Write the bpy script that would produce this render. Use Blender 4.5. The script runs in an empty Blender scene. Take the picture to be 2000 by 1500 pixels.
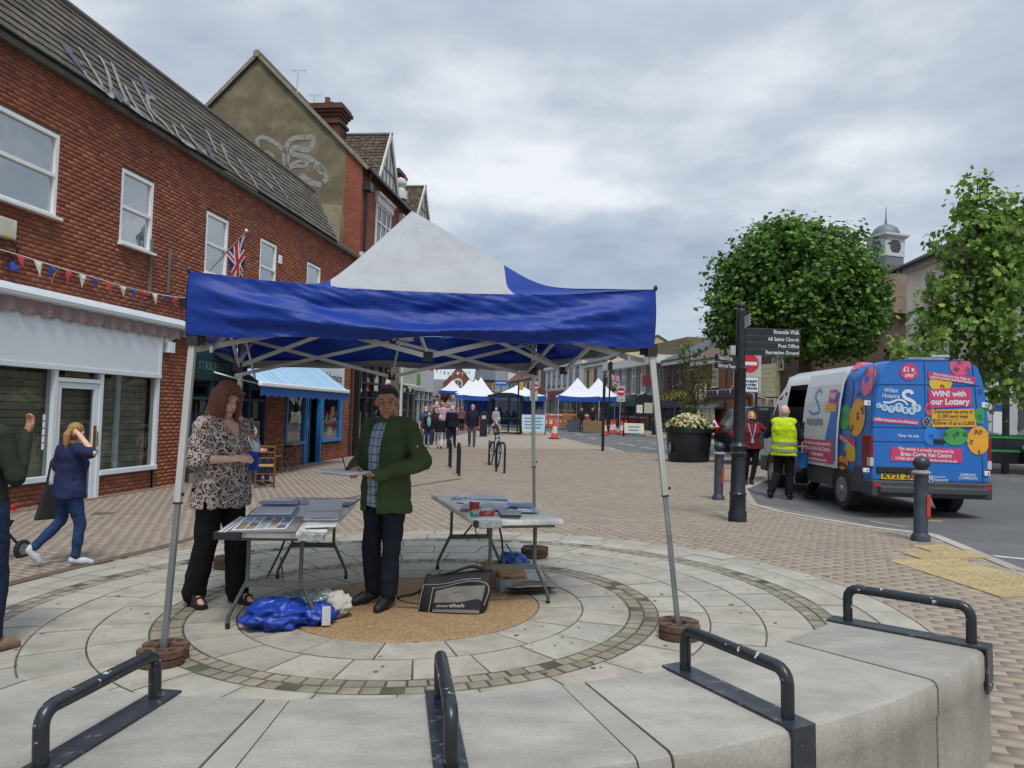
import bpy, math, random
import numpy as np
from mathutils import Vector, Matrix, noise as mnoise
random.seed(7); np.random.seed(7)
R = math.radians
S = bpy.context.scene
COL = S.collection
# ---------------------------------------------------------------- camera
H = 1.56                                   # eye height above the paving
FPX, PITCH, ROLL = 1470.0, R(2.2), R(1.75)
K = math.tan(R(1.75))                      # cross fall of the market place
_fw = Vector((0, math.cos(PITCH), math.sin(PITCH)))
_r0 = Vector((1, 0, 0)); _u0 = _r0.cross(_fw)
_Rt = math.cos(ROLL)*_r0 + math.sin(ROLL)*_u0
_Up = -math.sin(ROLL)*_r0 + math.cos(ROLL)*_u0
cam = bpy.data.objects.new('camera', bpy.data.cameras.new('camera')); COL.objects.link(cam)
cam.matrix_world = Matrix(((_Rt.x, _Up.x, -_fw.x, 0), (_Rt.y, _Up.y, -_fw.y, 0), (_Rt.z, _Up.z, -_fw.z, H), (0, 0, 0, 1)))
cam.data.sensor_width = 36; cam.data.lens = 36*FPX/2000; cam.data.clip_start = .05; cam.data.clip_end = 3000
S.camera = cam
# ---------------------------------------------------------------- sky
W = bpy.data.worlds.new('World'); S.world = W; W.use_nodes = True
nt = W.node_tree; nt.nodes.clear()
def N(t, tree=None, **kw):
    n = (tree or nt).nodes.new(t)
    for k, v in kw.items(): setattr(n, k, v)
    return n
L = nt.links.new
SUN_EL, SUN_AZ = R(52), R(200)             # azimuth measured from +Y towards +X
sky = N('ShaderNodeTexSky'); sky.sky_type = 'NISHITA'; sky.sun_disc = False; sky.sun_elevation = SUN_EL; sky.sun_rotation = SUN_AZ
bg1 = N('ShaderNodeBackground'); bg1.inputs[1].default_value = .1; L(sky.outputs[0], bg1.inputs[0])
tc = N('ShaderNodeTexCoord'); sep = N('ShaderNodeSeparateXYZ'); L(tc.outputs['Generated'], sep.inputs[0])
mx = N('ShaderNodeMath', operation='MAXIMUM'); L(sep.outputs[2], mx.inputs[0]); mx.inputs[1].default_value = 0
ad = N('ShaderNodeMath', operation='ADD'); L(mx.outputs[0], ad.inputs[0]); ad.inputs[1].default_value = .2
dx = N('ShaderNodeMath', operation='DIVIDE'); L(sep.outputs[0], dx.inputs[0]); L(ad.outputs[0], dx.inputs[1])
dy = N('ShaderNodeMath', operation='DIVIDE'); L(sep.outputs[1], dy.inputs[0]); L(ad.outputs[0], dy.inputs[1])
cb = N('ShaderNodeCombineXYZ'); L(dx.outputs[0], cb.inputs[0]); L(dy.outputs[0], cb.inputs[1]); cb.inputs[2].default_value = 5.9
n1 = N('ShaderNodeTexNoise'); n1.inputs['Scale'].default_value = .85; n1.inputs['Detail'].default_value = 8; n1.inputs['Roughness'].default_value = .52; n1.inputs['Distortion'].default_value = .15
L(cb.outputs[0], n1.inputs['Vector'])
n2 = N('ShaderNodeTexNoise'); n2.inputs['Scale'].default_value = 1.9; n2.inputs['Detail'].default_value = 6; n2.inputs['Roughness'].default_value = .55; n2.inputs['Distortion'].default_value = .1
L(cb.outputs[0], n2.inputs['Vector'])
mixn = N('ShaderNodeMath', operation='MULTIPLY_ADD'); L(n2.outputs[0], mixn.inputs[0]); mixn.inputs[1].default_value = .45; L(n1.outputs[0], mixn.inputs[2])
cr = N('ShaderNodeValToRGB'); L(mixn.outputs[0], cr.inputs[0])
e = cr.color_ramp.elements
e[0].position = .545; e[0].color = (.18, .222, .295, 1); e[1].position = .89; e[1].color = (.56, .58, .60, 1)
e2 = cr.color_ramp.elements.new(.64); e2.color = (.235, .28, .35, 1)
e3 = cr.color_ramp.elements.new(.76); e3.color = (.345, .385, .435, 1)
# thinner, brighter cloud towards the horizon
hz = N('ShaderNodeMapRange'); L(mx.outputs[0], hz.inputs[0]); hz.inputs[1].default_value = .0; hz.inputs[2].default_value = .26; hz.inputs[3].default_value = .62; hz.inputs[4].default_value = 0
hz.interpolation_type = 'SMOOTHSTEP'
mc = N('ShaderNodeMix', data_type='RGBA'); L(hz.outputs[0], mc.inputs[0]); L(cr.outputs[0], mc.inputs[6]); mc.inputs[7].default_value = (.46, .51, .545, 1)
# an overcast sky is brighter overhead than low down
zen = N('ShaderNodeMapRange'); L(mx.outputs[0], zen.inputs[0]); zen.inputs[1].default_value = .45; zen.inputs[2].default_value = 1; zen.inputs[3].default_value = 1.0; zen.inputs[4].default_value = 2.1
bg2 = N('ShaderNodeBackground'); L(mc.outputs[2], bg2.inputs[0]); L(zen.outputs[0], bg2.inputs[1])
ms = N('ShaderNodeMixShader'); ms.inputs[0].default_value = .9; L(bg1.outputs[0], ms.inputs[1]); L(bg2.outputs[0], ms.inputs[2])
wo = N('ShaderNodeOutputWorld'); L(ms.outputs[0], wo.inputs[0])
# ---------------------------------------------------------------- soft sun behind the cloud
sd = bpy.data.lights.new('sun', 'SUN'); sd.energy = 1.5; sd.angle = R(14); sd.color = (1, .96, .9)
so = bpy.data.objects.new('sun', sd); COL.objects.link(so)
_sv = Vector((math.cos(SUN_EL)*math.sin(SUN_AZ), math.cos(SUN_EL)*math.cos(SUN_AZ), math.sin(SUN_EL)))
_sv = Vector((.12, -.5, .86)).normalized(); sky.sun_rotation = math.atan2(_sv.x, _sv.y)
so.rotation_euler = _sv.to_track_quat('Z', 'Y').to_euler(); so.location = (0, 0, 30)
S.view_settings.view_transform = 'Standard'; S.view_settings.look = 'None'
S.view_settings.exposure = 0.7; S.view_settings.gamma = 1; S.view_settings.use_curve_mapping = False
# ---------------------------------------------------------------- measuring helpers
def ray(px, py): return _Rt*((px-1000)/FPX) - _Up*((py-750)/FPX) + _fw
_kerb = None                               # set once the kerb line is known: the road lies below the paving
def gz(x, y):
    z = K*max(-14, min(18, x)) + .022*max(0, y-38) + .032*max(0, y-72)
    if _kerb and y < 72:
        e = x-_kerb(y)
        if e > 0: z -= min(1, e/.15)*.05 + (.10*min(1, e/1.3)*max(0, min(1, (27-y)/5)) if y > -20 else 0)
    return z
def at(px, py, Y):
    d = ray(px, py); return Vector((0, 0, H)) + d*(Y/d.y)
def G(px, py):                             # the ground point seen there
    d = ray(px, py); t = 1.0
    while t < 400:
        p = Vector((0, 0, H)) + d*t
        if p.z <= gz(p.x, p.y): break
        t *= 1.01
    lo, hi = t/1.01, t
    for _ in range(24):
        m = (lo+hi)/2; p = Vector((0, 0, H)) + d*m
        if p.z <= gz(p.x, p.y): hi = m
        else: lo = m
    p = Vector((0, 0, H)) + d*hi
    return Vector((p.x, p.y, gz(p.x, p.y)))
def on(x, y): return Vector((x, y, gz(x, y)))
# ---------------------------------------------------------------- materials
_mats = {}
def lin(h):
    h = h.lstrip('#'); c = [int(h[i:i+2], 16)/255 for i in (0, 2, 4)]
    return tuple(x/12.92 if x <= .04045 else ((x+.055)/1.055)**2.4 for x in c)
def M(name, col=(.5, .5, .5), rough=.6, metal=0, var=.18, scale=6, bump=.0, bscale=60, isl=None, spec=.5, dirt=None, dscale=1.5, damt=.5, dr=(.48, .68), stretch=None, sheen=0, fine=.0):
    if name in _mats: return _mats[name]
    if isinstance(col, str): col = lin(col)
    m = bpy.data.materials.new(name); m.use_nodes = True; t = m.node_tree
    b = t.nodes['Principled BSDF']; ln = t.links.new
    b.inputs['Roughness'].default_value = rough; b.inputs['Metallic'].default_value = metal
    b.inputs['Specular IOR Level'].default_value = spec
    if sheen: b.inputs['Sheen Weight'].default_value = sheen
    tcn = N('ShaderNodeTexCoord', t); vec = tcn.outputs['Object']
    if stretch:
        mp = N('ShaderNodeMapping', t); mp.inputs['Scale'].default_value = stretch; ln(vec, mp.inputs[0]); vec = mp.outputs[0]
    cur = None
    if isl:
        gi = N('ShaderNodeNewGeometry', t); oi = N('ShaderNodeObjectInfo', t)
        a = N('ShaderNodeMath', t, operation='ADD'); ln(gi.outputs['Random Per Island'], a.inputs[0]); ln(oi.outputs['Random'], a.inputs[1])
        f = N('ShaderNodeMath', t, operation='FRACT'); ln(a.outputs[0], f.inputs[0])
        r = N('ShaderNodeValToRGB', t); ln(f.outputs[0], r.inputs[0]); r.color_ramp.interpolation = 'CONSTANT'
        els = r.color_ramp.elements
        while len(els) < len(isl): els.new(.5)
        for i, c in enumerate(isl):
            els[i].position = i/len(isl); els[i].color = (*(lin(c) if isinstance(c, str) else c), 1)
        cur = r.outputs[0]
    def mul(cur, fac_out, lo, hi):
        mr = N('ShaderNodeMapRange', t); ln(fac_out, mr.inputs[0]); mr.inputs[1].default_value = .3; mr.inputs[2].default_value = .7
        mr.inputs[3].default_value = lo; mr.inputs[4].default_value = hi
        mm = N('ShaderNodeMix', t, data_type='RGBA', blend_type='MULTIPLY'); mm.inputs[0].default_value = 1
        if cur is None: mm.inputs[6].default_value = (*col, 1)
        else: ln(cur, mm.inputs[6])
        ln(mr.outputs[0], mm.inputs[7]); return mm.outputs[2]
    if var:
        nz = N('ShaderNodeTexNoise', t); nz.inputs['Scale'].default_value = scale; nz.inputs['Detail'].default_value = 5; nz.inputs['Roughness'].default_value = .6; ln(vec, nz.inputs['Vector'])
        cur = mul(cur, nz.outputs[0], 1-var, 1+var)
    if fine:
        nf = N('ShaderNodeTexNoise', t); nf.inputs['Scale'].default_value = bscale*1.5; nf.inputs['Detail'].default_value = 3; ln(vec, nf.inputs['Vector'])
        cur = mul(cur, nf.outputs[0], 1-fine, 1+fine)
    if dirt:
        nd = N('ShaderNodeTexNoise', t); nd.inputs['Scale'].default_value = dscale; nd.inputs['Detail'].default_value = 7; nd.inputs['Roughness'].default_value = .65; ln(vec, nd.inputs['Vector'])
        mr = N('ShaderNodeMapRange', t); ln(nd.outputs[0], mr.inputs[0]); mr.inputs[1].default_value = dr[0]; mr.inputs[2].default_value = dr[1]; mr.inputs[4].default_value = damt
        mm = N('ShaderNodeMix', t, data_type='RGBA'); ln(mr.outputs[0], mm.inputs[0])
        if cur is None: mm.inputs[6].default_value = (*col, 1)
        else: ln(cur, mm.inputs[6])
        mm.inputs[7].default_value = (*(lin(dirt) if isinstance(dirt, str) else dirt), 1); cur = mm.outputs[2]
    if cur is None: b.inputs['Base Color'].default_value = (*col, 1)
    else: ln(cur, b.inputs['Base Color'])
    if bump:
        nb = N('ShaderNodeTexNoise', t); nb.inputs['Scale'].default_value = bscale; nb.inputs['Detail'].default_value = 4; ln(vec, nb.inputs['Vector'])
        bp = N('ShaderNodeBump', t); bp.inputs['Strength'].default_value = bump; bp.inputs['Distance'].default_value = .02; ln(nb.outputs[0], bp.inputs['Height']); ln(bp.outputs[0], b.inputs['Normal'])
    _mats[name] = m; return m
def glass_mat(name, tint=(.85, .9, .9), refl=.12, base=None, rough=.02):
    """window glass: a fresnel mirror over a see-through (or, with base, a curtained) pane"""
    if name in _mats: return _mats[name]
    m = bpy.data.materials.new(name); m.use_nodes = True; t = m.node_tree; t.nodes.clear(); ln = t.links.new
    o = N('ShaderNodeOutputMaterial', t); mxs = N('ShaderNodeMixShader', t); g = N('ShaderNodeBsdfGlossy', t); g.inputs['Roughness'].default_value = rough
    if base: d = N('ShaderNodeBsdfDiffuse', t); d.inputs[0].default_value = (*base, 1)
    else: d = N('ShaderNodeBsdfTransparent', t); d.inputs[0].default_value = (*tint, 1)
    lw = N('ShaderNodeLayerWeight', t); lw.inputs[0].default_value = .5; fr = N('ShaderNodeMath', t, operation='POWER'); ln(lw.outputs['Facing'], fr.inputs[0]); fr.inputs[1].default_value = 4
    a = N('ShaderNodeMath', t, operation='ADD', use_clamp=True); ln(fr.outputs[0], a.inputs[0]); a.inputs[1].default_value = refl
    nz = N('ShaderNodeTexNoise', t); nz.inputs['Scale'].default_value = 1.3; bp = N('ShaderNodeBump', t); bp.inputs['Strength'].default_value = .09; bp.inputs['Distance'].default_value = .1
    tcn = N('ShaderNodeTexCoord', t); ln(tcn.outputs['Object'], nz.inputs['Vector']); ln(nz.outputs[0], bp.inputs['Height']); ln(bp.outputs[0], g.inputs['Normal'])
    ln(a.outputs[0], mxs.inputs[0]); ln(d.outputs[0], mxs.inputs[1]); ln(g.outputs[0], mxs.inputs[2]); ln(mxs.outputs[0], o.inputs[0])
    _mats[name] = m; return m
# ---------------------------------------------------------------- mesh helpers
class MB:
    def __init__(s): s.v = []; s.f = []; s.m = []; s.cur = 0
    def face(s, idx): s.f.append(tuple(idx)); s.m.append(s.cur)
    def add(s, vs, fs):
        o = len(s.v); s.v += [tuple(p) for p in vs]
        for f in fs: s.face([o+i for i in f])
        return s
    def box(s, x0, x1, y0, y1, z0, z1, skip=''):
        vs = [(x0,y0,z0),(x1,y0,z0),(x1,y1,z0),(x0,y1,z0),(x0,y0,z1),(x1,y0,z1),(x1,y1,z1),(x0,y1,z1)]
        fs = {'b':(0,3,2,1),'t':(4,5,6,7),'f':(0,1,5,4),'k':(2,3,7,6),'l':(0,4,7,3),'r':(1,2,6,5)}
        return s.add(vs, [f for k, f in fs.items() if k not in skip])
    def cbox(s, c, sx, sy, sz, rz=0, skip=''):
        o = len(s.v); s.box(-sx/2, sx/2, -sy/2, sy/2, -sz/2, sz/2, skip)
        m = Matrix.Translation(c) @ Matrix.Rotation(rz, 4, 'Z'); s.xf(m, o); return s
    def xf(s, m, o=0):
        for i in range(o, len(s.v)): s.v[i] = tuple(m @ Vector(s.v[i]))
        return s
    def beam(s, a, b, w, h, up=(0, 0, 1)):
        a, b = Vector(a), Vector(b); d = (b-a); l = d.length; d.normalize(); up = Vector(up)
        if abs(d.dot(up)) > .98: up = Vector((0, 1, 0))
        x = d.cross(up).normalized(); z = x.cross(d)
        vs = [a + x*i*w/2 + z*j*h/2 + d*k*l for k in (0, 1) for i, j in ((-1,-1),(1,-1),(1,1),(-1,1))]
        return s.add(vs, [(0,1,2,3),(7,6,5,4),(0,4,5,1),(1,5,6,2),(2,6,7,3),(3,7,4,0)])
    def tube(s, path, r, n=8, caps=True, fl=None):
        P = [Vector(p) for p in path]; rs = r if isinstance(r, (list, tuple)) else [r]*len(P)
        o = len(s.v); up = None
        for i, p in enumerate(P):
            d = (P[min(i+1, len(P)-1)] - P[max(i-1, 0)]).normalized()
            if up is None:
                up = Vector((0, 0, 1)) if abs(d.z) < .9 else Vector((0, 1, 0))
            x = d.cross(up)
            if x.length < 1e-6: x = Vector((1, 0, 0))
            x.normalize(); y = x.cross(d).normalized(); up = y
            fx, fy = fl or (1, 1)
            for k in range(n):
                a = 2*math.pi*k/n; s.v.append(tuple(p + x*math.cos(a)*rs[i]*fx + y*math.sin(a)*rs[i]*fy))
        for i in range(len(P)-1):
            for k in range(n):
                s.face((o+i*n+k, o+i*n+(k+1) % n, o+(i+1)*n+(k+1) % n, o+(i+1)*n+k))
        if caps:
            s.face([o+k for k in range(n)][::-1]); s.face([o+(len(P)-1)*n+k for k in range(n)])
        return s
    def cyl(s, a, b, r0, r1=None, n=12): return s.tube([a, b], [r0, r0 if r1 is None else r1], n)
    def lathe(s, prof, n=20, c=(0, 0, 0), caps=True, sx=1, sy=1):
        o = len(s.v)
        for r, z in prof:
            for k in range(n):
                a = 2*math.pi*k/n; s.v.append((c[0]+r*sx*math.cos(a), c[1]+r*sy*math.sin(a), c[2]+z))
        for i in range(len(prof)-1):
            for k in range(n): s.face((o+i*n+k, o+i*n+(k+1) % n, o+(i+1)*n+(k+1) % n, o+(i+1)*n+k))
        if caps:
            s.face([o+k for k in range(n)][::-1]); s.face([o+(len(prof)-1)*n+k for k in range(n)])
        return s
    def ell(s, c, r, n=12, m=8, rot=None):
        prof = [(math.sin(math.pi*i/m), -math.cos(math.pi*i/m)) for i in range(m+1)]
        prof[0] = (.02, -1); prof[-1] = (.02, 1)
        o = len(s.v); s.lathe(prof, n)
        mt = Matrix.Translation(c) @ (rot.to_4x4() if rot else Matrix.Identity(4)) @ Matrix.Diagonal((*r, 1)); s.xf(mt, o); return s
    def prism(s, poly, y0, y1, plane='xz'):
        n = len(poly)
        f = {'xz': lambda p, y: (p[0], y, p[1]), 'xy': lambda p, y: (p[0], p[1], y), 'yz': lambda p, y: (y, p[0], p[1])}[plane]
        o = len(s.v); s.v += [f(p, y0) for p in poly] + [f(p, y1) for p in poly]
        s.face([o+i for i in range(n)]); s.face([o+n+i for i in range(n)][::-1])
        for i in range(n): s.face((o+i, o+n+i, o+n+(i+1) % n, o+(i+1) % n))
        return s
    def quad(s, a, b, c, d): return s.add([a, b, c, d], [(0, 1, 2, 3)])
    def grid(s, fn, nu, nv):
        o = len(s.v)
        for j in range(nv+1):
            for i in range(nu+1): s.v.append(tuple(fn(i/nu, j/nv)))
        for j in range(nv):
            for i in range(nu): a = o+j*(nu+1)+i; s.face((a, a+1, a+nu+2, a+nu+1))
        return s
    def mesh(s, name, mats, smooth=False):
        me = bpy.data.meshes.new(name); me.from_pydata(s.v, [], s.f)
        for m in (mats if isinstance(mats, (list, tuple)) else [mats]): me.materials.append(m)
        if any(s.m): me.polygons.foreach_set('material_index', s.m)
        if smooth: me.polygons.foreach_set('use_smooth', [True]*len(s.f))
        me.update(); return me
    def build(s, name, mats, parent=None, smooth=False, fix=True, label=None, bev=0):
        me = s.mesh(name, mats, smooth)
        if fix:
            import bmesh
            b = bmesh.new(); b.from_mesh(me)
            if bev: bmesh.ops.bevel(b, geom=[e for e in b.edges if len(e.link_faces) == 2 and e.calc_face_angle(0) > .6], offset=bev, segments=2, affect='EDGES', profile=.5)
            bmesh.ops.recalc_face_normals(b, faces=b.faces); b.to_mesh(me); b.free()
        if smooth and smooth != 'all': me.set_sharp_from_angle(angle=R(40))
        return ob(name, me, parent, label)
def ob(name, me, parent=None, label=None):
    o = bpy.data.objects.new(name, me); COL.objects.link(o); o.parent = parent
    if label: o['label'] = label
    return o
def tag(o, label, cat, group=None, kind=None):
    o['label'] = label; o['category'] = cat
    if group: o['group'] = group
    if kind: o['kind'] = kind
    return o
def struct(o): o['kind'] = 'structure'; return o
def stuff(o): o['kind'] = 'stuff'; return o
def thing(name, loc, rz, label, cat, group=None):
    o = bpy.data.objects.new(name, None); COL.objects.link(o); o.location = loc; o.rotation_euler = (0, 0, rz)
    o.empty_display_size = .1
    return tag(o, label, cat, group)
def dup(o, parent=None):
    c = o.copy(); COL.objects.link(c); c.parent = parent
    for ch in list(o.children): dup(ch, c)
    return c
def inst(me, name, parent, loc=(0, 0, 0), rz=0):
    o = bpy.data.objects.new(name, me); COL.objects.link(o); o.parent = parent; o.location = loc; o.rotation_euler = (0, 0, rz); return o
def text_mb(s, size, bold=0, italic=0, width=None, align='CENTER'):
    """flat lettering as MB in the xy plane; width squeezes it to fit"""
    cu = bpy.data.curves.new('lettering', 'FONT'); cu.body = s; cu.size = size; cu.align_x = align; cu.align_y = 'CENTER'; cu.offset = bold; cu.shear = italic; cu.resolution_u = 3; cu.space_line = .85
    o = bpy.data.objects.new('lettering', cu); me = bpy.data.meshes.new_from_object(o)
    mb = MB(); mb.v = [tuple(v.co) for v in me.vertices]; mb.f = [tuple(p.vertices) for p in me.polygons]; mb.m = [0]*len(mb.f)
    bpy.data.objects.remove(o); bpy.data.curves.remove(cu); bpy.data.meshes.remove(me)
    if width and mb.v:
        w = max(v[0] for v in mb.v)-min(v[0] for v in mb.v)
        if w > 0: mb.v = [(v[0]*width/w, v[1], v[2]) for v in mb.v]
    return mb
def place(mb, o, ax, ay, out=.004):
    """lay a flat xy MB on a plane: o origin, ax/ay axes"""
    ax, ay = Vector(ax), Vector(ay); nn = ax.cross(ay).normalized(); o = Vector(o)
    mb.v = [tuple(o + ax*v[0] + ay*v[1] + nn*out) for v in mb.v]; return mb
def disc_mb(cx, cy, r, n=24, ry=None):
    mb = MB(); mb.v = [(cx+r*math.cos(2*math.pi*i/n), cy+(ry or r)*math.sin(2*math.pi*i/n), 0) for i in range(n)]; mb.face(range(n)); return mb
def rect_mb(x0, x1, y0, y1, sk=0):
    mb = MB(); mb.v = [(x0, y0, 0), (x1, y0+sk, 0), (x1, y1+sk, 0), (x0, y1, 0)]; mb.face(range(4)); return mb
def ribbon(pts, w, n=1):
    """flat stroke in the xy plane; w a width or widths"""
    mb = MB(); P = [Vector((p[0], p[1], 0)) for p in pts]; ws = w if isinstance(w, (list, tuple)) else [w]*len(P)
    for i, p in enumerate(P):
        d = (P[min(i+1, len(P)-1)]-P[max(i-1, 0)]).normalized(); q = Vector((-d.y, d.x, 0))*ws[i]/2
        mb.v += [tuple(p+q), tuple(p-q)]
    for i in range(len(P)-1): mb.face((2*i, 2*i+1, 2*i+3, 2*i+2))
    return mb
def spline(pts, k=6):
    """catmull-rom through the points"""
    P = [Vector(p) for p in pts]; out = []
    for i in range(len(P)-1):
        a, b, c, d = P[max(i-1, 0)], P[i], P[i+1], P[min(i+2, len(P)-1)]
        for j in range(k):
            t = j/k; out.append(.5*((2*b)+(c-a)*t+(2*a-5*b+4*c-d)*t*t+(3*b-a-3*c+d)*t**3))
    out.append(P[-1]); return out
def join(*mbs):
    o = MB()
    for i, m in enumerate(mbs):
        n = len(o.v); o.v += m.v; o.f += [tuple(n+k for k in f) for f in m.f]; o.m += m.m
    return o
# common materials
BLACK = M('black_paint', (.012, .014, .02), .38, var=.3, scale=30, bump=.05)
BLACKMATT = M('black_matt', (.015, .015, .017), .7, var=.3)
WHITE = M('white_upvc', (.78, .79, .8), .35, var=.05, dirt=(.55, .55, .52), dscale=2, damt=.35)
STEEL = M('aluminium', (.55, .56, .56), .42, .6, var=.12, scale=12)
GLASS = glass_mat('shop_glass', (.8, .84, .83), .06)
PANE = glass_mat('curtained_pane', refl=.5, base=(.11, .125, .13))
DARKPANE = glass_mat('dark_pane', refl=.06, base=(.03, .035, .04))
# ================================================================ GROUND
ASPH = M('asphalt', (.105, .108, .112), .9, var=.12, scale=1.2, bump=.35, bscale=160, dirt=(.15, .15, .15), dscale=.5, damt=.6, fine=.18)
FACADE_OFF = -9.27
_d2 = Vector((.132, 1)).normalized()
def facade_x(y): return (FACADE_OFF + _d2.x*y)/_d2.y
YS = [-60, -14, -8, 0, 4, 5, 6.5] + [7.6, 9.7, 10.3, 12, 13, 15.4, 17.3, 20, 24, 29, 30.6, 33, 38, 45, 52, 60, 72, 85, 100, 130, 170, 220, 420]
mb = MB()
XS = [-220, -60, -14, -5, 5, 18, 60, 220]
for y in YS:
    for x in XS: mb.v.append((x, y, gz(x, y)-.30 if y < 90 else gz(x, y)-.03))
for j in range(len(YS)-1):
    for i in range(len(XS)-1):
        a = j*len(XS)+i; mb.face((a, a+1, a+len(XS)+1, a+len(XS)))
ground = struct(mb.build('ground', ASPH))
# kerb line of the pedestrian side, read from the photograph
kerb_px = [(2000, 1112), (1832, 1044), (1716, 1030), (1536, 1000), (1479, 985), (1458, 955), (1498, 938)]
kl = [(12, -14), (10.5, 0), (8.2, 4.6), (6.3, 6.4)] + [tuple(G(*p).xy) for p in kerb_px] + [(8.6, 22.5), (8.3, 27.5), tuple(G(1300, 886).xy), tuple(G(1219, 882).xy), tuple(G(1190, 874).xy), (2.9, 44), (2.2, 55), (1.2, 72)]
kl.sort(key=lambda p: p[1])
def kerb_x(y):
    for (x0, y0), (x1, y1) in zip(kl, kl[1:]):
        if y0 <= y <= y1: return x0+(x1-x0)*(y-y0)/max(1e-6, y1-y0)
    return kl[0][0] if y < kl[0][1] else kl[-1][0]
def strip(fl, fr, ys, dz):
    mb = MB()
    for y in ys:
        a, b = fl(y), fr(y)
        for t in (0, .33, .67, 1): x = a+(b-a)*t; mb.v.append((x, y, gz(x, y)+dz))
    for j in range(len(ys)-1):
        for i in range(3): a = 4*j+i; mb.face((a, a+1, a+5, a+4))
    return mb
def right_x(y): return 11.3-.2*(y-43) if y > 30 else 13.9+(30-y)*.35
YR = sorted(set([y for y in YS if -14 <= y <= 100] + [p[1] for p in kl if p[1] <= 100] + [38, 72]))
_kerb = kerb_x
mb = MB(); offs = [-.01, .15, .6, 1.3, 2.5, 5, 9, 14, 22, 40]
for y in YR:
    for e_ in offs: x = kerb_x(y)+e_; mb.v.append((x, y, gz(x, y)))
for j in range(len(YR)-1):
    for i in range(len(offs)-1): a = j*len(offs)+i; mb.face((a, a+1, a+len(offs)+1, a+len(offs)))
road = struct(mb.build('road', ASPH))
FARP = M('grey_far_paving', '#8d8780', .9, var=.15, scale=1.5, bump=.2)
fp_ = MB()
for y in [y for y in YR if y >= 15]:
    for e_, dz in ((-2.6, -.02), (-2.58, .09), (0, .10), (3, .10)): x = right_x(y)+e_; fp_.v.append((x, y, gz(x, y)+dz))
n_ = len(fp_.v)//4
for j in range(n_-1):
    for i in range(3): a = j*4+i; fp_.face((a, a+1, a+5, a+4))
struct(fp_.build('far_pavement', FARP))
PAVCOL = ['#988b7c', '#948778', '#9b8e7f', '#928677', '#998b7a', '#968a7d', '#918478', '#9c8f81']
def brick_tex(name, cols, mortar, bw, bh, rot=0, bump=.3, axis=None, rough=.85, var=.2):
    if name in _mats: return _mats[name]
    m = bpy.data.materials.new(name); m.use_nodes = True; t = m.node_tree; b = t.nodes['Principled BSDF']; ln = t.links.new
    b.inputs['Roughness'].default_value = rough
    tcn = N('ShaderNodeTexCoord', t); mp = N('ShaderNodeMapping', t); ln(tcn.outputs['Object'], mp.inputs[0])
    if axis == 'wall':                      # courses run level on any upright face
        sp = N('ShaderNodeSeparateXYZ', t); ln(tcn.outputs['Object'], sp.inputs[0]); a = N('ShaderNodeMath', t, operation='ADD'); ln(sp.outputs[0], a.inputs[0]); ln(sp.outputs[1], a.inputs[1])
        c = N('ShaderNodeCombineXYZ', t); ln(a.outputs[0], c.inputs[0]); ln(sp.outputs[2], c.inputs[1]); ln(c.outputs[0], mp.inputs[0])
    mp.inputs['Rotation'].default_value = (0, 0, rot)
    bt = N('ShaderNodeTexBrick', t); ln(mp.outputs[0], bt.inputs['Vector']); bt.inputs['Scale'].default_value = 1; bt.inputs['Brick Width'].default_value = bw; bt.inputs['Row Height'].default_value = bh
    bt.inputs['Mortar Size'].default_value = bh*.07; bt.inputs['Color1'].default_value = (*cols[0], 1); bt.inputs['Color2'].default_value = (*cols[1], 1); bt.inputs['Mortar'].default_value = (*mortar, 1)
    nz = N('ShaderNodeTexNoise', t); nz.inputs['Scale'].default_value = 1.1; nz.inputs['Detail'].default_value = 8; nz.inputs['Roughness'].default_value = .7; ln(tcn.outputs['Object'], nz.inputs['Vector'])
    mr = N('ShaderNodeMapRange', t); ln(nz.outputs[0], mr.inputs[0]); mr.inputs[1].default_value = .3; mr.inputs[2].default_value = .7; mr.inputs[3].default_value = 1-var; mr.inputs[4].default_value = 1+var
    mm = N('ShaderNodeMix', t, data_type='RGBA', blend_type='MULTIPLY'); mm.inputs[0].default_value = 1; ln(bt.outputs[0], mm.inputs[6]); ln(mr.outputs[0], mm.inputs[7]); ln(mm.outputs[2], b.inputs['Base Color'])
    bp = N('ShaderNodeBump', t); bp.inputs['Strength'].default_value = bump; bp.inputs['Distance'].default_value = .01; bp.invert = True; ln(bt.outputs['Fac'], bp.inputs['Height']); ln(bp.outputs[0], b.inputs['Normal'])
    _mats[name] = m; return m
PROT = R(-24)                               # lay of the paver courses
paving_bed = brick_tex('paving_far', (lin('#988b7c'), lin('#94877a')), lin('#807367'), .2, .1, -PROT, var=.13)
pavement = thing('pavement', (0, 0, 0), 0, 'tan block paved market place running along the shops', 'pavement'); struct(pavement); del pavement['category']
_kk = kerb_x
YP = sorted(set([y for y in YS if -14 <= y <= 60] + [p[1] for p in kl if -14 <= p[1] <= 60]))
bed = strip(facade_x, lambda y: kerb_x(y)-.002, YP, -.006).build('paving_bed', paving_bed, pavement)
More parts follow.
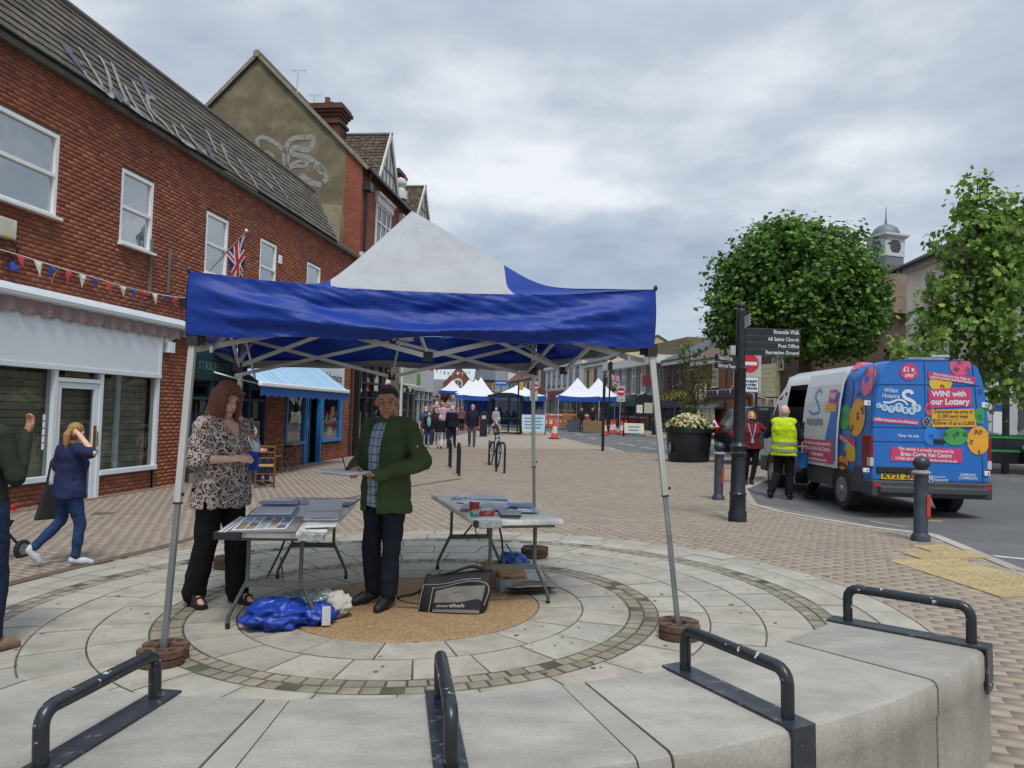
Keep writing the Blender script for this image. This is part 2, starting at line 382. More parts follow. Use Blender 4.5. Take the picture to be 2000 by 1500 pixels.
# pavers: each a block of its own, the nearest 300 as parts, the rest joined
PAVER = M('paver', (.3, .25, .2), .85, var=.06, scale=9, bump=.25, bscale=220, isl=PAVCOL, dirt=(.22, .18, .15), dscale=.45, damt=.4, fine=.06)
PC = Vector((-.735, 6.18)); PR = 3.84
tilt = Matrix.Rotation(-math.atan(K), 4, 'Y')
def boxes_mesh(name, items, mat, bev=.0):
    """items: (cx, cy, cz, sx, sy, sz, rot about z): one joined mesh of five-sided blocks"""
    n = len(items); A = np.array(items, dtype=float)
    base = np.array([(-.5,-.5,-.5),(.5,-.5,-.5),(.5,.5,-.5),(-.5,.5,-.5),(-.5,-.5,.5),(.5,-.5,.5),(.5,.5,.5),(-.5,.5,.5)])
    P = base[None]*A[:, None, 3:6]; c, s = np.cos(A[:, 6])[:, None], np.sin(A[:, 6])[:, None]
    X = P[:, :, 0]*c-P[:, :, 1]*s+A[:, None, 0]; Y = P[:, :, 0]*s+P[:, :, 1]*c+A[:, None, 1]; Z = P[:, :, 2]+A[:, None, 2]
    V = np.stack([X, Y, Z], 2).reshape(-1, 3)
    F = np.array([(4,5,6,7),(0,1,5,4),(2,3,7,6),(0,4,7,3),(1,2,6,5)]); F = (F[None]+8*np.arange(n)[:, None, None]).reshape(-1)
    me = bpy.data.meshes.new(name); me.vertices.add(len(V)); me.vertices.foreach_set('co', V.ravel()); nl = len(F)
    me.loops.add(nl); me.loops.foreach_set('vertex_index', F); me.polygons.add(nl//4); me.polygons.foreach_set('loop_start', np.arange(0, nl, 4))
    me.materials.append(mat); me.update(); me.validate(); return me
def in_tact(x, y): return x < kerb_x(y)-.28 and x > 4.12+.30*max(0, 7.6-y)*.0 and 6.35 < y < 8.75 and x-4.15 > (y-8.1)*.9
pv = []
ca, sa = math.cos(PROT), math.sin(PROT)
for j in range(-140, 345):
    for i in range(-120, 110):
        u = (i+.5*(j % 2))*.2; v = j*.1; x, y = u*ca-v*sa, u*sa+v*ca
        if not 3.2 < y < 33 or x < facade_x(y)+.12 or x > kerb_x(y)-.22: continue
        if math.hypot(x-PC.x, y-PC.y) < PR+.09: continue
        if abs(x) > y*.74+.3 or in_tact(x, y): continue
        pv.append((x, y))
pv.sort(key=lambda p: math.hypot(p[0], p[1]))
pm = boxes_mesh('paver', [(0, 0, -.02, .192, .092, .04, 0)], PAVER)
for k, (x, y) in enumerate(pv[:300]):
    o = inst(pm, 'paver', pavement, (x, y, K*x+random.uniform(-.003, .002)), PROT); o.rotation_euler = (0, -math.atan(K), PROT)
stuff(ob('pavers', boxes_mesh('pavers', [(x, y, K*x-.018+random.uniform(-.003, .002), .192, .092, .04, PROT) for x, y in pv[300:]], PAVER), pavement))
# kerb stones
KERB = M('kerb_stone', '#9c968c', .85, var=.15, scale=5, bump=.2, isl=['#a19b90', '#948d83', '#a8a297'])
acc = []
for (x0, y0), (x1, y1) in zip(kl, kl[1:]):
    if y0 < 4 or y1 > 60: continue
    n = max(1, round(math.hypot(x1-x0, y1-y0)/.9))
    for k in range(n): acc.append((x0+(x1-x0)*k/n, y0+(y1-y0)*k/n, x0+(x1-x0)*(k+1)/n, y0+(y1-y0)*(k+1)/n))
for a, b, c, d in acc:
    q = MB().beam((a-.07, b, gz(a-.08, b)-.07), (a-.07+(c-a)*.988, b+(d-b)*.988, gz(c-.08, d)-.07), .14, .15); q.build('kerb_stone', KERB, pavement)
# yellow tactile paving by the crossing
TACT = M('tactile_paving', '#a18f68', .85, var=.15, scale=7, bump=.2, isl=['#a59269', '#9b8962', '#ac9a72'], dirt=(.25, .21, .14), damt=.5)
tb = MB()
ux = Vector((-.10, .995, 0)); uy = Vector((.995, .10, 0))
tm = MB(); tm.box(-.197, .197, -.197, .197, -.03, .003, 'b')
for i in range(6):
    for j in range(6):
        tm.lathe([(.024, 0), (.021, .004), (.014, .0055)], 6, (-.165+.066*i, -.165+.066*j, .003))
tme = tm.mesh('tactile_slab', TACT)
for i in range(8):
    for j in range(9):
        x = 4.0+.4*j-.04*i; y = 6.2+.4*i+.04*j
        if in_tact(x, y): o = inst(tme, 'tactile_slab', pavement, (x, y, K*x+.004)); o.rotation_euler = (0, -math.atan(K), R(5.7))
# drainage channel curving past the plaza
DRN = M('drain_channel', '#5e5147', .9, var=.2, scale=8, bump=.3)
dpx = [(-60, 1165), (0, 1145), (150, 1108), (300, 1073), (420, 1040), (600, 990), (760, 957), (900, 935)]
dp = [G(*p) for p in dpx]; mbd = MB()
for i, p in enumerate(dp):
    t = (dp[min(i+1, len(dp)-1)]-dp[max(i-1, 0)]).normalized(); nn = Vector((-t.y, t.x, 0))*.075
    for q in (p+nn, p-nn): mbd.v.append((q.x, q.y, gz(q.x, q.y)+.006))
for i in range(len(dp)-1): mbd.face((2*i, 2*i+1, 2*i+3, 2*i+2))
o = mbd.build('drain_channel', DRN); struct(o)
# road markings: each a sheet just above the asphalt
RM = M('road_paint', '#b8b8b2', .8, var=.25, scale=14, dirt=(.13, .13, .13), dscale=9, damt=.8); RY = M('road_paint_yellow', '#b7a063', .8, var=.25, scale=14, dirt=(.13, .13, .13), dscale=9, damt=.8)
def marking(pxa, pxb, w=.1, m=RM):
    a, b = G(*pxa), G(*pxb); t = (b-a).normalized(); nn = Vector((-t.y, t.x, 0))*w/2
    q = MB(); q.v = [(p.x, p.y, gz(p.x, p.y)+.004) for p in (a+nn, a-nn, b-nn, b+nn)]; q.face((0, 1, 2, 3)); q.build('road_marking', m, road)
for a, b in (((1152, 855), (1165, 858)), ((1208, 865), (1222, 868)), ((1225, 868), (1238, 871)), ((1243, 860), (1290, 864)), ((1270, 866), (1300, 872)), ((1250, 873), (1280, 877)), ((1410, 890), (1440, 890)), ((1125, 848), (1140, 851)), ((1445, 886), (1500, 888))): marking(a, b, .12)
marking((1790, 1018), (1840, 1018), .1, RY); marking((1940, 1086), (2040, 1096), .12, RM); marking((1485, 987), (1680, 1022), .06, RY); marking((1700, 1018), (1770, 1030), .06, RY)
# ================================================================ PLAZA of stone rings
plaza = thing('plaza', (PC.x, PC.y, K*PC.x), 0, 'round stone plaza of concentric slab rings round a gravel disc', 'plaza'); plaza.rotation_euler = (0, -math.atan(K), 0); struct(plaza); del plaza['category']
MOSS = M('mossy_joint', (.085, .08, .055), .95, var=.5, scale=3, bump=.4, dirt=(.05, .045, .035), dscale=5)
GRAV = M('resin_gravel', (.33, .215, .11), .8, var=.1, scale=6, bump=.8, bscale=62, fine=.6)
SLAB = M('york_slab', (.3, .3, .26), .8, var=.17, scale=2.6, bump=.22, bscale=50, isl=['#a09c91', '#9b978c', '#a5a195', '#a09a8e', '#98948a', '#a19a8f', '#9e9b91', '#a39e92'], dirt=(.19, .18, .14), dscale=3.2, damt=.6, fine=.13)
SETT = M('sett', (.26, .24, .19), .85, var=.22, scale=9, bump=.4, bscale=120, isl=['#858070', '#8d8878', '#7c7768', '#958a79', '#8a7f70'], dirt=(.17, .16, .11), dscale=3, damt=.25)
MB().lathe([(PR+.015, -.05), (PR+.015, -.0035)], 128).build('joint_bed', MOSS, plaza)
MB().lathe([(1.0, -.03), (1.0, -.003), (.97, .004)], 96).build('gravel_disc', GRAV, plaza)
def sector(r0, r1, a0, a1, z0, z1, k=5):
    mb = MB()
    for i in range(k+1):
        a = a0+(a1-a0)*i/k; c, s = math.cos(a), math.sin(a)
        mb.v += [(r0*c, r0*s, z0), (r1*c, r1*s, z0), (r0*c, r0*s, z1), (r1*c, r1*s, z1)]
    for i in range(k):
        o = 4*i; mb.face((o+2, o+3, o+7, o+6)); mb.face((o+1, o+5, o+7, o+3)); mb.face((o, o+2, o+6, o+4))
    mb.face((0, 1, 3, 2)); o = 4*k; mb.face((o, o+2, o+3, o+1)); return mb
def ring(name, r0, r1, n, mat, gap=.013, k=4, ph=0, keep=None):
    da = 2*math.pi/n; rm = (r0+r1)/2
    me = sector(r0+gap/2, r1-gap/2, -da/2+gap/2/rm, da/2-gap/2/rm, -.03, 0, k).mesh(name, mat)
    out = []
    for i in range(n):
        a = ph+da*i+random.uniform(-.1, .1)*0; out.append((a, me, rm))
    return out
slabs = ring('paving_slab', 1.007, 1.36, 16, SLAB, ph=.13)+ring('paving_slab', 1.36, 1.725, 23, SLAB, ph=.05)+ring('paving_slab', 1.945, 2.325, 27, SLAB, ph=.02)+ring('paving_slab', 2.325, 2.71, 31, SLAB, ph=.09)+ring('paving_slab', 2.71, 3.05, 35, SLAB, ph=.04)+ring('paving_slab', 3.27, 3.56, 38, SLAB, ph=.08)+ring('paving_slab', 3.56, PR, 41, SLAB, ph=.02)
for a, me, rm in slabs:
    o = inst(me, 'paving_slab', plaza, (0, 0, random.uniform(-.003, .0015)), a)
setts = ring('sett', 1.725, 1.834, 92, SETT, .017, 1)+ring('sett', 1.834, 1.945, 98, SETT, .017, 1, .03)+ring('sett', 3.05, 3.16, 150, SETT, .017, 1)+ring('sett', 3.16, 3.27, 156, SETT, .017, 1, .02)
def sd_(t):
    a, me, rm = t; x, y = PC.x+rm*math.cos(a), PC.y+rm*math.sin(a)
    hid = rm > 3 and -2.6 < ((a+math.pi) % (2*math.pi)-math.pi) < -.75
    return math.hypot(x, y)+(50 if hid else 0)
setts.sort(key=sd_)
rest = MB()
for k, (a, me, rm) in enumerate(setts):
    dz = random.uniform(-.004, .002)
    if k < 300: inst(me, 'sett', plaza, (0, 0, dz), a)
    else:
        o = len(rest.v); m = Matrix.Translation((0, 0, dz)) @ Matrix.Rotation(a, 4, 'Z')
        rest.v += [tuple(m @ v.co) for v in me.vertices]
        for p in me.polygons: rest.face([o+i for i in p.vertices])
stuff(rest.build('setts', SETT, plaza, fix=False))
# trodden gum and scraps on the stone, a cover in the paving
q = MB()
for _ in range(260):
    a, r_ = random.uniform(0, 6.28), 3.8*math.sqrt(random.random()); n_ = random.choice((6, 7, 8)); s_ = random.uniform(.006, .02); x, y = r_*math.cos(a), r_*math.sin(a); o_ = len(q.v)
    q.v += [(x+s_*random.uniform(.7, 1.2)*math.cos(6.283*i/n_), y+s_*random.uniform(.7, 1.2)*math.sin(6.283*i/n_), .0035) for i in range(n_)]; q.face(range(o_, o_+n_))
stuff(q.build('gum_spots', M('trodden_gum', '#6b675e', .9, var=.4, scale=3), plaza, fix=False))
q = MB()
for _ in range(420):
    x, y = random.uniform(-6.5, 5), random.uniform(5, 19)
    if math.hypot(x-PC.x, y-PC.y) < PR or x > kerb_x(y)-.3: continue
    s_ = random.uniform(.008, .022); o_ = len(q.v); a = random.uniform(0, 3)
    q.v += [(x+s_*math.cos(a+6.283*i/6), y+s_*math.sin(a+6.283*i/6)*random.uniform(.6, 1.2), gz(x, y)+.005) for i in range(6)]; q.face(range(o_, o_+6))
stuff(q.build('gum_spots', M('trodden_gum'), pavement, fix=False))
g_ = G(205, 1003); q = MB(); q.cbox((g_.x, g_.y, g_.z-.01), .35, .25, .03, .3); q.build('drain_cover', DRN, pavement)
# ================================================================ curved concrete bench
CONC = M('concrete', '#97958d', .7, var=.2, scale=2.6, bump=.2, bscale=48, isl=['#94928a', '#8f8d85', '#99968d'], dirt=(.19, .18, .15), dscale=2.2, damt=.6, fine=.12, stretch=(1, 2.2, 1))
CONC2 = M('concrete_spacer', '#949088', .8, var=.15, scale=4, bump=.2, bscale=90, dirt=(.2, .2, .15), damt=.5)
RAILP = M('chipped_black_paint', (.014, .017, .022), .3, var=.2, scale=20, dirt=(.5, .53, .55), dscale=26, damt=.9, dr=(.625, .65), bump=.06, bscale=90)
PLATE = M('rail_plate', (.035, .042, .055), .35, .3, var=.25, scale=14, dirt=(.25, .26, .26), dscale=18, damt=.6, dr=(.58, .64))
BOLT = M('bolt_head', '#8a8a86', .4, .7)
bench = thing('concrete_bench', (PC.x, PC.y, K*PC.x), 0, 'curved grey concrete seat wall with black metal rails', 'bench'); bench.rotation_euler = (0, -math.atan(K), 0)
B0, B1, BH = 3.335, 4.015, .5
def bsector(a0, a1, name, mat, r0=B0, r1=B1, h=BH):
    mb = MB(); k = 6; prof = [(r0, -.1), (r0, h-.012), (r0+.012, h), (r1-.03, h), (r1-.009, h-.009), (r1, h-.03), (r1, h-.13), (r1-.006, h-.14), (r1-.006, -.1)]
    n = len(prof)
    for i in range(k+1):
        a = R(a0+(a1-a0)*i/k); mb.v += [(r*math.cos(a), r*math.sin(a), z) for r, z in prof]
    for i in range(k):
        for j in range(n-1): a = i*n+j; mb.face((a, a+1, a+n+1, a+n))
    mb.face(range(n)); mb.face([k*n+j for j in range(n)]); return mb.build(name, mat, bench, smooth=True)
rails = [-134.0, -116.5, -98.9, -81.2, -64.0, -43.2]
edges = [-152, -149, -126.0, -124.3, -110, -107.6, -92.2, -90.6, -73.0, -71.3, -53.6, -52.0, -42.0]
for i in range(len(edges)-1):
    sp = edges[i+1]-edges[i] < 3
    bsector(edges[i]+.06, edges[i+1]-.06, 'joint_strip' if sp else 'concrete_block', CONC2 if sp else CONC, h=BH-(.003 if sp else 0), r1=B1-(.004 if sp else 0))
for a in rails:
    fr = Matrix.Rotation(R(a), 4, 'Z')
    end = a == rails[-1]
    pl = MB(); w = .052
    pl.box(B0-.015, B1+.013, -w, w, BH+.001, BH+.012); pl.box(B1+.002, B1+.013, -w, w, BH-.19, BH+.001)
    h = MB(); x0, x1, z1, rb = B0+.075, B1-.06, BH+.175, .05
    path = [(x0, 0, BH+.008), (x0, 0, z1-rb)]+[(x0+rb*(1-math.cos(t)), 0, z1-rb+rb*math.sin(t)) for t in (.4, .8, 1.2, 1.57)]+[(x1-rb*(1-math.cos(t)), 0, z1-rb+rb*math.sin(t)) for t in (1.57, 1.2, .8, .4)]+[(x1, 0, z1-rb), (x1, 0, BH+.008)]
    h.tube(path, .0228, 14); h.xf(fr); ho = h.build('rail', RAILP, bench, smooth=True)
    pl.xf(fr); pl.build('rail_plate', PLATE, ho, bev=.002)
    for dy in (-.026, .026):
        b = MB().lathe([(.011, 0), (.011, .003), (.006, .007)], 8); b.xf(Matrix.Translation((B1+.013, dy, BH-.155)) @ Matrix.Rotation(R(90), 4, 'Y')); b.xf(fr); b.build('bolt', BOLT, ho)
# ================================================================ RED BRICK SHOP ROW on the left
fx = Vector((_d2.x, _d2.y, 0)); fn = Vector((_d2.y, -_d2.x, 0))
FP0 = fn*FACADE_OFF
def FU(px, py, w=0):                       # point on the facade plane (w = metres out from it): (along, height)
    d = ray(px, py); t = (FACADE_OFF+w)/(d.x*fn.x+d.y*fn.y); p = d*t; return p.x*fx.x+p.y*fx.y, p.z+H
def FS(px, py, u):                         # point on the cross plane at u: (w, height)
    d = ray(px, py); t = u/(d.x*fx.x+d.y*fx.y); p = d*t; return p.x*fn.x+p.y*fn.y-FACADE_OFF, p.z+H
FRZ = math.atan2(fx.y, fx.x)
def fthing(name, u, label, cat, group=None, w=0, z=0):
    """a thing standing in the facade's frame: x along the street, y into the building, z up"""
    p = FP0+fx*u+fn*w; o = thing(name, (p.x, p.y, z), FRZ, label, cat, group); return o
BRICKS = M('red_brick', (.25, .08, .05), .85, var=.22, scale=14, bump=.35, bscale=110, isl=['#8a4e38', '#90533b', '#844a36', '#955940', '#8d5038', '#804734', '#9a6044', '#874d37', '#90543c', '#7c4432'], dirt=(.10, .05, .04), dscale=1.2, damt=.45, fine=.1)
MORT = M('mortar', (.13, .085, .065), .95, var=.25, scale=10, bump=.3)
TILEM = M('roof_tile', (.12, .11, .095), .9, var=.3, scale=7, bump=.4, bscale=60, isl=['#565049', '#5f5850', '#4e4943', '#645c52', '#585550'], dirt=(.20, .19, .16), dscale=4, damt=.5, fine=.15)
TIMB = M('grey_timber', '#6b6660', .85, var=.3, scale=10, stretch=(1, 1, .1))
row = fthing('brick_building', 0, 'long red brick shop row with grey tiled roof and white upstairs windows', 'building')
U0, U1 = 4.0, 26.35
ZB = -.55
wins = [(9.9, 11.35, 4.58, 5.97), (12.98, 13.98, 4.55, 5.97), (15.99, 16.98, 4.55, 5.97), (18.66, 19.63, 4.55, 5.97), (21.75, 22.8, 4.55, 5.97)]
shops = [(4.6, 14.43, ZB, 2.985), (15.65, 19.3, ZB, 2.75), (20.65, 25.15, ZB, 2.95)]
holes = wins+shops
# mortar backing with the openings left out
us = sorted({U0, U1, *[h[0] for h in holes], *[h[1] for h in holes]}); zs = sorted({ZB, 7.0, *[h[2] for h in holes], *[h[3] for h in holes]})
mb = MB()
for a, b in zip(us, us[1:]):
    for c, d in zip(zs, zs[1:]):
        m = ((a+b)/2, (c+d)/2)
        if any(h[0] < m[0] < h[1] and h[2] < m[1] < h[3] for h in holes): continue
        mb.quad((a, .014, c), (b, .014, c), (b, .014, d), (a, .014, d))
for h in wins: 
    for q in (((h[0], .014, h[2]), (h[0], .25, h[2]), (h[0], .25, h[3]), (h[0], .014, h[3])), ((h[1], .014, h[2]), (h[1], .25, h[2]), (h[1], .25, h[3]), (h[1], .014, h[3])), ((h[0], .014, h[3]), (h[1], .014, h[3]), (h[1], .25, h[3]), (h[0], .25, h[3])), ((h[0], .014, h[2]), (h[1], .014, h[2]), (h[1], .25, h[2]), (h[0], .25, h[2]))): mb.quad(*q)
mb.build('wall', MORT, row, fix=False)
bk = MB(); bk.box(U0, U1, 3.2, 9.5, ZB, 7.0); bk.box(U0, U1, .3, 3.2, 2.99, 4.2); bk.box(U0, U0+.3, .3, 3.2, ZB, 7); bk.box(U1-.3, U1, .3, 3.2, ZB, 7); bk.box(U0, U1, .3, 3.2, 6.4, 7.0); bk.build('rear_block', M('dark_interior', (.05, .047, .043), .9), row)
bl = []
CH, BW_ = .0765, .2225
for j in range(int((7.0-ZB)/CH)):
    z = ZB+CH*(j+.5)
    for i in range(-1, int((U1-U0)/BW_)+2):
        a = U0+(i+.5*(j % 2))*BW_; segs = [(max(a, U0), min(a+BW_, U1))]
        for h in holes:
            if h[2]-.03 < z < h[3]+.03:
                ns = []
                for s0, s1 in segs:
                    if s1 <= h[0] or s0 >= h[1]: ns.append((s0, s1)); continue
                    if s0 < h[0]: ns.append((s0, h[0]))
                    if s1 > h[1]: ns.append((h[1], s1))
                segs = ns
        for s0, s1 in segs:
            if s1-s0 > .03:
                near = s0 < 15.4
                bl.append((s0, s1, z))
# straight joints at the bays
bl = [b for b in bl if not any(abs((b[0]+b[1])/2-g) < .012 for g in (14.95,))]
def bvis(b):                                # how large it shows from the street corner
    return (b[1]-b[0] > .2, -abs(b[0]-12.2)-abs(b[2]-4.0)*1.5)
full = sorted([b for b in bl if b[1]-b[0] > .2 and b[0] > 10.3 and b[2] > 3.3], key=lambda b: b[0])[:300]
fs = set(full)
bme = boxes_mesh('brick', [(0, 0, 0, BW_-.011, .024, CH-.011, 0)], BRICKS)
# the blocks above have no underside face; turn them so that the open side is the bedded back
def wall_bricks(name, items, mat):
    A = [(0, 0, 0, b[1]-b[0]-.011, CH-.011, .024, 0) for b in items]
    me = boxes_mesh(name, A, mat); n = len(items); co = np.empty(n*24); me.vertices.foreach_get('co', co); co = co.reshape(n, 8, 3)
    out = np.empty_like(co); out[:, :, 0] = co[:, :, 0]; out[:, :, 1] = -co[:, :, 2]+.012; out[:, :, 2] = co[:, :, 1]
    for k, b in enumerate(items): out[k] += np.array([(b[0]+b[1])/2, random.uniform(-.003, .003), b[2]]) if name != 'brick' else 0
    me.vertices.foreach_set('co', out.ravel()); me.update(); return me
bme = wall_bricks('brick', [(0, BW_, 0)], BRICKS)
for b in full: inst(bme, 'brick', row, ((b[0]+b[1])/2, random.uniform(-.003, .003), b[2]))
stuff(ob('bricks', wall_bricks('bricks', [b for b in bl if b not in fs], BRICKS), row))
# eaves, roof courses
zr0, wr0, zr1, wr1 = 7.06, .16, 8.78, -.80
EAV = M('eaves_board', '#57524a', .9, var=.3, scale=9, bump=.3)
MB().box(U0, U1, -.13, .03, 6.93, 7.03).build('eaves', EAV, row)
NROW = 11; sl = Vector((0, -wr1+wr0, zr1-zr0)); sl_len = sl.length; sd1 = sl/sl_len; sn = Vector((0, -sd1.z, sd1.y))
UR = 23.85
rb = MB(); rb.quad((U0, -wr0+.02, zr0), (UR, -wr0+.02, zr0), (UR, -wr1+.02, zr1), (U0, -wr1+.02, zr1)); rb.quad((UR, -wr0+.02, zr0), (UR, 6, zr0), (UR, 4, zr1), (UR, -wr1+.02, zr1)); rb.quad((U0, -wr1+.02, zr1), (UR, -wr1+.02, zr1), (UR, 6, zr1+1.2), (U0, 6, zr1+1.2))
rb.build('roof_deck', M('roof_felt', (.03, .03, .03), .9), row)
rot = Matrix(((1, 0, 0), (0, sd1.y, sn.y), (0, sd1.z, sn.z))).to_4x4()
gau = sl_len/NROW; TW = .33
def tile_mb(w):
    t = MB(); t.v = [(-w/2, 0, 0), (w/2, 0, 0), (w/2, gau*1.08, 0), (-w/2, gau*1.08, 0), (-w/2, 0, .034), (w/2, 0, .034), (w/2, gau*1.08, .008), (-w/2, gau*1.08, .008)]
    for f in ((4, 5, 6, 7), (0, 1, 5, 4), (0, 4, 7, 3), (1, 2, 6, 5)): t.face(f)
    return t.xf(rot)
tme = tile_mb(TW-.006).mesh('roof_tile', TILEM); tiles = []
for j in range(NROW):
    for i in range(int((UR-U0)/TW)+1):
        u = U0+(i+.5*(j % 2))*TW+.05
        if u+TW/2 > UR: continue
        tiles.append((u, j))
tiles.sort(key=lambda t: abs(t[0]-12.0)+ (0 if t[0] > 9.4 else 30))
rest = MB()
for k, (u, j) in enumerate(tiles):
    p = Vector((u, -wr0, zr0))+sd1*(gau*j)+sn*random.uniform(.001, .008)
    if k < 300: inst(tme, 'roof_tile', row, p)
    else:
        o = len(rest.v); rest.v += [tuple(p+v.co) for v in tme.vertices]
        for q in tme.polygons: rest.face([o+i for i in q.vertices])
stuff(rest.build('roof_tiles', TILEM, row, fix=False))
MB().tube([(U0, -wr1, zr1), (UR, -wr1, zr1)], .09, 8).build('ridge', EAV, row)
MB().box(UR, U1, -.14, .25, 7.0, 7.1).build('coping', M('coping', '#6a655c', .9, var=.3), row)
# graffiti sprayed over the roof tiles and the gable (abstract strokes)
GRW = M('spray_pale', '#8a8883', .9, var=.3, scale=9, dirt='#66615a', dscale=5, damt=.5); GRP = M('spray_purple', '#565268', .8, var=.3, scale=12)
def roof_stroke(pxs, w, m):
    pts = []
    for p in pxs:
        lo, hi = 0, 1                       # find the point on the sloping tiles under the pixel
        for _ in range(20):
            t = (lo+hi)/2; u, z = FU(*p, wr0+(wr1-wr0)*t); 
            if z > zr0+(zr1-zr0)*t: lo = t
            else: hi = t
        pts.append((u, t*sl_len, 0))
    rbm = ribbon(spline(pts, 4), w); place(rbm, Vector((0, -wr0, zr0)), (1, 0, 0), sd1, -.046)
    rbm.v = [tuple(Vector(v)+sn*.092) for v in rbm.v] if (Vector((1,0,0)).cross(sd1)).dot(sn) > 0 else [tuple(Vector(v)) for v in rbm.v]
    return rbm
gs = []
for pxs in ([(150, 120), (165, 150), (190, 185), (205, 205)], [(150, 95), (185, 150), (200, 190), (215, 190), (205, 140), (190, 110)], [(215, 125), (235, 180), (250, 215)], [(230, 190), (260, 235), (290, 260), (265, 215), (240, 170)], [(255, 160), (285, 215), (300, 250)], [(300, 195), (285, 190), (290, 215), (315, 240), (335, 270)], [(335, 245), (350, 285), (375, 320)], [(350, 245), (385, 290), (400, 300)], [(400, 255), (420, 300)], [(440, 300), (430, 285), (445, 320), (470, 350)], [(460, 310), (490, 350), (500, 370)], [(500, 340), (530, 370)], [(520, 330), (560, 390)]):
    gs.append(roof_stroke(pxs, .11, GRW))
for g_ in gs: g_.build('graffiti', GRW, row, fix=False)
gs = [roof_stroke(p, .22, GRP) for p in ([(118, 85), (140, 115), (160, 140)], [(215, 175), (235, 205)], [(270, 150), (290, 190)], [(400, 285), (415, 320)])]
for g_ in gs: g_.build('graffiti', GRP, row, fix=False)
# upstairs windows
def window(parent, u0, u1, z0, z1, y=.09, bars=((), ()), frame=.055, pane=PANE, sill=True, mat=WHITE, name='window', fy=.05, split=None):
    f = MB(); c = frame
    f.box(u0, u1, y-fy, y+.03, z0, z0+c); f.box(u0, u1, y-fy, y+.03, z1-c, z1); f.box(u0, u0+c, y-fy, y+.03, z0+c, z1-c); f.box(u1-c, u1, y-fy, y+.03, z0+c, z1-c)
    vb, hb = bars
    for t in vb: x = u0+(u1-u0)*t; f.box(x-.02, x+.02, y-fy+.008, y+.02, z0+c, z1-c)
    for t in hb: z = z0+(z1-z0)*t; f.box(u0+c, u1-c, y-fy-.004, y+.024, z-.028, z+.028)
    o = f.build(name, mat, parent)
    zz = [z0+c]+[z0+(z1-z0)*t for t in hb]+[z1-c]
    for a, b in zip(zz, zz[1:]):
        p = MB(); p.box(u0+c, u1-c, y-.006, y+.006, a, b); p.build('pane', pane, o)
    if sill: s = MB(); s.box(u0-.04, u1+.04, y-fy-.11, y+.01, z0-.045, z0-.002); s.build('sill', mat, o)
    return o
for i, (a, b, c, d) in enumerate(wins):
    window(row, a, b, c, d, y=.06, bars=((), (.5,)), frame=.065, fy=.06)
CURT = M('net_curtain', '#b9bfc2', .9, var=.1, stretch=(6, 1, .3))
# ---- white empty shop
WP = M('white_shop_paint', '#cfd6dc', .45, var=.05, scale=2, dirt=(.55, .57, .58), dscale=.8, damt=.35)
fas = MB(); fas.box(4.6, 14.40, -.06, .12, 2.13, 2.98); fas.box(4.6, 14.43, -.085, .12, 2.05, 2.13); fas.box(14.35, 14.43, -.075, .12, 2.13, 2.98); fas.build('fascia', WP, row, bev=.004)
fr = MB()
for u in (4.6, 7.9, 11.47, 12.62, 14.35): fr.box(u, u+.085, -.05, .1, -.42 if 11.4 < u < 12.7 else .23, 2.05)
fr.box(4.685, 11.47, -.08, .1, .19, .275); fr.box(12.705, 14.43, -.08, .1, .19, .275); fr.box(11.555, 12.62, -.048, .1, 1.86, 1.93)
fr.build('shop_frame', WP, row, bev=.004)
for a, b in ((4.685, 7.9), (7.985, 11.47), (12.705, 14.35)):
    p = MB(); p.box(a, b, .02, .032, .275, 2.05); p.build('pane', GLASS, row)
p = MB(); p.box(11.555, 12.62, .02, .032, 1.93, 2.05); p.build('pane', GLASS, row)
dr = MB(); dr.box(11.56, 11.68, -.02, .04, -.42, 1.855); dr.box(12.5, 12.615, -.02, .04, -.42, 1.855); dr.box(11.68, 12.5, -.02, .04, 1.75, 1.855); dr.box(11.68, 12.5, -.02, .04, -.42, -.2)
door = dr.build('door', WP, row, bev=.003)
p = MB(); p.box(11.68, 12.5, .005, .017, -.2, 1.75); p.build('pane', GLASS, door)
hd = MB(); hd.box(12.52, 12.585, -.032, -.02, .62, 1.1); hd.tube([(12.553, -.03, .7), (12.553, -.085, .74), (12.553, -.085, .98), (12.553, -.03, 1.02)], .012, 8); hd.build('handle', M('brass', '#8a7442', .35, .8), door)
rs = []
for j in range(int((.19-ZB)/CH)):
    z = ZB+CH*(j+.5)
    for i in range(60):
        a = 4.685+(i+.5*(j % 2))*BW_
        for lo, hi in ((4.685, 11.47), (12.705, 14.35)):
            s0, s1 = max(a, lo), min(a+BW_, hi)
            if s1-s0 > .03: rs.append((s0, s1, z))
stuff(ob('riser_bricks', wall_bricks('riser_bricks', rs, BRICKS), row)); q = MB(); q.box(4.685, 11.47, .014, .1, ZB, .19); q.box(12.705, 14.35, .014, .1, ZB, .19); q.build('stall_riser', MORT, row)
q = MB(); q.box(4.6, 15.6, -.1, .05, -.5, -.2); q.build('plinth', M('plinth', '#8c7a6b', .9, var=.2, bump=.3), row)
SLAT = M('slatwall', '#8f8874', .6, var=.1, isl=['#8f8874', '#88816e', '#968f7b'])
for u0_, u1_ in ((4.7, 14.3),):
    for k in range(16):
        z = .0+k*.125; q = MB(); q.box(u0_, u1_, .16, .19, z, z+.115); q.build('slatwall_board', SLAT, row)
q = MB(); q.box(13.3, 13.42, .11, .155, .2, 2.05); q.build('interior_post', WP, row)
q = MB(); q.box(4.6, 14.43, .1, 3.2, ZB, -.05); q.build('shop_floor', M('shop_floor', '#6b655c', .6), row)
tx = text_mb('SHOTSTREET', .1, .003, .12, .62); place(tx, (12.08, 0, 1.99), (1, 0, 0), (0, 0, 1), -.035); tx.v = [(v[0], .016, v[2]) for v in tx.v]; tx.build('lettering', M('gold_leaf', '#7d7448', .5), row, fix=False)
ps = MB()
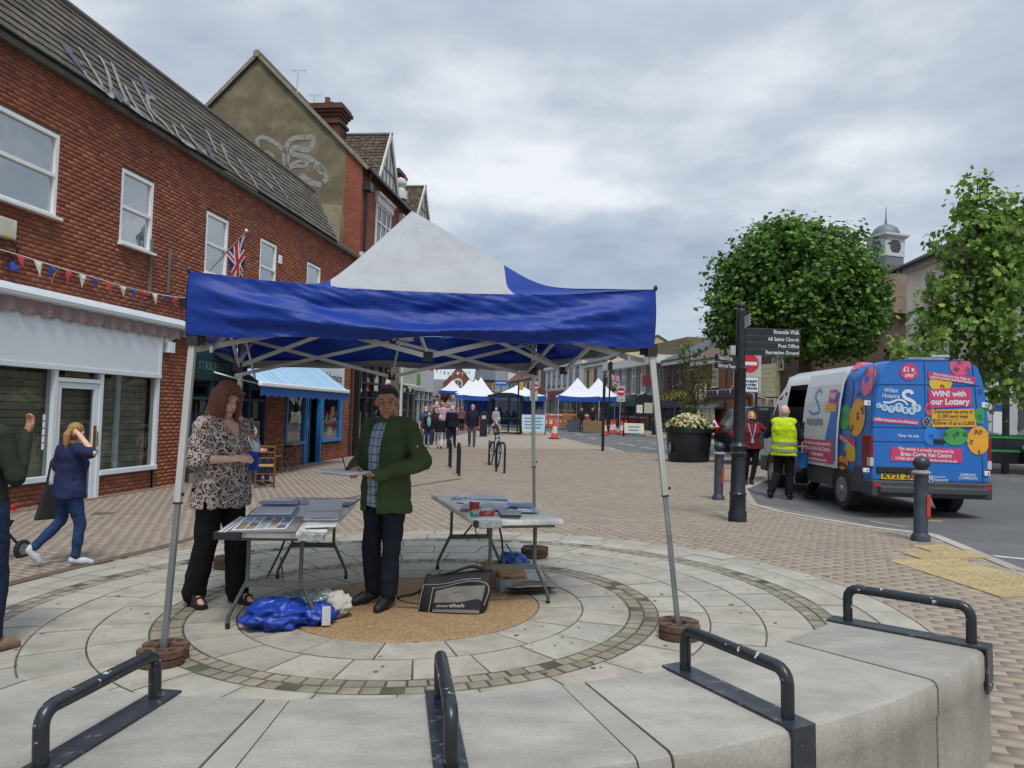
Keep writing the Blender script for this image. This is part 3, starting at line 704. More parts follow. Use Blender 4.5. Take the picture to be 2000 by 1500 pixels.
for k in range(5): ps.box(11.33, 11.38, .012, .018, 1.2-.12*k, 1.3-.12*k)
ps.build('sticker', WHITE, row)
# awning cassette over the white shop
AWS = M('faded_stripe_cloth', '#7d6a69', .9, var=.25, scale=2, stretch=(16, 1, .2))
aw = MB(); aw.prism([(0, 3.13), (-.1, 3.115), (-.17, 3.15), (-.185, 3.21), (-.17, 3.235), (-.165, 3.25), (-.13, 3.315), (-.03, 3.345), (0, 3.34)], 4.4, 15.17, 'yz'); awn = aw.build('awning', WP, row)
vb = MB(); n = 150
for i in range(n+1):
    u = 4.45+(15.02-4.45)*i/n; sc = abs(math.sin(i*math.pi/3)); zb = 2.925-.045*sc+.012*math.sin(i*.9)
    vb.v += [(u, -.115+.01*math.sin(i*1.1), 3.14), (u, -.12+.022*math.sin(i*1.1), zb)]
for i in range(n): vb.face((2*i, 2*i+1, 2*i+3, 2*i+2))
vb.build('valance', AWS, awn, fix=False)
q = MB(); q.box(14.55, 14.75, -.15, 0, 2.6, 2.82); q.box(14.5, 14.8, -.05, 0, 2.82, 3.13); q.build('awning_bracket', WP, awn)
q = MB(); q.box(15.2, 15.62, -.28, 0, 2.98, 3.26); q.build('awning_end_box', M('offwhite', '#a9a79f', .6), row)
# fittings on the brickwork
u, z = FU(8, 447); ab = fthing('alarm_box', u, 'pale alarm box on the brickwork left of the bunting', 'alarm box'); q = MB(); q.box(-.25, .12, -.12, 0, z-.15, z+.15); q.build('casing', M('cream_plastic', '#c3bfb0', .5, dirt=(.25, .25, .1)), ab, bev=.02); q = MB(); q.box(-.1, .02, -.125, -.11, z-.13, z-.1); q.build('lamp_strip', M('lamp_strip', '#c9b23d', .4), ab)
u, z = FU(10, 520); pk = fthing('power_socket', u, 'blue outdoor power connector hanging from black cable on brickwork', 'socket'); q = MB(); q.tube([(0, -.1, z+.06), (.02, -.12, z-.06)], [.05, .06], 10); q.tube([(.02, -.12, z-.02), (.1, -.13, z-.02)], .04, 10); q.build('connector', M('blue_plastic', '#1e3f9c', .4), pk, smooth=True); q = MB(); q.tube(spline([(0, -.06, z+.06), (-.05, -.06, z+.25), (.1, -.04, z+.12), (.16, -.05, z+.3), (-.1, -.04, z+.5), (-.2, -.03, z+.6)], 5), .012, 6); q.build('cable', BLACKMATT, pk)
for k, (a, b) in enumerate((((295, 468), (291, 578)), ((331, 485), (326, 572)))):
    u, z1 = FU(*a); _, z0 = FU(*b); t = fthing('timber_batten', u, ['weathered grey batten on brickwork just right of the second upstairs window', 'weathered grey batten on brickwork nearer the blue gazebo corner'][k], 'batten', 'bare battens on the brick wall'); q = MB(); q.box(-.028, .028, -.04, -.004, z0, z1); q.build('strip', TIMB, t)
cab = fthing('wall_cable', 0, 'thin brown cable sagging along the bricks above the white awning', 'cable'); pts = [FU(*p) for p in ((96, 555), (104, 535), (112, 525), (122, 527), (145, 533), (175, 555), (205, 575), (245, 592), (285, 590), (318, 580), (345, 590))]
q = MB(); q.tube(spline([(u, -.03, z) for u, z in pts], 4), .009, 6); q.build('cable_run', M('brown_cable', '#7b5443', .6), cab)
u, z = FU(546, 507); vt = fthing('wall_vent', u, 'small white vent cover on brickwork between upstairs windows', 'vent'); q = MB(); q.box(-.09, .09, -.04, 0, z-.12, z+.12); q.build('cover', WHITE, vt, bev=.01)
u, z = FU(350, 592); fl = fthing('flood_light', u, 'black floodlight on bricks beside the end of the bunting', 'light'); q = MB(); q.box(-.12, .12, -.22, -.1, z-.1, z+.1); q.box(-.02, .02, -.1, 0, z-.03, z+.03); q.build('housing', BLACKMATT, fl, bev=.01)
# bunting: a cord and thirteen pennants
bun = fthing('bunting', 0, 'string of red, white and blue pennants across the brick shop front', 'bunting')
cp = [FU(*p, .12) for p in ((-30, 478), (0, 487), (60, 505), (120, 524), (180, 541), (240, 559), (300, 573), (345, 580), (372, 583))]
cpp = spline([(u, -.12, z) for u, z in cp], 6)
MB().tube(cpp, .007, 5).build('cord', M('cord', '#d8d8d4', .8), bun)
PEN = {'r': M('pennant_red', '#b93a47', .8, var=.08), 'w': M('pennant_white', '#d4d3cb', .8, var=.08), 'b': M('pennant_blue', '#1f4a8c', .8, var=.08)}
pp = [(31, 49, 41, 524, 'r'), (65, 83, 77, 540, 'w'), (96, 112, 98, 547, 'b'), (127, 142, 131, 556, 'r'), (154, 169, 162, 563, 'w'), (180, 194, 188, 563, 'b'), (206, 219, 213, 575, 'r'), (233, 246, 244, 581, 'w'), (255, 266, 260, 586, 'b'), (275, 286, 282, 588, 'r'), (297, 308, 304, 595, 'w'), (320, 329, 325, 590, 'b'), (336, 346, 346, 602, 'r')]
pxl = [(-30, 478), (0, 487), (60, 505), (120, 524), (180, 541), (240, 559), (300, 573), (345, 580), (372, 583)]
def cordy(x):
    for (a, b), (c, d) in zip(pxl, pxl[1:]):
        if a <= x <= c: return b+(d-b)*(x-a)/(c-a)
for x0, x1, xt, yt, c in pp:
    a, b, t = FU(x0, cordy(x0), .12), FU(x1, cordy(x1), .12), FU(xt, yt, .12)
    tw = random.uniform(-.06, .06); q = MB(); mid = ((a[0]+b[0]+t[0])/3, (a[1]+b[1]+t[1])/3)
    q.v = [(a[0], -.12, a[1]), (b[0], -.12, b[1]), (t[0], -.12+tw, t[1]), (mid[0], -.12-.03, mid[1])]; q.f = [(0, 3, 1), (1, 3, 2), (2, 3, 0)]; q.m = [0]*3; q.build('pennant', PEN[c], bun, fix=False)
# union flag on an angled pole
u0, z0 = FU(412, 530, .1); u1, z1 = FU(481, 452, 1.0)
fg = fthing('flag', 0, 'union flag hanging from slanting pole above the blue gazebo corner', 'flag')
q = MB(); q.tube([(u0, -.05, z0), (u1, -1.0, z1)], .018, 8); q.build('pole', M('flag_pole', '#9a948c', .5, .2), fg, smooth=True); q = MB(); q.ell((u1, -1.0, z1+.02), (.035, .035, .04)); q.build('finial', WHITE, fg)
def flag_mat():
    m = bpy.data.materials.new('union_flag'); m.use_nodes = True; t = m.node_tree; ln = t.links.new; b = t.nodes['Principled BSDF']; b.inputs['Roughness'].default_value = .8
    uv = N('ShaderNodeUVMap', t); s = N('ShaderNodeSeparateXYZ', t); ln(uv.outputs[0], s.inputs[0])
    def op(o, a, b_=None):
        n = N('ShaderNodeMath', t, operation=o)
        for i, v in enumerate((a, b_)):
            if v is None: continue
            if isinstance(v, (int, float)): n.inputs[i].default_value = v
            else: ln(v, n.inputs[i])
        return n.outputs[0]
    x = op('ABSOLUTE', op('SUBTRACT', s.outputs[0], .5)); y = op('MULTIPLY', op('ABSOLUTE', op('SUBTRACT', s.outputs[1], .5)), .6); x2 = op('MULTIPLY', x, .6)
    dg = op('ABSOLUTE', op('SUBTRACT', y, x2)); xx = x
    cur = None
    def layer(cur, mask, col):
        mm = N('ShaderNodeMix', t, data_type='RGBA'); ln(mask, mm.inputs[0])
        if cur is None: mm.inputs[6].default_value = (*lin('#1c2a66'), 1)
        else: ln(cur, mm.inputs[6])
        mm.inputs[7].default_value = (*lin(col), 1); return mm.outputs[2]
    cur = layer(cur, op('LESS_THAN', dg, .06), '#d6d6dc'); cur = layer(cur, op('LESS_THAN', dg, .022), '#b02a37')
    cur = layer(cur, op('LESS_THAN', x, .1), '#d6d6dc'); cur = layer(cur, op('LESS_THAN', y, .1), '#d6d6dc'); cur = layer(cur, op('LESS_THAN', x, .06), '#b02a37'); cur = layer(cur, op('LESS_THAN', y, .06), '#b02a37')
    ln(cur, b.inputs['Base Color']); return m
FLAGM = flag_mat()
def flag_mesh(fn, nu=12, nv=8):
    q = MB(); q.grid(fn, nu, nv); me = q.mesh('cloth', FLAGM, True); uv = me.uv_layers.new(name='UVMap')
    for p in me.polygons:
        for li, vi in zip(p.loop_indices, p.vertices): uv.data[li].uv = ((vi % (nu+1))/nu, (vi//(nu+1))/nv)
    return me
dv = Vector((u1-u0, -.95, z1-z0)); dv.normalize(); tip = Vector((u1, -1.0, z1))
def ff(s, t):                               # hoist along the pole, the fly hangs and folds
    h = tip-dv*(.04+(1-t)*.62); dr_ = s*1.1
    return h+Vector((.1*s*(1-t)+.10*math.sin(s*7+t*2)*s, .06*math.sin(s*9)*s-.18*s*(1-t), -dr_*(1-.15*t)))
ob('cloth', flag_mesh(ff), fg)
# ================================================================ second, third shop fronts under the row
TEAL = M('teal_paint', '#1d3c43', .45, var=.15); TEAL2 = M('dark_blue_paint', '#15304a', .45, var=.15)
def shopfront(parent, u0, u1, z0, ztop, zfas, mat, nb, riser=.35, fascol=None, glass=GLASS):
    q = MB(); q.box(u0, u1, -.06, .1, zfas, ztop); q.build('fascia', fascol or mat, parent)
    q = MB(); q.box(u0, u1, -.03, .1, z0, z0+riser); q.build('stall_riser', mat, parent)
    q = MB(); w = (u1-u0)/nb
    for i in range(nb+1): x = u0+w*i; q.box(max(u0, x-.04), min(u1, x+.04), -.045, .1, z0+riser, zfas)
    q.box(u0+.04, u1-.04, -.04, .1, zfas-.45, zfas-.39); q.build('shop_frame', mat, parent)
    for i in range(nb): p = MB(); p.box(u0+w*i+.04, u0+w*(i+1)-.04, .02, .032, z0+riser, zfas); p.build('pane', glass, parent)
CREAMR = M('cream_riser', '#8d8774', .7)
shopfront(row, 15.65, 17.4, -.3, 2.75, 2.1, TEAL, 2, .32)
q = MB(); q.box(15.7, 17.35, -.04, -.032, -.28, .0); q.build('riser_panel', CREAMR, row)
shopfront(row, 17.45, 19.3, -.28, 2.75, 2.1, TEAL2, 2, .3)
tx = text_mb('STABLEGATE', .26, .003, 0, 1.4); place(tx, (16.52, -.066, 2.42), (1, 0, 0), (0, 0, 1)); tx.build('lettering', M('pale_lettering', '#5f7d7d', .6), row, fix=False)
tx = text_mb('COFFEE HOUSE', .22, .003, 0, 1.3); place(tx, (18.4, -.066, 2.42), (1, 0, 0), (0, 0, 1)); tx.build('lettering', M('pale_lettering2', '#6f6a63', .6), row, fix=False)
POST = [M('poster_'+c, c, .7, var=.3, scale=8) for c in ('#274a8f', '#a83a2e', '#c9c5b8', '#3c6f9c', '#6d4a35', '#b99b4b')]
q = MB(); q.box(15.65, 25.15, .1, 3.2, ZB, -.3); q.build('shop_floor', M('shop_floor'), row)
for k, (u, z, w, h, c) in enumerate(((15.9, 1.0, .3, .35, 0), (15.95, .6, .25, .2, 1), (16.3, 1.35, .3, .3, 3), (16.7, 1.0, .4, .5, 0), (16.75, .45, .4, .3, 4), (17.7, 1.45, .3, .25, 2), (18.1, .8, .3, .6, 3), (17.7, .4, .3, .3, 5), (18.6, .7, .3, .4, 4), (18.9, 1.2, .25, .5, 2))):
    q = MB(); q.box(u, u+w, .12, .13, z, z+h); q.build('poster', POST[c], row)
# ---- blue shop with open awning (charity shop)
SKYB = M('blue_shop_paint', '#2b72b0', .4, var=.08)
q = MB(); q.box(20.65, 25.15, -.07, .1, 2.1, 2.95); q.build('fascia', WP, row)
tx = text_mb('Willen Hospice', .4, .006, 0, 2.7); place(tx, (23.55, -.074, 2.55), (1, 0, 0), (0, 0, 1)); tx.build('lettering', M('charcoal_lettering', '#3b3f47', .6), row, fix=False)
q = MB()
for u in (20.65, 21.98, 22.12, 23.22, 23.34, 25.06): q.box(u, u+.09, -.05, .1, -.2 if 21.9 < u < 23.3 else .42, 2.1)
q.box(20.65, 22.07, -.07, .1, .42, .52); q.box(23.34, 25.15, -.07, .1, .42, .52); q.box(20.74, 25.06, -.048, .1, 2.0, 2.098); q.build('shop_frame', SKYB, row)
for a, b, z in ((20.74, 21.98, .52), (23.43, 25.06, .52)): p = MB(); p.box(a, b, .02, .032, z, 2.0); p.build('pane', GLASS, row)
q = MB(); q.box(22.21, 22.29, .3, .36, -.25, 2.0); q.box(23.14, 23.22, .3, .36, -.25, 2.0); q.box(22.29, 23.14, .3, .36, -.25, .05); q.box(22.29, 23.14, .3, .36, 1.9, 2.0); q.box(22.7, 22.76, .3, .36, .05, 1.9); dd = q.build('door', SKYB, row); p = MB(); p.box(22.29, 23.14, .325, .335, .05, 1.9); p.build('pane', GLASS, dd); p = MB(); p.box(22.8, 23.05, .29, .3, .85, 1.15); p.build('notice', WHITE, dd)
rs = []
for j in range(int((.42-ZB)/CH)):
    for i in range(22):
        a = 20.65+(i+.5*(j % 2))*BW_
        for lo, hi in ((20.65, 22.1), (23.34, 25.15)):
            s0, s1 = max(a, lo), min(a+BW_, hi)
            if s1-s0 > .03: rs.append((s0, s1, ZB+CH*(j+.5)))
stuff(ob('riser_bricks', wall_bricks('riser_bricks', rs, BRICKS), row))
for k, (u, z, w, h, c) in enumerate(((21.7, .85, .2, .28, 2), (21.72, 1.2, .18, .25, 5), (21.7, 1.55, .2, .2, 2), (20.85, .55, .5, .5, 1), (23.5, .9, .2, .9, 2), (24.1, .6, .4, .3, 2), (24.4, 1.3, .3, .3, 2), (20.9, 1.35, .4, .3, 4))): q = MB(); q.box(u, u+w, .06, .07, z, z+h); q.build('poster', POST[c], row)
uA, _ = FU(506, 745, 1.25); uB, _ = FU(678, 768, 1.25)
AW = 1.25; ub0, ub1 = uA, uB
AWC = M('awning_cloth', '#8fb9d6', .7, var=.25, scale=1.2, stretch=(9, .3, .3)); AWB = M('awning_valance', '#1d4f8e', .8, var=.1)
z_f = FU(590, 757, AW)[1]
q = MB(); q.v = [(ub0, -.02, 2.96), (ub1, -.02, 2.96), (ub1, -AW, z_f+.05), (ub0, -AW, z_f+.05)]; q.face((0, 1, 2, 3)); q.v += [(v[0], v[1], v[2]-.012) for v in q.v]; q.face((4, 5, 6, 7)); ac = q.build('awning', AWC, row, fix=False, label='open pale blue striped awning')
q = MB()
for i in range(17):
    t = (i+.5)/17; u = ub0+(ub1-ub0)*t; q.quad((u-.03, -.02, 2.966), (u+.03, -.02, 2.966), (u+.03, -AW, z_f+.056), (u-.03, -AW, z_f+.056))
q.build('stripes', M('awning_stripe', '#c3d7e4', .7), ac, fix=False)
q = MB(); q.box(ub0-.03, ub1+.03, -AW-.09, -AW+.02, z_f-.055, z_f+.055); q.build('front_bar', WHITE, ac, bev=.03)
q = MB(); n = 60
for i in range(n+1):
    u = ub0+(ub1-ub0)*i/n; q.v += [(u, -AW-.04, z_f-.05), (u, -AW-.045, z_f-.3+.05*abs(math.sin(i*math.pi/4)))]
for i in range(n): q.face((2*i, 2*i+1, 2*i+3, 2*i+2))
q.build('valance', AWB, ac, fix=False)
for u in (ub0+.15, ub1-.15): q = MB(); q.tube([(u, -.05, 2.3), (u+.25*(1 if u < 19 else -1), -.6, 2.15), (u, -AW+.05, z_f)], .02, 6); q.build('awning_arm', WHITE, ac)
q = MB(); q.tube([(26.0, -.05, -.3), (26.0, -.05, 6.9)], .045, 8); q.build('drainpipe', M('dark_pipe', '#2a2224', .6), row)
# ================================================================ VICTORIAN BRICK BUILDING with the rendered gable
OBR = brick_tex('orange_brick', (lin('#8c4a35'), lin('#7a3f2d')), lin('#6d5140'), .22, .075, axis='wall', var=.25)
RENDER = M('old_render', '#6a604c', .95, var=.22, scale=1.4, bump=.4, bscale=25, dirt='#877b66', dscale=1.1, damt=.75, dr=(.5, .66), fine=.1)
DTILE = M('dark_clay_tile', '#4f4238', .9, var=.3, scale=6, bump=.3, isl=['#54463b', '#4a3e35', '#5d4d3f', '#453a32'], dirt='#6b6350', dscale=3, damt=.5)
LEAD = M('lead', '#6e757d', .6, .3, var=.15)
TRIM = M('white_trim', '#c9c9c4', .6, var=.08, dirt='#8b877c', dscale=3, damt=.5)
def slates(parent, a, b, c, d, mat, rows, w, name='roof_tile', keep=0):
    """courses of tiles on the quad a-b (eaves) d-c (ridge): joined, as they are too small to tell apart"""
    a, b, c, d = map(Vector, (a, b, c, d)); q = MB(); nn = (b-a).cross(d-a).normalized()
    if nn.z < 0: nn = -nn
    for j in range(rows):
        t0, t1 = j/rows, min(1, (j+1.15)/rows); L0, R0, L1, R1 = a+(d-a)*t0, b+(c-b)*t0, a+(d-a)*t1, b+(c-b)*t1
        n = max(1, int((R0-L0).length/w)); off = .5*(j % 2)
        for i in range(n):
            s0, s1 = i/n+.04/n, (i+1)/n-.04/n
            h = random.uniform(.016, .034)
            q.quad(L0+(R0-L0)*s0+nn*h, L0+(R0-L0)*s1+nn*h, L1+(R1-L1)*s1+nn*.003, L1+(R1-L1)*s0+nn*.003)
            o = len(q.v); q.v += [tuple(L0+(R0-L0)*s0), tuple(L0+(R0-L0)*s1)]; q.face((o, o+1, o-3, o-4))
    o = q.build(name, mat, parent, fix=False); o['kind'] = 'stuff'; return o
vic = fthing('brick_building', 26.4, 'tall orange brick building with dark rendered gable carrying graffiti', 'building')
VE, VA, VW = 10.55, 14.7, 4.25; VL = 12.2
q = MB(); q.v = [(0, .65, 3), (0, 2*VW, 3), (0, 2*VW, VE), (0, VW, VA), (0, .65, VE+.65)]; q.face(range(5)); q.v += [(.2, y, z) for _, y, z in q.v]; q.face(range(5, 10)); q.build('gable_wall', RENDER, vic)
q = MB(); q.v = [(-.004, 0, -.5), (-.004, .65, -.5), (-.004, .65, VE+.65), (-.004, 0, VE)]; q.face((0, 1, 2, 3)); q.build('quoin', OBR, vic, fix=False)
q = MB(); q.box(0, VL, .004, .3, 3.6, VE); q.box(VL-.3, VL, .3, 2*VW, -.5, VE); q.box(0, VL, 2*VW-.3, 2*VW, -.5, VE); q.build('wall', OBR, vic, fix=False)
for (y0, z0_, y1, z1_) in ((-.25, VE-.2, VW, VA+.05), (2*VW+.2, VE-.2, VW, VA+.05)):
    q = MB(); q.v = [(-.08, y0, z0_), (VL, y0, z0_), (VL, y1, z1_), (-.08, y1, z1_)]; q.face((0, 1, 2, 3)); q.v += [(x, y, z-.1) for x, y, z in q.v]; q.face((4, 5, 6, 7)); q.build('roof', M('roof_felt'), vic, fix=False)
slates(vic, (-.1, -.25, VE-.19), (VL, -.25, VE-.19), (VL, VW, VA+.07), (-.1, VW, VA+.07), DTILE, 34, .2)
VERGE = M('verge', '#7f7a6a', .9, var=.25)
q = MB(); q.beam((-.06, -.25, VE-.2), (-.06, VW, VA+.06), .14, .13); q.beam((-.06, 2*VW+.2, VE-.2), (-.06, VW, VA+.06), .14, .13); q.build('verge', VERGE, vic)
q = MB(); q.tube([(-.16, VW, VA+.08), (VL, VW, VA+.08)], .14, 10); q.build('ridge', VERGE, vic)
# paint tag on the gable: pale looping strokes
def gstroke(pxs, w):
    pts = []
    for p in pxs: wv, z = FS(*p, 26.39); pts.append((-wv, z, 0))
    rb_ = ribbon(spline(pts, 6), w); rb_.v = [(-.012, x, y) for x, y, z in rb_.v]; return rb_
join(gstroke([(505, 298), (503, 272), (520, 270), (545, 285), (562, 305), (558, 335)], .17)).build('graffiti', GRW, vic, fix=False)
gstroke([(560, 335), (556, 300), (570, 272), (605, 268), (612, 275), (603, 293), (575, 288), (572, 300), (600, 308), (625, 325), (638, 345), (632, 356)], .2).build('graffiti', GRW, vic, fix=False)
gstroke([(558, 330), (575, 318), (598, 314), (596, 324), (575, 325), (560, 333)], .13).build('graffiti', GRW, vic, fix=False)
gstroke([(585, 342), (592, 345), (605, 355), (628, 362)], .22).build('graffiti', GRW, vic, fix=False)
gstroke([(512, 296), (530, 300), (538, 322)], .1).build('graffiti', GRW, vic, fix=False)
gstroke([(612, 318), (620, 345), (616, 330), (628, 340), (624, 322), (632, 335)], .07).build('graffiti', GRW, vic, fix=False)
# patched render hollow
q = MB(); q.v = [(-.02, .72, 9.0), (-.02, 1.5, 9.1), (-.02, 1.45, 8.2), (-.02, 1.1, 7.2), (-.02, .8, 7.3)]; q.face(range(5)); q.build('render_patch', M('pale_render', '#8a8268', .95, var=.25, scale=2), vic, fix=False)
# dormers with half timbered gables
TIMBW = M('half_timber_white', '#c2c4c2', .7, var=.1); TIMBB = M('timber_dark', '#6d6b69', .7)
for (a, b, za) in ((1.5, 3.9, 12.6), (7.2, 9.6, 12.2)):
    c = (a+b)/2; zb = VE+.05; q = MB(); q.v = [(a, -.12, zb), (b, -.12, zb), (c, -.12, za)]; q.face((0, 1, 2)); q.v += [(x, 0, z) for x, y, z in q.v]; q.face((3, 4, 5)); q.face((0, 1, 4, 3)); dm = q.build('dormer', TIMBW, vic, fix=False)
    yb = (za-VE)/(VA-VE)*VW+.2
    for s, e in ((a-.12, c), (b+.12, c)):
        slates(dm, (s, -.22, zb-.1), (s, .1, zb-.1), (c, yb, za+.04), (c, -.22, za+.04), DTILE, 14, .2)
    q = MB(); q.beam((a-.1, -.2, zb-.1), (c, -.2, za+.06), .06, .16); q.beam((b+.1, -.2, zb-.1), (c, -.2, za+.06), .06, .16); q.build('bargeboard', TRIM, dm)
    q = MB()
    for t in (-.6, -.2, .2, .6): x = c+t*(b-a)/2; q.box(x-.05, x+.05, -.15, -.12, zb, zb+(za-zb)*(1-abs(t))-.1)
    q.box(a+.3, b-.3, -.155, -.125, zb+.5, zb+.6); q.build('timber', TIMBB, dm)
    q = MB(); q.tube([(c, -.25, za+.08), (c, yb, za+.08)], .07, 8); q.build('ridge', LEAD, dm)
GUT = M('black_gutter', '#17181c', .4)
q = MB(); q.beam((0, -.3, VE-.22), (VL, -.3, VE-.22), .12, .1); q.build('gutter', GUT, vic); q = MB(); q.tube([(.25, -.28, VE-.25), (.25, -.1, VE-.75), (.25, -.1, -.3)], .06, 8); q.build('drainpipe', GUT, vic); q = MB(); q.box(.05, .45, -.3, -.04, VE-.95, VE-.65); q.build('rainwater_head', GUT, vic)
# windows with white surrounds
for (a, b) in ((1.7, 3.6), (5.0, 5.9), (7.4, 9.3)):
    z0_, z1_ = 7.9, 9.6; q = MB(); q.box(a-.12, b+.12, -.12, .05, z1_, z1_+.3); q.box(a-.18, b+.18, -.2, .05, z1_+.3, z1_+.4); q.box(a-.15, b+.15, -.2, .05, z0_-.15, z0_); q.build('window_surround', TRIM, vic); window(vic, a, b, z0_, z1_, y=.0, bars=((.33, .67) if b-a > 1.2 else (.5,), (.6,)), frame=.07, pane=DARKPANE)
    window(vic, a, b, 4.6, 6.6, y=.0, bars=((.33, .67) if b-a > 1.2 else (.5,), (.6,)), frame=.07, pane=DARKPANE)
q = MB(); q.box(0, VL, -.12, .05, 7.1, 7.3); q.build('string_course', TRIM, vic)
# chimneys
def chimney(x, y, z0_, z1_, sx, sy, parent, mat=OBR, name='chimney'):
    q = MB(); q.cbox((x, y, (z0_+z1_)/2), sx, sy, z1_-z0_)
    for k, (dz, e) in enumerate(((-.75, .08), (-.45, .05), (-.32, .12), (-.2, .2), (-.08, .14))): q.cbox((x, y, z1_+dz), sx+e*2, sy+e*2, .12)
    o = q.build(name, mat, parent, fix=False)
    for dx in (-sx/4, sx/4): p = MB().lathe([(.13, 0), (.11, .1), (.1, .3), (.12, .32)], 10, (x+dx, y, z1_-.02)); p.build('chimney_pot', M('clay_pot', '#6d4a3b', .9), o)
CHB = brick_tex('chimney_brick', (lin('#5f3628'), lin('#523026')), lin('#55473e'), .22, .075, axis='wall', var=.3)
chimney(2.3, 2.3, 11.2, 13.65, .85, 1.2, vic, CHB); chimney(5.6, .7, 10.3, 12.1, .8, .9, vic, CHB)
q = MB(); q.lathe([(.3, 0), (.3, .35), (.2, .4), (.16, .5), (.24, .6), (.27, .72), (.2, .88), (.05, .95)], 14, (4.6, -.1, VE)); q.build('ball_finial', TRIM, vic, smooth=True)
# roof aerials: things of their own
def aerial(p, h, label):
    t = thing('tv_aerial', p, .4, label, 'aerial', 'television aerials on the brick building'); q = MB(); q.tube([(0, 0, -.3), (0, 0, h)], .025, 6); q.build('mast', STEEL, t)
    q = MB(); q.tube([(-.25, 0, h), (.3, 0, h+.12)], .012, 5)
    for k in range(5): x = -.22+.12*k; q.tube([(x, -.16, h+.02*k), (x, .16, h+.02*k)], .007, 4)
    q.build('antenna', STEEL, t)
def VP(u, y, z): p = FP0+fx*(26.4+u)-fn*y; return (p.x, p.y, z)
aerial(VP(1.2, 3.2, 13.75), .9, 'thin television aerial beside the apex of the rendered gable'); aerial(VP(2.2, 2.9, 13.5), .6, 'thin television aerial just left of the big brick chimney')
# shops under it: black framed barber, tan pier, pale shop, grey glazed shop
DKF = M('black_shop_paint', '#15171c', .4); TANP = M('tan_pier', '#6e6552', .85, var=.2); GREYF = M('grey_shop_paint', '#8e9597', .5, var=.1)
q = MB(); q.box(0, 4.3, -.05, .1, 3.25, 3.6); q.box(0, .25, -.08, .12, -.4, 3.25); q.box(4.05, 4.3, -.06, .1, -.4, 3.25)
for u in (1.2, 2.1, 3.2): q.box(u, u+.09, -.05, .1, -.3, 3.25)
q.box(.25, 4.05, -.04, .1, 2.5, 2.58); q.box(.25, 4.05, -.03, .1, -.35, .15); q.box(.25, 4.05, -.045, .1, 1.95, 2.0); q.build('shop_frame', DKF, vic)
p = MB(); p.box(.25, 4.05, .03, .04, .15, 3.25); p.build('pane', GLASS, vic)
q = MB(); q.box(4.3, 5.1, -.2, .2, -.4, 3.6); q.build('pier', TANP, vic); q = MB(); q.tube([(5.3, -.25, -.3), (5.3, -.25, 3.6)], .06, 8); q.build('drainpipe', TRIM, vic)
shopfront(vic, 5.4, 8.3, -.3, 3.6, 2.75, GREYF, 3, .2, M('pale_fascia', '#a5a79f', .6, var=.15), DARKPANE)
q = MB(); q.beam((5.5, -.55, 2.55), (8.2, -.55, 2.55), .12, .14); q.prism([(-.05, 2.75), (-.6, 2.62), (-.6, 2.58), (-.05, 2.66)], 5.5, 8.2, 'yz'); q.build('awning', M('pale_green_awning', '#9fb0a8', .6), vic)
shopfront(vic, 8.4, 12.1, -.25, 3.6, 2.5, GREYF, 4, .15, M('white_boards', '#b9bdc2', .6, var=.1, stretch=(6, 1, .4)), PANE)
q = MB(); q.box(8.55, 9.15, -.1, -.06, 2.75, 3.3); q.build('sign_panel', M('green_sign', '#5f8a3a', .5), vic)
q = MB(); q.box(.3, VL-.3, .3, 2.5, -.4, -.3); q.box(.3, VL-.3, 2.5, 2.6, -.4, 3.6); q.build('shop_interior', M('dark_interior'), vic)
for k in range(6): q = MB(); q.box(.4+k*.6, .75+k*.6, .12, .13, .5+.2*(k % 3), 1.2+.25*(k % 2)); q.build('poster', POST[(k*2) % 6], vic)
# barber pole
u, z = FU(757, 750, .35); bp_ = fthing('barber_pole', u, 'red and white striped barber pole on a dark shop front', 'barber pole', w=.35)
def spiral():
    m = bpy.data.materials.new('barber_stripe'); m.use_nodes = True; t = m.node_tree; w = N('ShaderNodeTexWave', t); w.wave_type = 'BANDS'; w.bands_direction = 'DIAGONAL'; w.inputs['Scale'].default_value = 1.6
    tcn = N('ShaderNodeTexCoord', t); t.links.new(tcn.outputs['Object'], w.inputs[0]); r = N('ShaderNodeValToRGB', t); r.color_ramp.interpolation = 'CONSTANT'; r.color_ramp.elements[0].color = (*lin('#a52a36'), 1); r.color_ramp.elements[1].position = .5; r.color_ramp.elements[1].color = (.7, .7, .7, 1)
    t.links.new(w.outputs[0], r.inputs[0]); t.links.new(r.outputs[0], t.nodes['Principled BSDF'].inputs[0]); return m
MB().lathe([(.11, z-.3), (.11, z+.3)], 16).build('striped_cylinder', spiral(), bp_, smooth=True)
q = MB(); q.lathe([(.13, z+.3), (.13, z+.36), (.08, z+.42), (.09, z+.5), (.03, z+.58)], 14); q.lathe([(.03, z-.52), (.09, z-.44), (.08, z-.4), (.13, z-.34), (.13, z-.3)], 14); q.box(-.03, .03, 0, .35, z-.4, z-.34); q.box(-.03, .03, 0, .35, z+.34, z+.4); q.build('cap', BLACK, bp_)
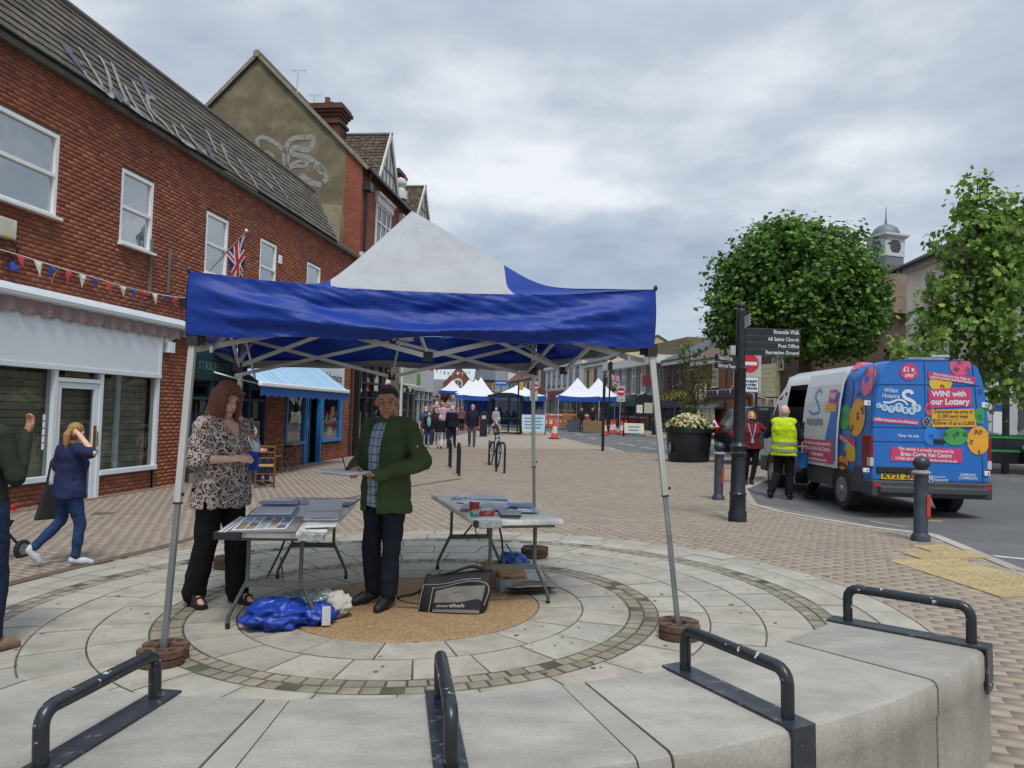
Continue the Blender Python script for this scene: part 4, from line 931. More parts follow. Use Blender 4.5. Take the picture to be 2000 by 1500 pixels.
# ================================================================ generic terrace builder for the far side
def bframe(name, p, q_, label, cat='building', group=None, z=0):
    d = Vector((q_[0]-p[0], q_[1]-p[1], 0)); o = thing(name, (p[0], p[1], z), math.atan2(d.y, d.x), label, cat, group); return o, d.length
def terrace(name, p, q_, label, ze, wall, roof=None, rise=2.4, depth=8, wins=(), shop=None, eave=None, parapet=0, wmat=WHITE, pane=DARKPANE, z0=-.2, chim=()):
    b, Ln = bframe(name, p, q_, label)
    w = MB(); w.box(0, Ln, .0, depth, z0, ze+parapet, 'b'); w.build('wall', wall, b, fix=False)
    if roof:
        r = MB(); r.prism([(-.3, ze-.02), (-.3, ze+.08), (depth/2, ze+rise+.1), (depth+.3, ze+.08), (depth+.3, ze-.02), (depth/2, ze+rise)], -.1, Ln+.1, 'yz'); ro = r.build('roof', roof, b)
        g = MB(); g.v = [(0.01, 0, ze), (0.01, depth, ze), (0.01, depth/2, ze+rise), (Ln-.01, 0, ze), (Ln-.01, depth, ze), (Ln-.01, depth/2, ze+rise)]; g.face((0, 1, 2)); g.face((3, 4, 5)); g.build('gable', wall, b, fix=False)
        for c in chim: chimney(c, depth/2, ze+rise-.6, ze+rise+1.3, .6, .9, ro, CHB)
    if eave: e_ = MB(); e_.box(-.05, Ln+.05, -.22, -.004, ze-.25+parapet, ze+.05+parapet); e_.build('eaves', eave, b)
    for (a, c, d, e, bars) in wins: window(b, a, c, d, e, y=-.01, bars=bars, frame=.07, pane=pane, mat=wmat, fy=.03)
    if shop:
        zf0, zf1, fm, fr_, nb = shop[:5]
        f = MB(); f.box(.05, Ln-.05, -.14, -.003, zf0, zf1); f.build('fascia', fm, b)
        f = MB(); n = nb
        for i in range(n+1): x = .1+(Ln-.2)*i/n; f.box(x-.06, x+.06, -.08, -.003, z0+.1, zf0)
        f.box(.1, Ln-.1, -.06, -.003, z0, z0+.75); f.build('shop_frame', fr_, b)
        for i in range(n): x = .1+(Ln-.2)*i/n; g = MB(); g.box(x+.06, x+(Ln-.2)/n-.06, -.04, -.03, z0+.75, zf0); g.build('pane', DARKPANE, b)
    return b, Ln
def RF(y, off=0): return (11.3-.2*(y-43)+off, y)
WREND = M('white_render', '#c6c8cb', .8, var=.07, dirt='#9a9a96', dscale=1, damt=.3); CRND = M('cream_render', '#b9a98c', .85, var=.1, dirt='#93866d', damt=.3); GREYB = M('grey_cladding', '#6b6c6c', .8, var=.12, stretch=(1, 1, 1))
BRBR = brick_tex('brown_brick', (lin('#7a5540'), lin('#684838')), lin('#75675a'), .22, .075, axis='wall'); DBR = brick_tex('dark_brick', (lin('#5a4238'), lin('#4a3831')), lin('#554a42'), .22, .075, axis='wall'); PUBBR = brick_tex('pub_brick', (lin('#7d5343'), lin('#6c4639')), lin('#6f6156'), .22, .075, axis='wall')
SLATE = brick_tex('slate_roof', (lin('#565a60'), lin('#4b4f55')), lin('#393c40'), .3, .2, axis='wall'); REDT = brick_tex('red_tile_roof', (lin('#7c4433'), lin('#693a2d')), lin('#4a2c24'), .25, .16, axis='wall'); BRT = brick_tex('brown_tile_roof', (lin('#6f5a4a'), lin('#5f4d40')), lin('#463930'), .25, .16, axis='wall')
MAROON = M('maroon_fascia', '#6d2432', .5); NAVYF = M('navy_fascia', '#20283c', .5); GREENF = M('green_fascia', '#2f5a4f', .5); BLACKF = M('black_fascia', '#1a1b1e', .5); CREAMF = M('cream_fascia', '#b9ad93', .5); DWOOD = M('dark_frame', '#20242a', .5)
V = lambda *x: tuple(x)
# white building, six upright windows
b, Ln = terrace('white_building', RF(81.4), RF(67.4), 'white two storey building with six tall windows over a maroon shop fascia', 6.45, WREND, None, wins=[(1.1+2.12*i, 2.0+2.12*i, 4.35, 6.05, ((.5,), (.6,))) for i in range(6)], shop=(3.0, 3.95, MAROON, DWOOD, 6), eave=TRIM, wmat=DWOOD, z0=.4)
for t in (.25, .6): q = MB(); q.box(Ln*t, Ln*t+.06, -.16, -.14, 3.0, 3.95); q.build('fascia_joint', DWOOD, b)
q = MB(); q.add(disc_mb(0, 0, .4, 16).v, [tuple(range(16))]); q.v = [(1.2+x, -.145, 3.5+y) for x, y, z in q.v]; q.build('logo_disc', WHITE, b, fix=False)
# cream house
terrace('cream_house', RF(67.3), RF(60.4), 'cream rendered house with grey slate roof and narrow windows', 6.0, CRND, SLATE, 2.2, wins=[(.9, 1.5, 4.0, 5.6, ((.5,), (.5,))), (3.0, 3.7, 4.0, 5.6, ((.5,), (.5,))), (5.6, 6.2, 4.2, 5.8, ((.5,), (.5,)))], shop=(2.7, 3.3, NAVYF, DWOOD, 3), eave=TRIM, z0=.3, wmat=M('pinkish_frame', '#8b6d5d', .6))
q = bpy.data.objects['cream_house']; m_ = MB(); m_.box(4.2, 5.4, -.03, -.004, 4.0, 5.8); m_.build('blue_panel', M('pale_blue_panel', '#9fb4c0', .7), q)
# grey flat roofed block
gw = []
for i, x in enumerate((1.2, 2.8, 5.0, 6.8, 8.9)): gw.append((x, x+.8, 3.2, 5.2, ((.5,), (.66,))))
gb, Ln = terrace('grey_building', RF(60.2), RF(49.6), 'grey flat roofed block with deep white roof edge and white framed windows', 5.6, GREYB, None, wins=gw, shop=(2.3, 2.9, GREENF, DWOOD, 5), eave=None, z0=.2, pane=PANE)
q = MB(); q.box(-.2, Ln+.2, -.6, 8, 5.15, 5.7); q.build('roof_edge', TRIM, gb)
q = MB()
for i in range(14): x = .3+i*.78; q.box(x, x+.05, -.035, -.004, 2.95, 5.1)
q.build('cladding_rib', M('rib_grey', '#585a5c', .7), gb)
q = MB(); q.box(6.2, 10.3, -.16, -.145, 2.35, 2.85); q.build('sign_board', CREAMF, gb)
tx = text_mb('LONDIS', .5, .01, 0, 2.2); 
q = MB(); q.box(2, 9, 2.5, 7.5, 5.7, 7.2); q.build('roof_block', M('olive_block', '#6b614b', .9), gb)
# dark house with hanging baskets
db, Ln = terrace('dark_brick_house', RF(49.5), RF(45.3), 'dark brick house with row of flower baskets over a blue glazed shop', 5.2, DBR, SLATE, 2.0, wins=[(.6, 1.2, 3.6, 4.9, ((.5,), (.5,))), (1.6, 2.2, 3.6, 4.9, ((.5,), (.5,))), (2.7, 3.3, 3.6, 4.9, ((.5,), (.5,)))], shop=(2.2, 2.75, BLACKF, M('dark_blue_frame', '#18304a', .5), 4), eave=TRIM, z0=.15, wmat=DWOOD)
# pub
pub, Ln = terrace('pub', RF(45.2), RF(38.1), 'brown brick pub with cream bay window and white sash windows', 4.95, PUBBR, BRT, 2.6, wins=[(2.6, 3.35, 3.35, 4.7, ((.33, .67), (.25, .5, .75))), (5.1, 5.9, 3.35, 4.7, ((.33, .67), (.25, .5, .75))), (5.6, 6.4, .9, 2.3, ((.33, .67), (.25, .5, .75)))], eave=TRIM, z0=.0, wmat=M('cream_paint', '#c3b995', .6))
q = MB(); q.box(2.0, 6.9, -.12, -.003, 2.75, 3.15); q.build('fascia', BLACKF, pub); q = MB(); q.box(.1, 1.9, -.03, -.003, 2.6, 3.6); q.build('cream_panel', M('cream_panel', '#bdb083', .7), pub)
CRP = M('cream_paint'); bay = MB(); bay.box(1.7, 4.0, -.55, -.003, .1, .75); bay.build('bay_base', PUBBR, pub, fix=False); bw = window(pub, 1.7, 4.0, .75, 2.15, y=-.55, bars=((.25, .5, .75), (.6, .8)), frame=.09, mat=CRP, name='bay_window'); q = MB(); q.prism([(-.8, 2.15), (-.003, 2.5), (-.003, 2.15)], 1.5, 4.2, 'yz'); q.build('bay_roof', SLATE, pub)
q = MB(); q.box(4.45, 4.9, -.06, -.003, .9, 2.0); q.build('sign_board', BLACKF, pub); q = MB(); q.tube([(2.2, -.1, 3.2), (2.2, -.1, 3.4)], .05, 6); q.box(4.2, 4.28, -.05, -.003, .0, 4.9); q.build('drainpipe', M('red_pipe', '#6e2f26', .6), pub)
q = MB(); q.box(5.15, 5.6, -.12, -.003, .0, 2.45); q.box(6.45, 6.9, -.12, -.003, .0, 2.45); q.box(5.15, 6.9, -.14, -.003, 2.45, 2.62); q.build('door_surround', M('orange_wood', '#7a4a2f', .6), pub)
# brick house with boarded cream bay and stone porch
hs, Ln = terrace('brick_house', RF(38.0), RF(33.0), 'dark brick house with cream boarded bay behind the round tree', 6.2, DBR, BRT, 1.6, depth=3.4, wins=[(1.6, 2.6, 4.0, 5.3, ((.5,), (.5,)))], eave=TRIM, z0=.0, wmat=CRP)
q = MB(); q.box(.6, 2.3, -.3, -.003, 2.7, 4.3); q.build('boarded_bay', CRP, hs); q = MB()
for k in range(7): q.box(.58, 2.32, -.315, -.3, 2.75+.22*k, 2.93+.22*k)
q.build('weatherboard', CRP, hs); q = MB(); q.box(.2, 1.0, -.04, -.003, .0, 2.3); q.build('door', M('brown_door', '#5a3426', .6), hs)
q = MB(); q.box(1.6, 3.4, -1.0, -.003, 2.2, 2.6); q.lathe([(.2, 0), (.2, .15), (.15, .2), (.14, 1.9), (.19, 2.0), (.2, 2.2)], 14, (1.75, -.85, 0)); q.lathe([(.2, 0), (.2, .15), (.15, .2), (.14, 1.9), (.19, 2.0), (.2, 2.2)], 14, (3.2, -.85, 0)); q.build('stone_porch', M('pale_stone', '#a89f8e', .8, var=.15), hs)
# further terraces up the hill
terrace('brown_brick_house', RF(88), RF(81.6), 'brown brick house beyond the white building, navy awning below', 7.6, BRBR, BRT, 2.0, wins=[(1, 1.9, 4.5, 6.4, ((.5,), (.5,))), (3.5, 4.4, 4.5, 6.4, ((.5,), (.5,)))], shop=(3.0, 3.7, CREAMF, DWOOD, 3), z0=.6, chim=(1,))
terrace('red_roofed_house', RF(102), RF(88.2), 'far house with red tiled roof and black and white front', 5.6, WREND, REDT, 3.6, wins=[(1+2.2*i, 1.9+2.2*i, 4.2, 5.3, ((.5,), (.5,))) for i in range(6)], shop=(3.0, 3.7, CREAMF, DWOOD, 6), z0=1, chim=(2, 11), wmat=DWOOD)
terrace('white_gabled_house', RF(112), RF(102.2), 'far white house stepping up behind the red roof', 8.3, WREND, BRT, 2.5, wins=[(1.5+2.6*i, 2.4+2.6*i, 5.5, 7.2, ((.5,), (.5,))) for i in range(3)], shop=(3.8, 4.5, NAVYF, DWOOD, 4), z0=1.5, chim=(1, 8))
# street head: chapel gable, slate house, yellow house
ch, _ = bframe('chapel', (-14.6, 160), (-8.4, 160), 'red brick chapel gable with arched window at the street head', 'chapel')
CBR = brick_tex('chapel_brick', (lin('#7d4636'), lin('#6e3d30')), lin('#71594b'), .3, .1, axis='wall')
q = MB(); q.v = [(0, 0, 3), (6.2, 0, 3), (6.2, 0, 7.4), (3.1, 0, 11.0), (0, 0, 7.4)]; q.face(range(5)); q.v += [(x, 14, z) for x, y, z in q.v]; q.face(range(5, 10)); q.face((1, 2, 7, 6)); q.face((0, 4, 9, 5)); q.build('wall', CBR, ch, fix=False)
q = MB(); q.quad((-.2, -.15, 7.2), (3.1, -.15, 11.15), (3.1, 14, 11.15), (-.2, 14, 7.2)); q.quad((6.4, -.15, 7.2), (3.1, -.15, 11.15), (3.1, 14, 11.15), (6.4, 14, 7.2)); q.build('roof', SLATE, ch, fix=False)
arch = [(2.1, 5.6), (4.1, 5.6), (4.1, 7.6)]+[(3.1+math.cos(t), 7.6+1.0*math.sin(t)) for t in (.5, 1.05, 1.57, 2.1, 2.6)]+[(2.1, 7.6)]
q = MB(); q.prism(arch, -.12, -.01); aw_ = q.build('arched_window', TRIM, ch); q = MB(); sc_ = [(3.1+(x-3.1)*.78, 6.7+(y-6.7)*.82) for x, y in arch]; q.prism(sc_, -.15, -.125); q.build('pane', PANE, aw_); q = MB(); q.box(3.04, 3.16, -.18, -.15, 5.7, 8.4); q.box(2.3, 3.9, -.18, -.15, 7.0, 7.1); q.build('mullion', TRIM, aw_)
q = MB(); q.add([(5.3+.35*math.cos(i*.3927), -.1, 5.2+.35*math.sin(i*.3927)) for i in range(16)], [tuple(range(16))]); q.build('round_plaque', TRIM, ch, fix=False); q = MB(); q.box(2.8, 3.4, -.1, -.01, 9.3, 9.9); q.build('date_stone', TRIM, ch)
terrace('slate_roofed_house', (-8.2, 165), (-2.6, 165), 'brick house with long slate roof right of the chapel gable', 8.6, BRBR, SLATE, 2.4, wins=[(.6, 1.6, 6.4, 7.9, ((.5,), (.5,))), (4, 5, 6.4, 7.9, ((.5,), (.5,)))], z0=3, chim=(.4,))
terrace('yellow_house', (-3.4, 150), (-.4, 150), 'small yellow rendered house at the street head', 6.6, M('yellow_render', '#a98c5c', .85, var=.1), BRT, 1.3, wins=[(1.0, 1.8, 4.6, 5.6, ((.5,), (.5,)))], z0=3)
terrace('pale_house', (-.6, 158), (2.4, 158), 'narrow pale far house right of the yellow house', 7.6, WREND, SLATE, 1.2, wins=[(.5, 1.2, 5, 6.2, ((.5,), (.5,)))], z0=3)
lb, _ = terrace('brown_shop_house', (-9.2, 84), (-12.2, 104), 'far brown brick shop house left of the chapel', 8.6, BRBR, BRT, 2.2, wins=[(2+3*i, 3+3*i, 5, 6.8, ((.5,), (.5,))) for i in range(5)], shop=(3.2, 4.0, NAVYF, DWOOD, 5), z0=1)
# ================================================================ cream building and brick building on the right, cupola house behind
CRB = M('cream_wall', '#dcd7c8', .85, var=.08, scale=1, dirt='#a39c88', dscale=.8, damt=.4)
cb_, Ln = terrace('cream_building', (20.0, 38.2), (19.35, 27.6), 'tall cream building with sash windows and slate hipped roof behind the young tree', 9.5, CRB, None, depth=10, wins=[(1.95, 3.1, 7.55, 8.9, ((.5,), (.5,))), (6.3, 7.5, 7.55, 8.9, ((.5,), (.5,))), (1.95, 3.1, 3.6, 5.4, ((.5,), (.5,))), (6.3, 7.5, 3.6, 5.4, ((.5,), (.5,))), (4.2, 5.2, 3.6, 5.4, ((.5,), (.5,)))], shop=(2.6, 3.1, CREAMF, DWOOD, 5), eave=TRIM, z0=.2)
q = MB(); q.box(-.02, Ln, -.05, -.003, 6.6, 6.75); q.build('string_course', CRB, cb_)
q = MB(); q.v = [(-.6, -.6, 9.52), (Ln+.2, -.6, 9.52), (Ln+.2, 10.4, 9.52), (-.6, 10.4, 9.52), (4.2, 4.9, 12.6), (Ln+.2, 4.9, 12.6)]
for f in ((0, 1, 5, 4), (2, 3, 4, 5), (3, 0, 4), (1, 2, 5), (0, 3, 2, 1)): q.face(f)
q.build('roof', SLATE, cb_); q = MB(); q.beam((-.62, -.66, 9.47), (Ln+.2, -.66, 9.47), .12, .1); q.beam((-.66, -.6, 9.47), (-.66, 10, 9.47), .12, .1); q.build('gutter', GUT, cb_)
rbk, Ln = terrace('corner_brick_building', (19.3, 27.5), (18.8, 15), 'orange brick building behind the young tree at the right edge', 8.2, OBR, SLATE, 2.8, depth=9, wins=[(1.2, 2.3, 4.2, 6, ((.5,), (.5,))), (4.5, 5.6, 4.2, 6, ((.5,), (.5,))), (8, 9, 4.2, 6, ((.5,), (.5,)))], shop=(2.7, 3.3, GREENF, DWOOD, 5), z0=.2, eave=TRIM)
cu, Ln = bframe('cupola_house', (21.75, 58), (24.5, 50), 'brick house with tiled roof topped by a grey louvred cupola', 'building')
q = MB(); q.box(0, Ln, 0, 9, .2, 9.0, 'b'); q.build('wall', DBR, cu, fix=False); q = MB(); q.v = [(-.5, -.5, 9.0), (Ln+.5, -.5, 9.0), (Ln+.5, 9.5, 9.0), (-.5, 9.5, 9.0), (3.2, 4.5, 13.2), (5.4, 4.5, 13.2)]
for f in ((0, 1, 5, 4), (2, 3, 4, 5), (3, 0, 4), (1, 2, 5), (0, 3, 2, 1)): q.face(f)
q.build('roof', BRT, cu); q = MB(); q.box(-.5, Ln+.5, -.55, -.004, 8.6, 9.0); q.build('cornice', TRIM, cu)
for k in range(3): window(cu, 1+2.6*k, 2.1+2.6*k, 6.3, 8.1, y=-.01, bars=((.5,), (.5,)), frame=.1, fy=.05, pane=DARKPANE, mat=TRIM)
cl = MB(); cl.cbox((4.3, 4.5, 12.9), 1.7, 1.7, 2.2); cup = cl.build('cupola', LEAD, cu); cl = MB(); cl.cbox((4.3, 4.5, 14.6), 1.8, 1.8, 1.5); cl.cbox((4.3, 4.5, 15.42), 2.3, 2.3, .15); cl.cbox((4.3, 4.5, 15.29), 2.05, 2.05, .13)
cl.build('lantern', M('grey_paint', '#b5b8ba', .7, var=.1), cup)
cl = MB(); cl.lathe([(.98, 15.48), (.95, 15.75), (.8, 16.05), (.5, 16.27), (.18, 16.38), (.1, 16.42), (.08, 16.7), (.05, 16.85), (.015, 17.8)], 20, (4.3, 4.5, 0)); cl.build('dome', LEAD, cup, smooth=True)
for dx, dy, ry in ((0, -.92, 0), (.92, 0, 1)):
    l = MB()
    for k in range(7):
        z = 14.2+.13*k; hw = .5*math.sqrt(max(.05, 1-((z-14.6)/.52)**2))
        if ry: l.cbox((4.3+dx, 4.5, z), .04, hw*2, .07)
        else: l.cbox((4.3, 4.5+dy, z), hw*2, .04, .07)
    l.build('louvre', BLACKMATT, cup)
# ================================================================ BLUE AND WHITE GAZEBO
def local(mb, t):
    m = Matrix.Translation(t.location) @ t.rotation_euler.to_matrix().to_4x4(); return mb.xf(m.inverted())
BLUEV = M('blue_vinyl', '#103388', .5, var=.1, scale=3, bump=.05, bscale=14, dirt='#1c45a6', dscale=2.2, damt=.3, spec=.3); WHITEV = M('white_vinyl', '#c3c6ca', .5, var=.07, scale=3, dirt='#a5a7a6', dscale=4, damt=.4, bump=.06, bscale=10)
def translucent(m, amt):
    t = m.node_tree; b = t.nodes['Principled BSDF']; o = t.nodes['Material Output']; ln = t.links.new; tr = N('ShaderNodeBsdfTranslucent', t); x_ = N('ShaderNodeMixShader', t); x_.inputs[0].default_value = amt
    ln(b.inputs['Base Color'].links[0].from_socket, tr.inputs[0]); ln(b.outputs[0], x_.inputs[1]); ln(tr.outputs[0], x_.inputs[2]); ln(x_.outputs[0], o.inputs[0])
translucent(WHITEV, .42); translucent(BLUEV, .12)
HEM = M('grey_hem', '#8c8c88', .7, var=.1)
LEGM = M('gazebo_leg', '#b3b3ad', .4, .35, var=.12, stretch=(1, 1, .2)); LEGI = M('gazebo_inner_leg', '#9a9c9d', .35, .6, var=.12); BRK = M('black_nylon', (.012, .012, .014), .5)
gaz = thing('gazebo', on(-.92, 6.52), 0, 'blue and white pop-up gazebo over the two folding tables', 'gazebo')
CT = [Vector((-2.10, 4.81, 2.405)), Vector((1.0, 5.32, 2.465)), Vector((.25, 8.2, 2.44)), Vector((-2.84, 7.75, 2.35))]
APX = Vector((-.92, 6.52, 3.30))
PW = {id(c): e_ for c, e_ in zip(CT, (.48, .62, .6, .52))}
def roofp(L_, R_, wa, wl, wr, sag=.07):
    s = wr/(wl+wr) if wl+wr > 1e-6 else .5
    xy = APX*wa+L_*wl+R_*wr
    ze = L_.z+(R_.z-L_.z)*s-sag*4*s*(1-s)*(1-wa)
    kn = PW[id(L_)]*(1-s)+PW[id(R_)]*s; t_ = 1-wa; a_, b_ = 1-t_/kn, .12*(1-t_)
    z = ze+(APX.z-ze)*min(1, .5*(a_+b_+math.sqrt((a_-b_)**2+.012*t_*(1-t_)*4)))
    c = (L_+R_)/2; inn = (APX-c); inn.z = 0; inn.normalize()
    xy = xy+inn*.05*4*s*(1-s)*(1-wa)
    z += .010*mnoise.noise(Vector((xy.x*2.2, xy.y*2.2, 1)))+.03*math.sin(s*31+wa*3+2*mnoise.noise(Vector((s*6, wa*2, 3))))*wa*(1-wa)*1.5
    return (xy.x, xy.y, z)
HB, EB = .43, .70
for i in range(4):
    L_, R_ = CT[i], CT[(i+1) % 4]
    def seam(k, right):                     # a point on the white panel's edge
        if k < .5: h = HB*k*2; w = (1-h, 0, h) if right else (1-h, h, 0)
        else:
            q = (k-.5)*2; a = (1-HB, 0, HB); e_ = (0, 1-EB, EB); w = tuple(a[j]+(e_[j]-a[j])*q for j in range(3))
            if not right: w = (w[0], w[2], w[1])
        return w
    def fw(s, k):
        a, b_ = seam(k*.999+.0005, False), seam(k*.999+.0005, True); w = [a[j]+(b_[j]-a[j])*s for j in range(3)]; return roofp(L_, R_, *w)
    q = MB(); q.grid(fw, 26, 22); local(q, gaz); q.build('roof_panel', WHITEV, gaz, smooth='all')
    for right in (False, True):
        def fb(s, k):
            hh = HB+(1-HB)*k; ee = EB+(1-EB)*k; a = (1-hh, 0, hh); e_ = (0, 1-ee, ee); w = [a[j]+(e_[j]-a[j])*s for j in range(3)]
            if not right: w = [w[0], w[2], w[1]]
            return roofp(L_, R_, *w)
        q = MB(); q.grid(fb, 16, 16); local(q, gaz); q.build('corner_panel', BLUEV, gaz, smooth='all')
    out = ((L_+R_)/2-APX); out.z = 0; out.normalize()
    def fv(s, v):
        top = Vector(roofp(L_, R_, 0, 1-s, s)); base = L_.lerp(R_, s)
        zb = base.z-.40-(.012*math.sin(s*9)+.01*math.sin(s*21))
        z = top.z+(zb-top.z)*v
        # cloth pulled from the corners droops towards the middle in long slanting folds
        e1 = .06*math.exp(-((v-.25-1.05*min(s, 1-s)*1.3)/.16)**2)*min(1, min(s, 1-s)*9)
        e2 = .045*math.exp(-((v-.62-.55*min(s, 1-s))/.09)**2)*min(1, min(s, 1-s)*6)
        e3 = -.035*math.sin(math.pi*s)*math.exp(-((v-.45)/.22)**2)
        nz_ = .028*mnoise.noise(Vector((s*7+i*9, v*3+s*5, 2.2)))+.011*mnoise.noise(Vector((s*24-v*7, v*6+i, 5)))+.011*mnoise.noise(Vector((s*60-v*25, v*9+i, 8)))
        p = Vector((top.x+(base.x-top.x)*v, top.y+(base.y-top.y)*v, z))+out*(e1+e2+e3+nz_*math.sin(math.pi*min(1, max(0, s)))**.3+.03*math.sin(math.pi*v)*.3)
        return p
    q = MB(); q.grid(fv, 150, 26); local(q, gaz); va = q.build('valance', BLUEV, gaz, smooth='all')
    q = MB(); q.grid(lambda s, v: Vector(fv(s, .80+.2*v))-out*.012, 150, 4); local(q, gaz); q.build('hem_lining', HEM, va, smooth='all')
    # folding scissor truss of this side
    zt, zl = -.11, -.50; inn = -out*.17
    A, B = L_+inn+(APX-L_).normalized()*.0, R_+inn; mid = A.lerp(B, .5)
    At, Al, Bt, Bl, Mt, Ml = [p+Vector((0, 0, z)) for p, z in ((A, zt), (A, zl), (B, zt), (B, zl), (mid, zt-.02), (mid, zl+.0))]
    for a, b_, k in ((At, Ml, 0), (Al, Mt, 1), (Mt, Bl, 0), (Ml, Bt, 1)):
        q = MB(); q.beam(a+out*(.012-.024*k), b_+out*(.012-.024*k), .016, .034); local(q, gaz); q.build('truss_bar', LEGM, gaz)
    for m_ in (Ml, Mt): q = MB(); q.cbox(m_, .07, .05, .065); local(q, gaz); q.build('truss_joint', BRK, gaz)
    # inner bar from the side's middle to the peak pole
    C0 = APX+Vector((0, 0, -1.0)); 
    for zoff, z2 in ((zl, -.75), (zt, -1.0)):
        q = MB(); q.beam(mid+Vector((0, 0, zoff)), Vector((APX.x, APX.y, APX.z+z2-.05)), .016, .032); local(q, gaz); q.build('inner_bar', LEGM, gaz)
q = MB(); q.tube([APX+Vector((0, 0, -.02)), APX+Vector((0, 0, -1.15))], .025, 10); q.cbox(APX+Vector((0, 0, -1.1)), .1, .1, .08); local(q, gaz); q.build('peak_pole', LEGM, gaz)
feet = [G(318, 1293), G(1326, 1243), G(1044, 1087), G(447, 1107)]
for f, c in zip(feet, CT):
    top = c+Vector((0, 0, -.02)); ins = (APX-c); ins.z = 0; top += ins.normalized()*.075; a = f+Vector((0, 0, .005)); m_ = a.lerp(top, .40)
    q = MB(); q.beam(m_, top, .042, .042, (0, 1, 0)); local(q, gaz); lg = q.build('leg', LEGM, gaz, bev=.004)
    q = MB(); q.beam(a, m_, .033, .033, (0, 1, 0))
    for dx in (-.012, 0, .012):
        q.beam(a+Vector((dx, -.018, .02)), m_+Vector((dx, -.018, 0)), .005, .006, (0, 1, 0))
    local(q, gaz); q.build('inner_leg', LEGI, lg)
    q = MB(); q.beam(m_+(top-m_)*.0, m_+(top-m_).normalized()*.012, .047, .047, (0, 1, 0)); q.box(m_.x+.02, m_.x+.035, m_.y-.01, m_.y+.01, m_.z+.05, m_.z+.07); local(q, gaz); q.build('leg_collar', BRK, lg)
    q = MB(); q.beam(a, a+Vector((0, 0, .012)), .07, .07, (0, 1, 0)); local(q, gaz); q.build('foot', BRK, lg)
    for dz, h in ((-.43, .09),):
        t_ = a.lerp(top, (c.z+dz-a.z)/(top.z-a.z)); q = MB(); q.cbox(t_, .07, .07, h, .16); q.cbox(t_+ins.normalized()*.05, .05, .05, h*.7, .8); local(q, gaz); q.build('corner_bracket', BRK, gaz)
    q = MB(); q.lathe([(.012, 0), (.016, .02), (.008, .035)], 8, c+Vector((0, 0, -.005))); local(q, gaz); q.build('corner_knob', BRK, gaz)
# cast weights on the feet
RUST = M('rusty_iron', '#62483a', .9, var=.3, scale=9, bump=.5, bscale=70, dirt='#35281f', dscale=7, damt=.7); DIRON = M('dirty_iron', '#4a372b', .9, var=.3, scale=9, bump=.5, bscale=70)
wl_ = ['%s half round rusty weight at the gazebo foot by the left bench rail', '%s half round rusty weight at the leaning gazebo leg', '%s half round brown weight at the gazebo leg behind the cup table', '%s half round brown weight at the gazebo leg behind the woman']
for k, f in enumerate(feet):
    for side in (-1, 1):
        t = thing('gazebo_weight', f, R(100 if k in (0, 3) else 80)+(.0 if side > 0 else math.pi), wl_[k] % ('right hand' if side*(1 if k in (0, 3) else 1) > 0 else 'left hand'), 'weight', 'cast weights on the gazebo feet')
        for lay in range(2):
            r = .148; pts = [(.0+.028, -r*.93)]+[(.028+r*math.cos(a_)*.92, r*math.sin(a_)) for a_ in [R(-70+14*i_) for i_ in range(11)]]+[(.028, r*.93), (.028, .05), (.06, .03), (.06, -.03), (.028, -.05)]
            q = MB(); q.prism(pts, lay*.053+.002, lay*.053+.05, 'xy'); o = q.build('weight_plate', RUST if k < 2 and lay else DIRON, t, bev=.006)
            if lay:
                q = MB(); q.tube([(.10, -.07, .1025), (.10, -.07, .1035)], .022, 10); q.tube([(.10, .07, .1025), (.10, .07, .1035)], .022, 10); q.box(.085, .12, -.03, .03, .1025, .1035); q.build('slot', BLACKMATT, o)
# ================================================================ FOLDING TABLES
TTOP = M('table_plastic', '#dcdbd6', .5, var=.06, scale=4, dirt='#7f7c74', dscale=5, damt=.5, bump=.05, bscale=160); TLEG = M('table_leg', '#5b605a', .45, .3, var=.12, dirt='#6e4a3a', dscale=3.5, damt=.35); TAPE = M('silver_tape', '#9fa5a5', .35, .4, var=.3, scale=20, bump=.5, bscale=30)
TH = .72
def table(c, dirn, ln, label):
    t = thing('folding_table', on(*c), math.atan2(dirn[1], dirn[0]), label, 'table', 'folding tables under the gazebo'); w = .745
    q = MB(); q.box(-ln/2, ln/2, -w/2, w/2, TH-.045, TH); q.build('tabletop', TTOP, t, bev=.012)
    q = MB(); q.box(-ln/2+.05, ln/2-.05, -w/2+.06, w/2-.06, TH-.07, TH-.046); q.build('apron', TLEG, t)
    for s in (-1, 1):
        x = s*(ln/2-.17)
        for y in (-1, 1):
            q = MB(); path = [(x, y*.19, TH-.06), (x, y*.19, .36), (x+s*.0, y*.205, .31), (x+s*.0, y*.30, .11), (x, y*.315, .06), (x, y*.315, .03)]
            q.tube(spline(path, 3), .0145, 10); lo = q.build('leg', TLEG, t, smooth=True); q = MB(); q.tube([(x, y*.315, .0), (x, y*.315, .035)], .0175, 10); q.build('rubber_foot', BRK, lo)
        q = MB(); q.box(x-.011, x+.011, -.205, .205, .295, .34); q.build('cross_bar', TLEG, t)
        q = MB(); q.tube([(x, .07, .32), (x-s*.26, .02, .5), (x-s*.5, .0, TH-.06)], .009, 8); q.tube([(x, -.07, .32), (x-s*.2, 0, .47)], .006, 6); q.build('brace', TLEG, t)
    return t
t1 = table((-1.755, 6.33), (-.085, .996), 1.95, 'grey folding table spread with photo boards in front of the woman')
t2 = table((-.165, 6.87), (-.285, .959), 1.83, 'grey folding table holding a red paper cup and books')
def tape(t, x, y0, y1, m): q = MB(); q.box(x-.06, x+.006, y0, y1, TH-.05, TH+.003); q.build('tape_patch', m, t, bev=.004)
